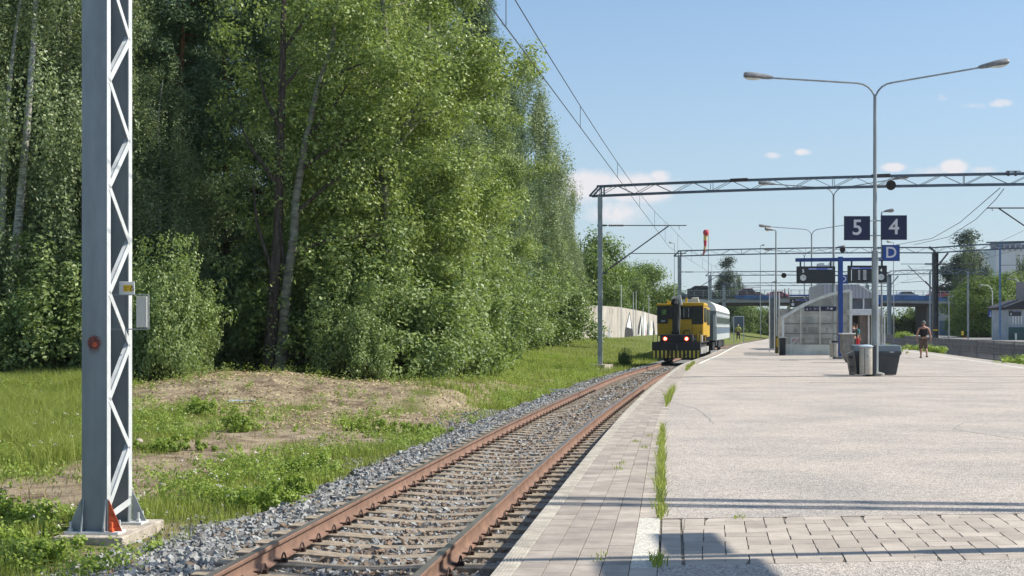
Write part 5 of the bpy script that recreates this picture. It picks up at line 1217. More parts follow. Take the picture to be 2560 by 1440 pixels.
person((P(2500, 0, 188).x, 188, -.02), R(150), 'distant person in a dark vest and pale jeans by the orange triangle sign', mc('black_tank', (.02, .02, .022)), mc('pale_jeans', (.32, .40, .48)), m_wht, mc('hair_brown', (.25, .13, .08)), standp, H=1.62)
BD = 280.0
person((P(1962, 0, BD - 2).x, BD - 2, 7.05), R(90), 'pedestrian in dark blue on the road bridge, left of the shelter', mc('navy_coat', (.02, .03, .10)), mc('navy_coat2', (.03, .04, .10)), m_blk, mc('hair_dark3', (.03, .02, .015)), walk, sleeve=2, H=1.8)
person((P(1972, 0, BD - 2).x, BD - 2, 7.05), R(-90), 'pedestrian in a pale grey coat on the road bridge, behind the one in dark blue', mc('pale_coat', (.45, .46, .47)), mc('grey_trs', (.25, .26, .28)), m_blk, mc('hair_dark4', (.03, .02, .015)), walk, sleeve=2, H=1.85)

# ---------------------------------------------------------------- road bridge
zb_ = lambda py: CH + (HY - py) * BD / F; xb_ = lambda px: (px - 1280) * BD / F
bx0 = P(1930, 0, BD).x; br = empty('road_bridge', (bx0, BD, 0), 'long concrete road bridge with railings crossing the tracks in the distance', 'bridge')
def bpart(fn, name, m, parent=br, **k): b = MB(); fn(b); return b.local(br.location).build(name, m, parent, **k)
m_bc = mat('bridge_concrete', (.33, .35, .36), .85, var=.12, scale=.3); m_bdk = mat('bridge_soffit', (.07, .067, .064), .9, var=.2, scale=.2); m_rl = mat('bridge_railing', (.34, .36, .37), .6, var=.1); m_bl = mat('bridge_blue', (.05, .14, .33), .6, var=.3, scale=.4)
bow = lambda px: -5.0 * (1 - ((px - 1980) / 480.0) ** 2)      # the deck rises slightly in the middle (in px)
xsb = np.linspace(1440, 2470, 27)
def strip(b, y0, y1, z_off, dy0, dy1):
    for i in range(len(xsb) - 1):
        a, c = xsb[i], xsb[i + 1]
        b.prism([(xb_(a), BD + dy0, zb_(y0 + bow(a))), (xb_(c), BD + dy0, zb_(y0 + bow(c))), (xb_(c), BD + dy0, zb_(y1 + bow(c))), (xb_(a), BD + dy0, zb_(y1 + bow(a)))], (0, dy1 - dy0, 0))
bpart(lambda b: strip(b, 746.5, 751, 0, 0, 12), 'deck_kerb', mat('bridge_kerb_dark', (.10, .10, .105), .9))
bpart(lambda b: strip(b, 751.1, 761, 0, .2, 11.8), 'deck', m_bc)
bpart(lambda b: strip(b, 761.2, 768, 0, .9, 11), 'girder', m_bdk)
def rails_(b):
    for yy_ in (730.0, 734.5, 739, 743):
        for dy in (.1,):
            for i in range(len(xsb) - 1): a, c = xsb[i], xsb[i + 1]; b.bar((xb_(a), BD + dy, zb_(yy_ + bow(a))), (xb_(c), BD + dy, zb_(yy_ + bow(c))), .10 if yy_ == 730 else .05)
stuff_ = bpart(rails_, 'railing', m_rl)
for px in np.arange(1450, 2470, 22.0): bpart(lambda b: b.bar((xb_(px), BD + .1, zb_(747 + bow(px))), (xb_(px), BD + .1, zb_(729 + bow(px))), .09), 'railing_post', m_rl)
bpart(lambda b: b.prism([(xb_(1833), BD - .15, zb_(739)), (xb_(1944), BD - .15, zb_(738)), (xb_(1944), BD - .15, zb_(752)), (xb_(1842), BD - .15, zb_(747.5))], (0, .2, 0)), 'blue_cover', m_bl)
bpart(lambda b: b.prism([(xb_(2190), BD - .15, zb_(737)), (xb_(2330), BD - .15, zb_(739)), (xb_(2372), BD - .15, zb_(748)), (xb_(2372), BD - .15, zb_(752)), (xb_(2190), BD - .15, zb_(751))], (0, .2, 0)), 'blue_cover', m_bl)
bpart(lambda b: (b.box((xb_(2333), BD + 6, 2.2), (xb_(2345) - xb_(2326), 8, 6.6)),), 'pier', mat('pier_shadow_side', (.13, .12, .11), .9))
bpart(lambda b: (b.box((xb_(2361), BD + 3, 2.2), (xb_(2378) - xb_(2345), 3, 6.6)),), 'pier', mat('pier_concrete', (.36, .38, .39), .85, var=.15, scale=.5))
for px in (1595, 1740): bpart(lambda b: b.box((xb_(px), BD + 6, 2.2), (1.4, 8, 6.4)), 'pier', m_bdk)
bn = bpart(lambda b: b.box((xb_(1650), BD - .25, zb_(738)), (xb_(1671) - xb_(1642), .06, 1.0)), 'banner', mat('banner_red', (.50, .05, .07), .7))
bpart(lambda b: [b.box((xb_(1652), BD - .3, zb_(735 + 4 * i)), (1.5, .03, .12)) for i in range(2)], 'banner_lines', m_wht, parent=bn)
bpart(lambda b: b.box((xb_(1632), BD - .25, zb_(738.5)), (xb_(1641) - xb_(1622), .06, .95)), 'banner', mat('banner_pale', (.42, .40, .44), .7, var=.5, scale=3))
bpart(lambda b: b.box((xb_(1617), BD - .25, zb_(738)), (.7, .06, .95)), 'banner', mat('banner_peach', (.60, .33, .25), .7))
def car(px, y, L_, c, label, tall=0.0, kind='car'):
    root = empty('parked_car' if False else kind.replace(' ', '_'), (xb_(px), BD + y, zb_(746.5) + .0), label, kind)
    m = mat('paint_' + label[:14].replace(' ', '_'), c, .35, var=.05); h = L_ / 2; t = tall
    pr = [(-h, .35), (-h, .85 + t), (-h * .75, 1.0 + t), (-h * .5, 1.45 + t), (h * .35, 1.47 + t), (h * .65, .98 + t * .6), (h * .97, .85), (h, .35)]
    MB().prism([(x, -.85, z) for x, z in pr], (0, 1.7, 0)).build('body', m, root, bevel=.08)
    MB().prism([(-h * .70, -.87, 1.0 + t * .8), (-h * .48, -.87, 1.38 + t), (h * .32, -.87, 1.40 + t), (h * .56, -.87, 1.0 + t * .8)], (0, 1.74, 0)).build('window', m_glass, root)
    for x in (-h * .62, h * .62):
        wv = MB().lathe((0, 0, 0), [(.2, -.9), (.33, -.88), (.33, .88), (.2, .9)], 16).build('wheels', m_tb, root); wv.rotation_euler = (R(90), 0, 0); wv.location = (x, 0, .33)
car(2277, 3, 4.4, (.62, .64, .66), 'white car driving over the bridge left of the dark post'); car(2358, 3.5, 4.4, (.42, .05, .06), 'red car on the bridge just right of the dark post')
car(1690, 4, 5.0, (.05, .10, .22), 'dark blue van on the bridge above the yellow machine', .55, 'van'); car(1761, 4, 5.6, (.03, .033, .035), 'tall black van on the bridge beneath the windsock', 1.1, 'van')
car(1878, 4, 4.2, (.10, .03, .035), 'dark red tall van on the bridge above its blue cover', .6, 'van'); car(1905, 7.5, 4.2, (.12, .07, .09), 'maroon car on the bridge beside the dark red van')
car(1950, 3, 4.3, (.45, .04, .06), 'bright red car on the bridge left of the pedestrians')

# ---------------------------------------------------------------- graffiti wall on the left
m_wall = mat('wall_concrete', (.44, .40, .36), .9, var=.12, scale=.35, bump=.2, bscale=6)
wpts = [(1385, 150, 762), (1430, 157, 762.5), (1500, 166, 764), (1550, 178, 768), (1600, 205, 777), (1640, 235, 788), (1660, 255, 793)]
wl = empty('concrete_wall', (P(1430, 0, 157).x, 157, 0), 'tall pale concrete noise wall with faded graffiti behind the grass', 'wall')
def wl_pt(px, py=None, z=None):
    for i in range(len(wpts) - 1):
        if px <= wpts[i + 1][0]: break
    a, c = wpts[i], wpts[i + 1]; t = (px - a[0]) / (c[0] - a[0]); d = a[1] + (c[1] - a[1]) * t; top = a[2] + (c[2] - a[2]) * t
    return d, CH + (HY - top) * d / F
b = MB(); n = 0; pj = []
for i, px in enumerate(np.arange(1385, 1661, 9.5)):
    d, zt = wl_pt(px); pj.append((P(px, 0, d).x, d, zt))
for i in range(len(pj) - 1):
    a, c = pj[i], pj[i + 1]; q = Vector(c[:2] + (0,)) - Vector(a[:2] + (0,)); g = q.normalized() * .025; nn_ = Vector((-q.y, q.x, 0)).normalized() * .3
    b.prism([(a[0] + g.x, a[1] + g.y, -1), (c[0] - g.x, c[1] - g.y, -1), (c[0] - g.x, c[1] - g.y, c[2]), (a[0] + g.x, a[1] + g.y, a[2])], nn_)
b.local(wl.location).build('panels', m_wall, wl)
b = MB()
for i in range(len(pj) - 1): a, c = pj[i], pj[i + 1]; b.prism([(a[0], a[1] + .08, -1), (c[0], c[1] + .08, -1), (c[0], c[1] + .08, c[2] - .05), (a[0], a[1] + .08, a[2] - .05)], (0, .15, 0))
b.local(wl.location).build('joint_core', mat('wall_joint', (.20, .17, .15), .9), wl)
def graf(poly, m, off, nm='graffiti'):
    b = MB(); v = []
    for px, py in poly:
        d, zt = wl_pt(px); v.append(Vector((P(px, 0, d).x, d - off, CH + (HY - py) * d / F)))
    b.prism(v, (0, .01, 0)).local(wl.location).build(nm, m, wl)
mg_w, mg_k, mg_g = mat('graffiti_white', (.66, .68, .68), .8, var=.15, scale=1), mat('graffiti_black', (.02, .02, .022), .8), mat('graffiti_grey', (.30, .31, .33), .8, var=.3, scale=1)
def blade(x0, x1, top, bot, m, off, lean=0):
    graf([(x0, bot), (x0 + (x1 - x0) * .1, (top + bot) / 2 + 6), ((x0 + x1) / 2 + lean, top), (x1 - (x1 - x0) * .15, (top + bot) / 2), (x1, bot)], m, off)
blade(1560, 1584, 779, 856, mg_k, .06, 2); blade(1563, 1581, 784, 853, mg_w, .09, 2); blade(1594, 1606, 788, 836, mg_k, .06, 2); blade(1598, 1612, 786, 848, mg_w, .09, 0)
blade(1607, 1618, 778, 846, mg_w, .10, 0); blade(1614, 1628, 796, 848, mg_g, .08, 1); blade(1622, 1634, 798, 850, mg_w, .10, 1); blade(1519, 1527, 808, 850, mg_g, .06, 1); blade(1629, 1638, 800, 845, mg_k, .07)
blade(1641, 1648, 802, 842, mg_w, .1); blade(1568, 1574, 800, 850, mg_g, .11, -1); blade(1589, 1594, 812, 846, mg_g, .08); blade(1602, 1606, 800, 843, mg_k, .12); blade(1616, 1620, 806, 842, mg_k, .12); blade(1625, 1629, 808, 842, mat('graffiti_yellow', (.55, .45, .12), .8), .12); blade(1612, 1616, 812, 845, mat('graffiti_pink', (.5, .3, .33), .8), .13)
for (px, y0, y1) in ((1487, 764, 788), (1484, 764, 788), (1531, 770, 785), (1524, 768, 786)): graf([(px, y0 + 2), (px + .8, y0 + 2), (px + .8, y1), (px, y1)], mat('wall_joint', (.2, .17, .15), .9), .05, 'recess_line')
for px, h, y in ((1553, 712, 852), (1583, 730, 850), (1590, 727, 845), (1622, 736, 846), (1608, 768, 846)):   # white poles at the wall
    d, zt = wl_pt(px); d -= 3; o = MB().tube([(P(px, 0, d).x, d, -.6), P(px, h, d)], [.07, .045], 6); o = o.build('marker_pole', m_galvb); tag(o, {1553: 'thin grey pole left of the white graffiti', 1583: 'thin pale pole right of the white graffiti blade', 1590: 'thin lamp-like pole at the left end of the bridge', 1622: 'thin pole in front of the red banner', 1608: 'short thin pole between the graffiti blades'}[px], 'pole', 'thin poles along the concrete wall')

# grey hopper wagon end / container beyond the coach
hp = empty('ballast_hopper', P(1846, 818, 185), 'blue grey hopper container standing beyond the coach', 'hopper')
kx = 185 / F; m_hp = mat('hopper_blue_grey', (.10, .135, .17), .6, var=.2, scale=1)
MB().prism([(-11 * kx, 0, 26 * kx), (12 * kx, 0, 26 * kx), (12 * kx, 0, 6 * kx), (6 * kx, 0, -6 * kx), (-4 * kx, 0, -6 * kx), (-11 * kx, 0, 6 * kx)], (0, 2.5, 0)).build('body', m_hp, hp)
b = MB(); b.bar((-12 * kx, -.1, 27 * kx), (13 * kx, -.1, 27 * kx), .1); b.bar((-12 * kx, -.1, -38 * kx), (-12 * kx, -.1, 27 * kx), .08); b.bar((13 * kx, -.1, -38 * kx), (13 * kx, -.1, 27 * kx), .08); b.build('frame', m_galvb, hp)

# ---------------------------------------------------------------- trackside fence on the right
fn = empty('trackside_fence', (29.5, 84, -.6), 'long dark mesh fence between the tracks on the right', 'fence')
fpts = interp([(56, 26.0), (84, 29.5), (111, 33.2), (172, 44.7), (230, 57.5)])
m_fp = mat('fence_post', (.10, .105, .11), .6); m_fm = mat('fence_bars', (.23, .215, .20), .6, var=.2, scale=2)
b = MB(); q = 56.0
while q < 232: b.box((float(fpts(q)), q, .0), (.022, .03, 1.22), rz=-.15); q += .17 if q < 120 else .3
b.local(fn.location).build('bars', m_fm, fn)
b = MB(); yk = np.arange(56, 232, 4.0)
for z in (-.55, -.15, .25, .62):
    for i in range(len(yk) - 1): b.bar((float(fpts(yk[i])), yk[i], z), (float(fpts(yk[i + 1])), yk[i + 1], z), .03, .05)
b.local(fn.location).build('rails', m_fm, fn)
for q in np.arange(57, 232, 6.0): MB().box((float(fpts(q)) + .03, q, .0), (.08, .08, 1.3)).local(fn.location).build('post', m_fp, fn)

# far platform things on the right
bt = empty('station_hut', P(2521, 850, 172), 'small white station hut with a dark roof and green lower boards at the right edge', 'hut')
kx = 172 / F; HT = lambda px, py, dy=0: ((px - 2521) * kx, dy, (850 - py) * kx)
MB().box(((2600 - 2521) / 2 * kx, 3, (850 - 812 + 0) * kx), ((2600 - 2521) * kx, 6, 78 * kx)).build('wall', mat('hut_white', (.44, .47, .49), .7, var=.12, scale=.8), bt)
MB().prism([HT(2508, 768, -.6), HT(2556, 750, -.6), HT(2620, 742, -.6), HT(2620, 771, -.6), HT(2518, 774, -.6)], (0, 7, 0)).build('roof', mat('hut_roof_dark', (.045, .045, .05), .8), bt)
MB().box(((2600 - 2518) / 2 * kx, -.25, 15 * kx), ((2600 - 2516) * kx, .2, 34 * kx)).build('green_boards', mat('green_boards', (.03, .085, .085), .6, var=.15), bt)
MB().box((12 * kx, -.9, 4 * kx), (.22, .1, 26 * kx)).build('post', m_fpan, bt)
MB().box(((2570 - 2521) * kx, 2, (850 - 740) * kx), (16 * kx, 2, 74 * kx)).build('chimney_wall', mat('pinkish_wall', (.30, .27, .27), .8), bt)
b = MB()
for px in (2532, 2539, 2546, 2553): b.box(((px - 2521) * kx, -.06, 52 * kx), (.14, .05, 24 * kx))
b.build('wall_boards', m_wht, bt)
display(2522, 777, 2553, 790, 168, '1', True, 'small departure screen on the white hut at the right edge')
r_, c_, w_, h_ = sign(2470, 776, 2481, 793, 189, '1', 8, 'narrow blue sign with a white 1 on the curved lamp post', 'track_number_sign', m_blue)
b = MB().prism([(-.14, -.04, -.38), (.14, -.04, -.38), (0, -.04, -.14)], (0, -.006, 0)); b.build('arrow', m_sgn, r_)
og = empty('warning_sign', P(2507, 847, 180), 'orange triangular warning sign on a tilted white post', 'sign'); kx = 180 / F
MB().tube([(0, 0, 0), (-4 * kx, 0, 36 * kx)], .045, 6).build('post', m_wht, og)
MB().prism([(-8.5 * kx, -.06, 34 * kx), (-.5 * kx, -.06, 34 * kx), (-5 * kx, -.06, 48 * kx)], (0, .03, 0)).build('plate', mat('red_plate', (.7, .06, .02), .5), og)
MB().prism([(-7.3 * kx, -.1, 35 * kx), (-2 * kx, -.1, 35 * kx), (-5 * kx, -.1, 45 * kx)], (0, .03, 0)).build('panel', mat('bright_orange', (.9, .28, .03), .5), og)
for (px, py, w_, h_, lb2, mm_, nm) in ((2406, 835, .28, .55, 'small yellow marker post on the far platform edge', m_yel, 'marker_post'), (2413, 844, .5, .18, 'low orange block lying beside the yellow marker', m_orange, 'orange_block')):
    o = MB().box((0, 0, h_ / 2), (w_, .2, h_)).build(nm, mm_, bevel=.03); o.location = P(px, py + 3, 205); tag(o, lb2, 'marker')
o = MB().box((0, 0, 1.6), (4, 4, 3.2)).build('shed', mat('dusty_blue_shed', (.05, .10, .16), .7), bevel=.05); o.location = P(2384, 846, 262); tag(o, 'dark blue shed under the right end of the bridge', 'shed')
# white office block on the horizon
wb = empty('office_building', P(2540, 720, 400), 'pale office building with a rounded glazed top floor behind the trees', 'building'); kx = 400 / F
MB().box((0, 8, 43 * kx), (100 * kx, 16, 110 * kx)).build('wall', mat('office_wall', (.60, .66, .70), .7, var=.06, scale=.1), wb)
MB().lathe((18 * kx, 8, 93 * kx), [(56 * kx, 0), (56 * kx, 17 * kx)], 28).build('glazed_floor', mat('office_glass', (.10, .10, .15), .3), wb)
MB().lathe((18 * kx, 8, 110.1 * kx), [(58 * kx, 0), (56 * kx, 8 * kx)], 28).build('roof', mat('office_roof', (.40, .45, .50), .7), wb)
for i in range(7): MB().box(((-30 + i * 14) * kx, -.05 - .3, 100 * kx), (.35, .5, 15 * kx)).build('mullion', m_rl, wb)

# ---------------------------------------------------------------- trees
def leaf_material(name, dark, light, trans_c, tr=.35, rough=.5, sat=1.0):
    m = bpy.data.materials.new(name); m.use_nodes = True; t = m.node_tree; b = t.nodes['Principled BSDF']; o = t.nodes['Material Output']
    at = N(t, 'ShaderNodeAttribute', attribute_name='rnd'); rp = N(t, 'ShaderNodeValToRGB'); e = rp.color_ramp.elements
    e[0].color = (*dark, 1); e[1].color = (*light, 1); L(t, at.outputs['Fac'], rp.inputs[0]); L(t, rp.outputs[0], b.inputs['Base Color'])
    b.inputs['Roughness'].default_value = rough; b.inputs['Specular IOR Level'].default_value = .26
    tl = N(t, 'ShaderNodeBsdfTranslucent'); tl.inputs[0].default_value = (*trans_c, 1)
    mx = N(t, 'ShaderNodeMixShader'); mx.inputs[0].default_value = tr; L(t, b.outputs[0], mx.inputs[1]); L(t, tl.outputs[0], mx.inputs[2]); L(t, mx.outputs[0], o.inputs[0]); return m
M_ASP = leaf_material('aspen_leaves', (.036, .07, .02), (.42, .50, .16), (.32, .42, .08), .32, .38)
M_BIR = leaf_material('birch_leaves', (.038, .07, .032), (.38, .45, .22), (.27, .35, .12), .32, .38)
M_PIN = leaf_material('pine_needles', (.03, .065, .032), (.25, .35, .17), (.14, .22, .08), .22, .5)
M_BSH = leaf_material('bush_leaves', (.038, .075, .024), (.38, .47, .18), (.29, .40, .09), .34, .38)
M_LIN = leaf_material('broadleaf_leaves', (.035, .07, .018), (.22, .31, .07), (.20, .30, .04), .30, .5)
M_FAR = leaf_material('distant_leaves', (.04, .072, .035), (.18, .245, .11), (.15, .22, .07), .25, .55)
m_bark = mat('dark_bark', (.085, .065, .052), .95, var=.4, scale=6, bump=.6, bscale=14, stretch=(2, 2, .4)); m_pbark = mat('orange_pine_bark', (.26, .115, .055), .95, var=.35, scale=5, bump=.5, bscale=14, stretch=(2, 2, .5))
m_bbark = mat('white_birch_bark', (.62, .60, .56), .8, c2=(.05, .045, .04), scale=3.2, stretch=(1, 1, 5)); m_abark = mat('grey_aspen_bark', (.27, .26, .20), .9, c2=(.07, .065, .05), scale=3, stretch=(1, 1, 3))
def leaf_mesh(name, C, sig, per, size, m, aspect=.62, up=.35, droop=0.0, cap=None, shade=None):
    """C: clump centres (n,3), sig: clump radii (n,) or (n,3); every clump gets `per` single leaves"""
    n = len(C); sig = np.broadcast_to(np.asarray(sig, float).reshape(n, -1), (n, 3)); N_ = n * per
    c = np.repeat(C, per, 0); s = np.repeat(sig, per, 0)
    g = rng.normal(0, 1, (N_, 3)); r = np.linalg.norm(g, axis=1, keepdims=True); g = g / r * np.minimum(r, 1.9) ** .8
    p = c + g * s
    if droop: p[:, 2] -= droop * rng.uniform(0, 1, N_) ** 1.3 * 1.0
    nrm = rng.normal(0, 1, (N_, 3)); nrm[:, 2] = np.abs(nrm[:, 2]) + up; nrm *= .62; nrm += g * .75; ow = np.repeat(C - np.array([C[:, 0].mean(), C[:, 1].mean(), 0]), per, 0); ow[:, 2] = 0; ow /= (np.linalg.norm(ow, axis=1, keepdims=True) + 1e-3); nrm += ow * .45; nrm /= np.linalg.norm(nrm, axis=1, keepdims=True)
    a = rng.normal(0, 1, (N_, 3)); a[:, 2] -= .6; a -= nrm * (a * nrm).sum(1, keepdims=True); a /= np.linalg.norm(a, axis=1, keepdims=True); b_ = np.cross(nrm, a)
    L_ = size * rng.uniform(.6, 1.25, N_)[:, None]; Wd = L_ * aspect
    v = np.stack([p - a * L_ * .5, p + b_ * Wd * .5 + nrm * L_ * .06, p + a * L_ * .5, p - b_ * Wd * .5 + nrm * L_ * .06], 1).reshape(-1, 3)
    f = np.arange(N_ * 4).reshape(-1, 4)
    cl = np.repeat(rng.uniform(0, 1, n), per) * .35 + rng.uniform(0, 1, N_) * .65
    return npmesh(name, v, f, m, 'mesh', attr=np.repeat(cl, 4))
def crown_points(H, z0, R_, n, prof, flat=1.0, hollow=.55, lean=(0, 0), bough=9, spread=(.40, .40, .24)):
    C0 = crown_points0(H, z0, R_, max(8, n // bough), prof, flat, hollow, lean); k = np.repeat(C0, bough, 0)
    return k + rng.normal(0, 1, k.shape) * np.array(spread) * (R_ / 3.2) * np.array([1, 1, 1])
def crown_points0(H, z0, R_, n, prof, flat=1.0, hollow=.55, lean=(0, 0)):
    t = rng.uniform(0, 1, n * 3); z = z0 + (H - z0) * t; r = R_ * prof(t); keep = rng.uniform(0, 1, n * 3) < (r / R_) ** 1.2 + .05
    t, z, r = t[keep][:n], z[keep][:n], r[keep][:n]; a = rng.uniform(0, 2 * np.pi, len(t))
    q = r * (hollow + (1 - hollow) * rng.uniform(0, 1, len(t)) ** .6) * (1 + .22 * np.sin(a * 3 + z * 1.3) + .12 * np.sin(a * 5 - z * 2.1)) * rng.uniform(.75, 1.08, len(t))
    return np.stack([q * np.cos(a) + lean[0] * t, q * np.sin(a) + lean[1] * t, z], -1)
def limbs(b, C, H, z0, k, r0, lean=(0, 0)):
    idx = rng.choice(len(C), min(k, len(C)), replace=False)
    for i in idx:
        c = C[i]; hz = max(z0 * .6, c[2] - .35 * math.hypot(c[0], c[1]) - rnd.uniform(.3, 1.4)); t = hz / H
        p0_ = Vector((lean[0] * t * t, lean[1] * t * t, hz)); p1 = Vector(c); mid = p0_.lerp(p1, .5) + Vector((0, 0, -.12 * (p1 - p0_).length + rnd.uniform(0, .3)))
        r = r0 * (1 - t) * .42 + .012; b.tube([p0_, mid, p1], [r, r * .6, .006], 5, caps=False)
def trunk_mesh(H, r0, lean=(0, 0), wob=.12, C=None, z0=3, k=20, name='trunk', m=None, top=.97, extra=None):
    b = MB(); n = 12; pts_ = [(lean[0] * (i / n) ** 2 + wob * math.sin(i * 1.7) * (i / n), lean[1] * (i / n) ** 2 + wob * math.cos(i * 1.3) * (i / n), H * top * i / n - .3 * (i == 0)) for i in range(n + 1)]
    b.tube(pts_, [r0 * (1.35 if i == 0 else 1) * (1 - .9 * i / n) + .01 for i in range(n + 1)], 9)
    if C is not None: limbs(b, C, H, z0, k, r0, lean)
    if extra: extra(b)
    me = bpy.data.meshes.new(name); me.from_pydata(b.v, [], b.f); me.materials.append(m); me.polygons.foreach_set('use_smooth', [True] * len(me.polygons)); return me
rounded = lambda t: np.sqrt(np.clip(1 - ((t - .45) / .57) ** 2, 0, 1))
tall = lambda t: np.clip(np.minimum(1, .55 + t * 1.6) * (1 - np.clip((t - .55) / .47, 0, 1) ** 1.7), .03, 1)
conic = lambda t: np.clip(1.0 - t ** 1.15, .04, 1) * np.minimum(1, .6 + t * 3)
bushp = lambda t: np.clip(.75 + .5 * t, 0, 1) * np.sqrt(np.clip(1 - t ** 2.4, 0, 1)) + .02
# ---- prototypes (mesh data shared by all copies)
PROTO = {}
def proto(kind, crown, trunk): PROTO.setdefault(kind, []).append((crown, trunk))
def make_aspen(H, R_, nc, per, lean=(0, 0), z0=1.5, leaf=.125, r0=.22):
    C = crown_points(H, z0, R_, nc, tall, lean=lean, hollow=.66); proto('aspen', leaf_mesh('crown', C, rng.uniform(.20, .38, len(C)), per, leaf, M_ASP), trunk_mesh(H, r0, lean, C=C, z0=z0, k=46, m=m_abark))
make_aspen(20, 3.4, 1000, 74, leaf=.14); make_aspen(20, 3.2, 950, 74, lean=(.8, 0), leaf=.14)
def make_birch(H, R_, nc, per, leaf=.09, z0=2.0, droop=1.5, far=False):
    C = crown_points(H, z0, R_, nc, tall, hollow=.55, bough=10, spread=(.30, .30, .55)); S = np.stack([rng.uniform(.09, .18, len(C)), rng.uniform(.09, .18, len(C)), rng.uniform(.3, .6, len(C))], -1)
    proto('birch' if not far else 'farbirch', leaf_mesh('crown', C, S, per, leaf, M_BIR if not far else M_FAR, up=.1, droop=droop), trunk_mesh(H, .17, C=C, z0=z0, k=34, m=m_bbark))
make_birch(18, 2.6, 1250, 56, leaf=.115); make_birch(18, 2.9, 1300, 56, leaf=.115)
def make_pine(H, R_, nb, per, z0=3.5, leaf=.15, kind='pine', m=None):
    C = []; S = []; b = MB()
    for i in range(nb):
        t = rnd.uniform(0, 1) ** .9; z = z0 + (H - z0) * t; r = R_ * (1 - t ** 1.6) * rnd.uniform(.6, 1.1) + .35; a = rnd.uniform(0, 6.283)
        e = np.array([r * math.cos(a), r * math.sin(a), z + r * rnd.uniform(-.05, .22)])
        for k in range(rnd.randint(4, 8)):
            q = rnd.uniform(.45, 1.0); w_ = rng.normal(0, .24, 3) * (1, 1, .4); C.append(np.array([0, 0, z]) * (1 - q) + e * q + w_); S.append((rnd.uniform(.22, .40),) * 2 + (rnd.uniform(.16, .28),))
        if i % 3 == 0: b.tube([(0, 0, z - .1), tuple(e * .5 + np.array([0, 0, z * .5 - .05])), tuple(e)], [.05, .03, .01], 4, caps=False)
    C = np.array(C); S = np.array(S)
    proto(kind, leaf_mesh('crown', C, S, per, leaf, m or M_PIN, aspect=.26 if m is None else .5, up=.9), trunk_mesh(H, .2, m=m_pbark, extra=lambda bb: bb.add(b.v, b.f)))
make_pine(22, 3.0, 250, 62, z0=2.2, leaf=.2); make_pine(22, 3.3, 270, 60, z0=1.6, leaf=.2)
def make_bush(H, R_, nc, per, leaf=.10):
    C = crown_points(H * .86, .15, R_, nc, bushp, hollow=.3, spread=(.62, .62, .34))
    sh_ = []
    for _ in range(30):     # loose upright shoots that break the outline
        a, r_, h_ = rnd.uniform(0, 6.283), R_ * rnd.uniform(.2, 1.15), H * rnd.uniform(.55, 1.2); lx_, ly_ = rnd.uniform(-.35, .35), rnd.uniform(-.35, .35)
        for k in range(6): t = .35 + .65 * k / 5; sh_.append((r_ * math.cos(a) + lx_ * t, r_ * math.sin(a) + ly_ * t, h_ * t))
    C = np.concatenate([C, np.array(sh_)]); proto('bush', leaf_mesh('crown', C, rng.uniform(.12, .26, len(C)), per, leaf, M_BSH), trunk_mesh(H * .8, .05, C=C, z0=.3, k=22, m=m_bark))
make_bush(3.6, 2.0, 460, 62, leaf=.12); make_bush(3.6, 1.7, 430, 62, leaf=.12)
def make_round(H, R_, nc, per, leaf, m, kind, prof=rounded, z0=1.2, zs=1.0):
    C = crown_points(H, z0, R_, nc, prof, hollow=.6); proto(kind, leaf_mesh('crown', C, rng.uniform(.45, .85, len(C)), per, leaf, m), trunk_mesh(H, .25, C=C, z0=z0, k=18, m=m_bark))
make_round(10, 4.3, 330, 55, .30, M_LIN, 'linden'); make_round(10, 4.6, 330, 55, .30, M_LIN, 'linden')
make_round(6, 3.6, 200, 45, .32, M_LIN, 'farbush', bushp, .1); make_round(20, 4.6, 420, 50, .36, M_FAR, 'fartree', tall, 1.5); make_round(20, 4.4, 480, 50, .34, leaf_material('spruce_needles', (.03, .055, .035), (.12, .16, .09), (.07, .10, .05), .15), 'farspruce', lambda t: np.clip(1.02 - t ** 1.3, .05, 1) * np.clip(.55 + 2 * t, 0, 1), .8)
make_birch(20, 4.2, 520, 34, leaf=.30, far=True, droop=2.6)
make_pine(20, 3.6, 330, 34, leaf=.42, kind='farpine', z0=1.0, m=leaf_material('far_pine_needles', (.025, .045, .028), (.07, .10, .055), (.05, .08, .03), .15))
HT_ = dict(aspen=20, birch=18, pine=22, bush=3.6, linden=10, farbush=6, fartree=20, farbirch=20, farpine=20, farspruce=20)
NAMES = dict(aspen=('aspen_tree', 'tree'), birch=('birch_tree', 'tree'), pine=('pine_tree', 'tree'), bush=('bush', 'bush'), linden=('broadleaf_tree', 'tree'), farbush=('bush', 'bush'), fartree=('broadleaf_tree', 'tree'), farbirch=('birch_tree', 'tree'), farpine=('conifer_tree', 'tree'), farspruce=('conifer_tree', 'tree'))
def tree(kind, px, d, h, label, var=0, wide=1.0, group='trees of the forest edge', base=None, rot=None):
    if d < 76 and px < 1200: d *= .86; h *= .88
    X = P(px, 0, d).x; z = float(ground_z(X, d)) if base is None else base; nm, ct = NAMES[kind]
    root = empty(nm, (X, d, z - .05), label, ct, group, rnd.uniform(0, 6.28) if rot is None else rot)
    s = h / HT_[kind]; cr_, tk = PROTO[kind][var % len(PROTO[kind])]
    for n_, me in (('crown', cr_), ('trunk', tk)):
        o = bpy.data.objects.new(n_, me); col.objects.link(o); o.parent = root
    root.scale = (s * wide, s * wide, s); return root
FG = 'trees of the forest edge'
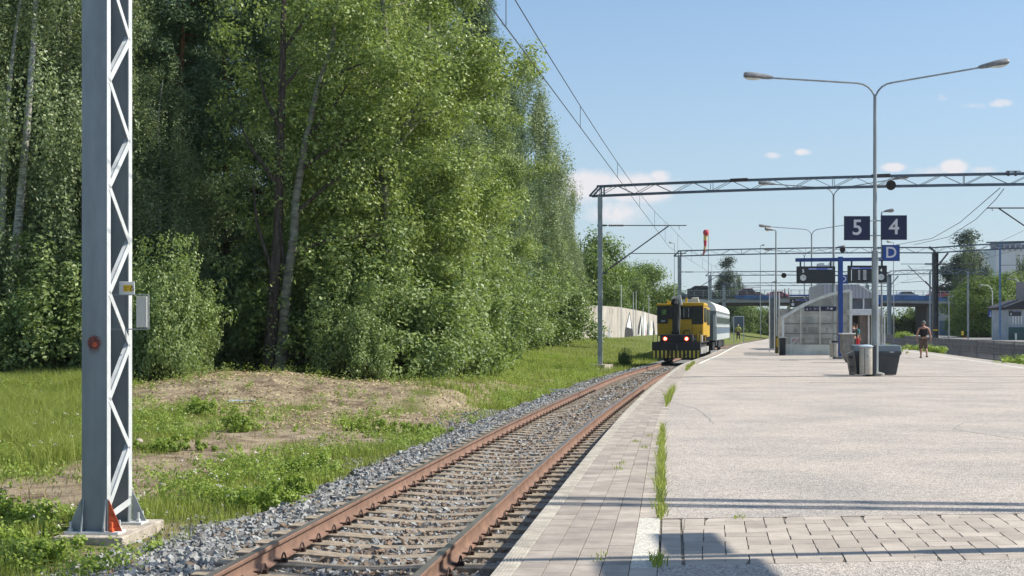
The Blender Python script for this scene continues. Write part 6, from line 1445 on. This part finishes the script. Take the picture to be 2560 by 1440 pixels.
# near edge of the forest, left to right
bt = empty('birch_tree', (P(5, 0, 47).x, 47, float(ground_z(P(5, 0, 47).x, 47)) - .1), 'tall birch with a white trunk at the far left of the forest', 'tree', FG)
MB().tube([tuple(P(px, py, 47) - bt.location) for px, py in ((-6, 970), (8, 860), (28, 700), (42, 600), (58, 430), (72, 260), (84, 100), (92, -60))], [.22, .19, .17, .15, .13, .11, .09, .06], 10).build('trunk', m_bbark, bt, smooth=True)
MB().tube([tuple(P(px, py, 47.3) - bt.location) for px, py in ((-2, 760), (6, 560), (14, 300), (34, 120), (60, -60))], [.12, .10, .08, .06, .04], 8).build('trunk', m_bbark, bt, smooth=True)
o = bpy.data.objects.new('crown', PROTO['birch'][0][0]); col.objects.link(o); o.parent = bt; o.location = (.9, .9, 0); o.scale = (1.1, 1.1, 1.15)
tree('birch', 175, 58, 19, 'birch right behind the big lattice mast', 1, 1.1); tree('birch', 100, 61, 22, 'slim birch between the left picture edge and the lattice mast', 0, 1.0)
tree('birch', 400, 58.5, 11.8, 'drooping pale birch just right of the lattice mast', 1, 1.25)
tree('pine', 455, 61, 20, 'dark green pine above the pale drooping birch', 0, 1.15); tree('pine', 280, 70, 23, 'tall pine hidden behind the lattice mast', 1, 1.1); tree('pine', 565, 61.5, 21, 'tall dark pine left of the double trunk', 1, 1.0)
tree('pine', -60, 66, 23, 'pine at the very left edge of the wood', 0, 1.1); tree('birch', -70, 58, 19, 'birch outside the left picture edge', 1)
tree('aspen', 960, 61, 21, 'broad bright aspen whose crown fills the middle of the wood', 0, 1.25, rot=1.0); tree('aspen', 1085, 71, 22, 'bright aspen at the right shoulder of the wood', 1, 1.0, rot=2.0)
tree('aspen', 885, 68, 21, 'aspen just right of the double trunk', 0, 1.05, rot=3.3)
tree('birch', 790, 78, 21, 'grey green birch deep behind the double trunk', 0, 1.2); tree('birch', 1020, 82, 21, 'birch behind the bright aspens', 1, 1.2)
tree('aspen', 1175, 92, 18.5, 'green aspen at the corner of the wood under the dark pine', 0, 1.1, rot=.5)
tree('pine', 1190, 102, 27.5, 'tallest pine standing out against the sky', 0, .95); tree('pine', 1275, 114, 19.5, 'dark pine between two birches at the edge of the wood', 1, 1.15)
tree('birch', 1305, 124, 25, 'tall weeping birch whose top meets the overhead wires', 0, 1.05); tree('birch', 1372, 134, 17.5, 'weeping birch leaning out at the right end of the wood', 1, 1.15)
tree('birch', 1240, 108, 17, 'birch in front of the weeping birches', 1, 1.1); tree('aspen', 1340, 128, 13.5, 'small leafy aspen under the weeping birch', 1, 1.2)
for i, (px, d, h, k, lb3) in enumerate(((120, 80, 24, 'pine', 'pine in the second row behind the white birch trunk'), (350, 84, 24, 'pine', 'pine in the second row behind the drooping birch'), (500, 80, 21, 'pine', 'shaded pine in the second row left of the double trunk'),
                           (680, 88, 24, 'pine', 'pine directly behind the double trunk'), (880, 92, 25, 'pine', 'pine in the shade behind the broad aspen'), (1060, 98, 26, 'pine', 'pine behind the right aspen'), (0, 84, 24, 'pine', 'pine behind the leftmost birch'), (230, 90, 25, 'pine', 'pine behind the lattice mast in the third row'))): tree(k, px, d, h, lb3, i, 1.35)
# understory
for i, (px, d, h, w_, lb3) in enumerate(((405, 50.5, 4.0, .8, 'light green bush growing on the bank right of the lattice mast'), (350, 51.5, 3.6, .9, 'bush half hidden by the lattice mast, on its right'), (460, 54, 2.8, .8, 'bush in shade behind the light green one'), (130, 55, 4.6, 1.2, 'dark bush left of the lattice mast'),
                           (240, 56, 4.2, 1.2, 'bush behind the lattice mast'), (15, 54.5, 3.2, 1.2, 'low bush at the left picture edge'), (560, 60, 4.4, 1.2, 'shaded bush left of the double trunk'), (620, 63, 3.6, 1.2, 'low shaded bush close to the foot of the double trunk'), (835, 60, 4.6, 1.0, 'bush right of the foot of the double trunk'), (880, 54.5, 3.0, .95, 'bright bush leaning over the grass right of the double trunk'),
                           (955, 58, 4.8, 1.25, 'tall bright bush under the broad aspen'), (1060, 64, 5.5, 1.15, 'tall bush under the right aspen'), (1125, 72, 5.0, 1.1, 'dark leafy bush at the bend of the wood'), (1010, 60, 3.2, 1.1, 'low bush between the bright bush and the bend of the wood'), (1195, 88, 5.5, 1.1, 'bush at the corner of the wood'), (1260, 98, 5.0, 1.3, 'bush below the dark pine'),
                           (1330, 112, 6.0, 1.2, 'bush below the weeping birches'), (1378, 128, 6.0, .9, 'bush beside the left end of the concrete wall'), (720, 68, 5.0, 1.0, 'deep shaded bush behind the double trunk'), (1425, 146, 2.2, .9, 'low bush in front of the left end of the concrete wall'), (1560, 83, .85, .8, 'small dark bush in the grass left of the yellow machine'))): tree('bush', px, d, h, lb3, i, w_, 'bushes along the forest edge')
# the double-trunked aspen in the centre
dt = empty('aspen_tree', (P(695, 0, 49).x, 49, float(ground_z(P(695, 0, 49).x, 49)) - .1), 'big double-trunked tree in the middle of the wood, one trunk dark, one leaning and grey', 'tree', FG)
def rel(px, py): v = P(px, py, 49) - dt.location; return (v.x, rnd.uniform(-.75, -.6), v.z)
MB().tube([rel(688, 955), rel(686, 880), rel(692, 740), rel(702, 600), rel(706, 430), rel(712, 250), rel(716, 100), rel(718, -60)], [.34, .24, .19, .16, .145, .125, .10, .07], 10).build('trunk', m_bark, dt, smooth=True)
MB().tube([rel(705, 950), rel(716, 850), rel(722, 740), rel(742, 600), rel(748, 500), rel(770, 360), rel(800, 230), rel(838, 110), rel(850, -20)], [.26, .19, .165, .145, .13, .105, .09, .07, .04], 10).build('trunk', m_abark, dt, smooth=True)
b = MB()
for a, c, e in (((745, 540), (820, 470), (930, 400)), ((758, 430), (830, 380), (900, 350)), ((712, 140), (750, 90), (790, 20)), ((775, 350), (830, 290), (880, 210)), ((704, 470), (640, 380), (600, 300)), ((735, 640), (830, 600), (960, 590)), ((696, 700), (650, 560), (640, 440)), ((708, 330), (670, 250), (650, 150)), ((800, 230), (860, 190), (930, 160)), ((697, 900), (760, 880), (820, 820)), ((700, 925), (740, 915), (790, 890)), ((712, 230), (740, 200), (760, 170)), ((725, 720), (700, 520), (690, 500))):
    b.tube([rel(*a), rel(*c), rel(*e)], [.075, .05, .012], 6, caps=False)
b.build('limbs', m_bark, dt, smooth=True)
Cc = []
for _ in range(330):
    px, py = rnd.uniform(560, 1010), rnd.uniform(-40, 900)
    if px < 690 and rnd.random() < .62: continue
    if 650 < px < 760 and rnd.random() < .45: continue
    q = rel(px, py); Cc.append((q[0], rnd.uniform(-1.3, 1.6), q[2]))
Cc = np.array(Cc); Cc = np.repeat(Cc, 5, 0) + rng.normal(0, .36, (len(Cc) * 5, 3)); me = leaf_mesh('crown', Cc, rng.uniform(.16, .32, len(Cc)), 26, .14, M_ASP); o = bpy.data.objects.new('crown', me); col.objects.link(o); o.parent = dt
# trees behind the wall, beyond the bridge and to the right
BG = 'trees in the distance'
tree('linden', 1452, 195, 13.5, 'bright roundish tree at the left above the concrete wall', 0, 1.0, BG); tree('linden', 1500, 215, 10.5, 'bright tree behind the portal mast above the wall', 1, .9, BG)
tree('linden', 1545, 235, 10.8, 'yellow green tree in the middle above the concrete wall', 0, 1.0, BG); tree('linden', 1608, 255, 11.8, 'dark rounded tree left of the bridge end', 1, 1.2, BG); tree('linden', 1580, 262, 12.2, 'pointed tree top behind the dark rounded tree', 0, .8, BG)
tree('birch', 1418, 168, 12, 'slender tree at the right end of the wood', 0, 1.2, BG)
tree('farspruce', 1822, 335, 17.0, 'tall dark conifer rising over the bridge behind the windsock', 0, 1.25, BG); tree('farbirch', 1838, 330, 14.5, 'birch beside the tall conifer over the bridge', 0, .8, BG); tree('farbirch', 1782, 330, 10.5, 'low tree over the bridge left of the tall conifer', 0, .8, BG); tree('farspruce', 1806, 340, 13.5, 'shorter conifer left of the tall one', 0, 1.2, BG)
tree('farspruce', 2418, 305, 22.0, 'huge dark spruce on the right behind the portals', 0, 1.45, BG); tree('fartree', 2405, 308, 17.5, 'dense broadleaf tree behind the huge spruce', 0, 1.35, BG); tree('farbirch', 2440, 300, 21.5, 'weeping birch in front of the huge dark spruce', 0, 1.0, BG); tree('farbirch', 2470, 300, 16, 'pale birch right of the huge spruce', 0, .9, BG)
tree('farbirch', 2540, 340, 20.5, 'birch standing before the pale office building', 0, 1.0, BG)
tree('fartree', 2390, 300, 10, 'small tree at the foot of the huge spruce', 0, 1.0, BG)
for i, (px, d, h, w_, lb3) in enumerate(((2435, 225, 8.0, 1.2, 'dark broadleaf tree right of the bridge end'), (2480, 215, 9.5, 1.2, 'broadleaf tree behind the curved street lamp'), (2530, 222, 10.0, 1.2, 'bright broadleaf tree above the white hut'), (2400, 250, 5.5, 1.0, 'dark tree in the shade under the bridge end'), (2580, 240, 9, 1.1, 'broadleaf tree at the right edge over the hut'))): tree('linden', px, d, h, lb3, i, w_, BG)
for i, (px, d, h, lb3) in enumerate(((2240, 292, 5.2, 'green bush under the bridge, left of three'), (2285, 296, 6.0, 'green bush under the bridge, middle of three'), (2320, 292, 5.6, 'green bush under the bridge next to its dark pier'), (1850, 330, 6.5, 'bush seen under the bridge right of the coach'), (1885, 335, 6.5, 'bush seen under the bridge between coach and shelter'), (1920, 332, 6.3, 'bush seen under the bridge close to the glass screen'), (1700, 335, 6, 'bush seen under the bridge above the yellow machine'), (1650, 300, 6, 'dark bush under the left end of the bridge'), (1610, 290, 6, 'dark bush left of the bridge end'), (2195, 300, 5.5, 'bush under the bridge behind the lift building'), (2420, 262, 5, 'dark bush under the right end of the bridge'), (2455, 240, 5, 'dark bush behind the curved street lamp'), (1960, 335, 6, 'bush under the bridge behind the shelter roof'))): tree('farbush', px, d, h, lb3, i, 1.1, 'bushes around the bridge')
# far-off wood that closes the horizon
n = 900; Cw = np.stack([rng.uniform(-240, 330, n), rng.uniform(430, 520, n), rng.uniform(-1, 1, n)], -1); Cw[:, 2] = rng.uniform(0, 1, n) * (6.5 + 3.5 * vnoise(Cw[:, 0], Cw[:, 0] * 0, 17, 4))
me = leaf_mesh('far_wood', Cw, rng.uniform(1.6, 3.4, n), 46, 1.1, M_FAR); o = bpy.data.objects.new('far_wood', me); col.objects.link(o); stuff(o, 'distant band of woodland along the horizon', 'woodland')

# ---------------------------------------------------------------- grass, weeds and litter on the verge
M_GR = leaf_material('grass_blades', (.13, .17, .03), (.40, .44, .12), (.38, .45, .08), .38, .6)
M_DRY = leaf_material('dry_grass', (.20, .15, .07), (.42, .34, .17), (.3, .25, .1), .25, .7)
M_WD = leaf_material('weed_leaves', (.10, .17, .025), (.36, .45, .09), (.36, .48, .07), .38, .45)
def blades(name, x, y, h, wd, m, lean=.35, z=None):
    n = len(x); z = ground_z(x, y) if z is None else z; a = rng.uniform(0, 6.283, n); la = rng.uniform(0, 6.283, n); l_ = h * rng.uniform(0, lean, n)
    dx, dy = np.cos(a) * wd / 2, np.sin(a) * wd / 2; lx_, ly_ = np.cos(la) * l_, np.sin(la) * l_
    b0 = np.stack([x - dx, y - dy, z - .02], -1); b1 = np.stack([x + dx, y + dy, z - .02], -1)
    m0 = np.stack([x - dx * .8 + lx_ * .35, y - dy * .8 + ly_ * .35, z + h * .55], -1); m1 = np.stack([x + dx * .8 + lx_ * .35, y + dy * .8 + ly_ * .35, z + h * .55], -1)
    t0_ = np.stack([x + lx_ - dx * .15, y + ly_, z + h * (1 - .25 * lean)], -1); t1 = np.stack([x + lx_ + dx * .15, y + ly_, z + h * (1 - .25 * lean)], -1)
    v = np.stack([b0, b1, m1, m0, t1, t0_], 1).reshape(-1, 3); o_ = (np.arange(n) * 6)[:, None]
    f = np.concatenate([o_ + np.array([[0, 1, 2, 3]]), o_ + np.array([[3, 2, 4, 5]])], 1).reshape(-1, 4)
    return npmesh(name, v, f, m, attr=np.repeat(np.clip(rng.normal(.5, .28, n), 0, 1), 6))
def scatter(n, y0, y1, k0, k1, pw=1.0):
    y = y0 + (y1 - y0) * rng.uniform(0, 1, n) ** pw; x = rng.uniform(k0, k1, n) * y; return x, y
def keep_on(x, y, thr=0.0, gain=1.0):
    c = green_cover(x, y); u = track_x(y) - x; k = (rng.uniform(0, 1, len(x)) * 1.0 < (c - thr) * gain) & (u > 1.95) & (u < 60) & off_mast(x, y); 
    bankzone = (x > 12) & (y > 150); return x[k & ~bankzone], y[k & ~bankzone], c[k & ~bankzone]
X_, Y_, C_ = keep_on(*scatter(200000, 11.5, 45, -.37, .03, 1.1), thr=.34)
stuff(blades('grass', X_, Y_, (.04 + .15 * np.clip(C_, 0, 1) * vnoise(X_, Y_, .9, 31) * 1.7) * rng.uniform(.5, 1.3, len(X_)), .011, M_GR), 'sunlit green grass on the verge beside the ballast', 'grass')
X_, Y_, C_ = keep_on(*scatter(190000, 40, 150, -.37, .10, 1.5), thr=.34)
stuff(blades('grass', X_, Y_, (.07 + .24 * vnoise(X_, Y_, 2.5, 32)) * rng.uniform(.5, 1.3, len(X_)), .028, M_GR), 'rough green grass along the foot of the wood', 'grass')
X_, Y_, C_ = keep_on(*scatter(60000, 21, 50, -.37, -.27, 1.0), thr=.45, gain=1.6)
stuff(blades('tall_grass', X_, Y_, (.18 + .5 * vnoise(X_, Y_, 1.6, 91)) * rng.uniform(.4, 1.3, len(X_)), .012, M_GR, .8), 'tall meadow grass left of the lattice mast', 'grass')
x, y = scatter(30000, 12, 70, -.37, .03, 1.0); u = track_x(y) - x; k = (u > 2.1) & (rng.uniform(0, 1, len(x)) < .30 + .4 * vnoise(x, y, 1.3, 40)); x, y = x[k], y[k]
stuff(blades('dry_grass', x, y, .10 * rng.uniform(.3, 1.6, len(x)), .010, M_DRY, 1.2), 'dry straw-coloured grass between the green tufts', 'grass')
fx_, fy_ = scatter(420, 14, 48, -.36, -.12, 1.0); kf = green_cover(fx_, fy_) > .6; fx_, fy_ = fx_[kf], fy_[kf]
me = leaf_mesh('wild_flowers', np.stack([fx_, fy_, ground_z(fx_, fy_) + rng.uniform(.12, .38, len(fx_))], -1), np.full(len(fx_), .018), 5, .03, mat('petal_white', (.62, .57, .55), .6), up=1.5); o = bpy.data.objects.new('wild_flowers', me); col.objects.link(o); stuff(o, 'small white and pink flowers dotted through the verge grass', 'wild flowers')
# fallen leaves and twigs on the bare bank
n = 16000; x, y = scatter(n, 30, 66, -.34, .02, 1.0); u = track_x(y) - x; k = (u > 3) & (rng.uniform(0, 1, n) < .25 + .75 * (green_cover(x, y) < .45)); x, y = x[k], y[k]
me = leaf_mesh('leaf_litter', np.stack([x, y, ground_z(x, y) + .02], -1), np.full(len(x), .05), 2, .085, leaf_material('litter_leaves', (.12, .075, .045), (.60, .50, .28), (.3, .25, .1), .1, .8), up=2.5); o = bpy.data.objects.new('leaf_litter', me); col.objects.link(o); stuff(o, 'fallen yellow and brown leaves on the bare bank', 'leaf litter')
# leafy weeds
n = 26000; x, y = scatter(n, 12.5, 90, -.37, .06, 1.0); c = green_cover(x, y); u = track_x(y) - x
k = (u > 2.0) & (rng.uniform(0, 1, n) < (.09 + .75 * np.clip(c - .25, 0, 1)) * ((vnoise(x, y, 1.1, 51) > .44) & off_mast(x, y))); x, y = x[k], y[k]; z = ground_z(x, y)
hs = rng.uniform(.07, .26, len(x)) * (1 + .35 * smooth(20, 40, y)); Cw = np.stack([x, y, z + hs * .5], -1); Sw = np.stack([hs * .42, hs * .42, hs * .45], -1)
me = leaf_mesh('weeds', Cw, Sw, 34, .052, M_WD); o = bpy.data.objects.new('weeds', me); col.objects.link(o); stuff(o, 'leafy yellow green weeds scattered over the verge', 'weeds')
# named clumps of leafy plants by the ballast
def clump(px, py, h, r, label, per=60, nc=40, leaf=.055, m=None, z=-.66, name='weed_plant', grp='leafy plants by the track'):
    c = G(px, py, z); Cq = np.stack([rng.normal(0, r, nc), rng.normal(0, r * .8, nc), np.abs(rng.normal(.5, .3, nc)) * h], -1)
    me = leaf_mesh(name, Cq, np.full(nc, h * .16), per, leaf, m or M_WD); o = bpy.data.objects.new(name, me); col.objects.link(o); o.location = (c.x, c.y, float(ground_z(c.x, c.y)) if z < -.5 else z); tag(o, label, 'plant', grp); return o
clump(640, 1262, .30, .28, 'dense leafy plant at the ballast edge, biggest of them'); clump(735, 1240, .26, .16, 'leafy plant right at the stones, right of the biggest one'); clump(600, 1085, .34, .16, 'yellow green plant on the bare bank')
clump(770, 1180, .34, .22, 'tall leafy plant above the ballast edge'); clump(400, 1130, .22, .30, 'low broad plant just right of the lattice mast'); clump(35, 1330, .34, .22, 'leafy plant in the lower left corner'); clump(60, 1395, .26, .20, 'second leafy plant in the lower left corner, closest to the camera')
clump(1045, 1075, .22, .3, 'low bright plant in the sandy patch'); clump(920, 1075, .25, .35, 'spreading plant left of the low bright one'); clump(500, 1060, .3, .2, 'small plant on the brown bank')
# grass growing in the joint between pavers and asphalt
def tuft(y0, y1, h, n, label, off=0.0, wd=.010):
    y = rng.uniform(y0, y1, n); x = np.array([Lw(q) for q in y]) + off + rng.normal(0, .022, n)
    o = blades('grass_tuft', x - 0, y, h * rng.uniform(.35, 1.2, n), wd, M_GR, .75, z=np.zeros(n)); return tag(o, label, 'grass tuft', 'grass tufts in the paving joints')
tuft(11.4, 12.1, .10, 90, 'small grass tuft at the corner of the cross paving'); tuft(12.3, 14.2, .15, 150, 'front part of the tall grass row along the paving joint'); tuft(14.2, 17.5, .17, 260, 'middle part of the tall grass row along the paving joint'); tuft(17.5, 21.5, .16, 240, 'far part of the tall grass row along the paving joint')
tuft(27.5, 34, .26, 240, 'bushy grass tuft in the joint halfway to the train', -.05, .014); tuft(50, 60, .2, 260, 'grass in the joint close to the yellow machine', -.1, .02); tuft(9.1, 9.4, .08, 70, 'tiny tuft at the near corner of the white paving')
for i, (px, py) in enumerate(((1548, 1172), (1556, 1158), (1610, 1120), (1622, 1090), (1590, 1105), (1845, 1293), (1500, 1395))):
    c = G(px, py); n = 26; o = blades('grass_tuft', rng.normal(c.x, .03, n), rng.normal(c.y, .12, n), .035 * rng.uniform(.5, 1.4, n), .008, M_GR, 1.2, z=np.zeros(n)); tag(o, 'tiny moss-like tuft between the pavers, ' + ['beside the middle joint', 'just beyond the first', 'left of the long grass row', 'at the far end of the grass row', 'between two paver rows', 'where asphalt meets the cross paving', 'on the nearest pavers'][i], 'grass tuft', 'grass tufts in the paving joints')
clump(2240, 884, .42, .28, 'bright weed growing beside the right grit bin', 40, 40, .07, z=0.0, name='weed_plant'); 
for px, py, d, lb3 in ((2258, 838, 150, 'yellow green weeds at the platform edge behind the grit bin'), (2300, 874, 96, 'weeds at the fence foot left of the walking man'), (2335, 880, 90, 'weeds beside the dark post'), (2545, 912, 62, 'weeds below the fence at the right edge')):
    nc = 40; Cq = np.stack([rng.normal(0, .4, nc), rng.normal(0, .4, nc), np.abs(rng.normal(.2, .15, nc)) * .7], -1); me = leaf_mesh('weed_plant', Cq, np.full(nc, .14), 36, .13, M_WD); o = bpy.data.objects.new('weed_plant', me); col.objects.link(o); o.location = (P(px, 0, d).x, d, P(0, py, d).z - .1); tag(o, lb3, 'plant', 'weeds at the right platform edge')
# loose stones, rag, marker bar, plank
m_boul = mat('pale_boulder', (.42, .36, .30), .9, var=.2, scale=6)
for px, py, r, lb3 in ((459, 1189, .075, 'rounded pale stone on the sandy path'), (407, 1198, .05, 'smaller flat stone left of the rounded one'), (347, 1102, .08, 'pale stone close to the lattice mast'), (9, 1241, .06, 'pinkish stone at the left edge of the path'), (820, 1125, .06, 'stone at the edge of the sandy patch')):
    c = G(px, py, -.55); bm = bmesh.new(); bmesh.ops.create_icosphere(bm, subdivisions=2, radius=r)
    for v in bm.verts: v.co.z *= .7; v.co *= 1 + rnd.uniform(-.08, .08)
    me = bpy.data.meshes.new('stone'); bm.to_mesh(me); bm.free(); me.materials.append(m_boul); me.polygons.foreach_set('use_smooth', [True] * len(me.polygons)); o = bpy.data.objects.new('stone', me); col.objects.link(o); o.location = (c.x, c.y, float(ground_z(c.x, c.y)) + r * .4); tag(o, lb3, 'stone', 'loose stones on the verge')
c = G(603, 998, -.3); b = MB(); nx = 9
b.add([(i * .09 - .36, j * .05 - .1, .05 + .05 * rnd.random()) for j in range(5) for i in range(nx)], [(j * nx + i, j * nx + i + 1, (j + 1) * nx + i + 1, (j + 1) * nx + i) for j in range(4) for i in range(nx - 1)])
o = b.build('rag', mat('blue_white_rag', (.42, .47, .55), .8, var=.4, scale=12), smooth=True); o.location = (c.x, c.y, float(ground_z(c.x, c.y))); tag(o, 'crumpled bluish rag lying on the brown bank', 'litter')
o = MB().box((0, 0, 0), (1.0, .06, .05), rz=-.02).build('marker_bar', m_wht); c = G(1410, 974, -.6); o.location = c; tag(o, 'thin white bar lying beside the left rail', 'bar')
o = MB().box((0, 0, 0), (.9, .25, .05), rz=-.1).build('plank', mat('pale_plank', (.45, .38, .28), .9)); c = G(1628, 934, -.52); o.location = c; tag(o, 'pale plank lying between the rails near the train', 'plank')
# haze
hb = MB().box((60, 300, 18), (1000, 900, 46)).build('haze', mat('dummy', (1, 1, 1)))
hm = bpy.data.materials.new('haze_air'); hm.use_nodes = True; t = hm.node_tree; t.nodes.clear(); oo = N(t, 'ShaderNodeOutputMaterial'); vv = N(t, 'ShaderNodeVolumePrincipled')
vv.inputs['Color'].default_value = (.86, .93, 1, 1); vv.inputs['Density'].default_value = .00008; L(t, vv.outputs[0], oo.inputs['Volume']); hb.data.materials[0] = hm; hb['kind'] = 'stuff'; hb['label'] = 'thin pale summer haze over the station'
HAZE = True
if not HAZE: bpy.data.objects.remove(hb)
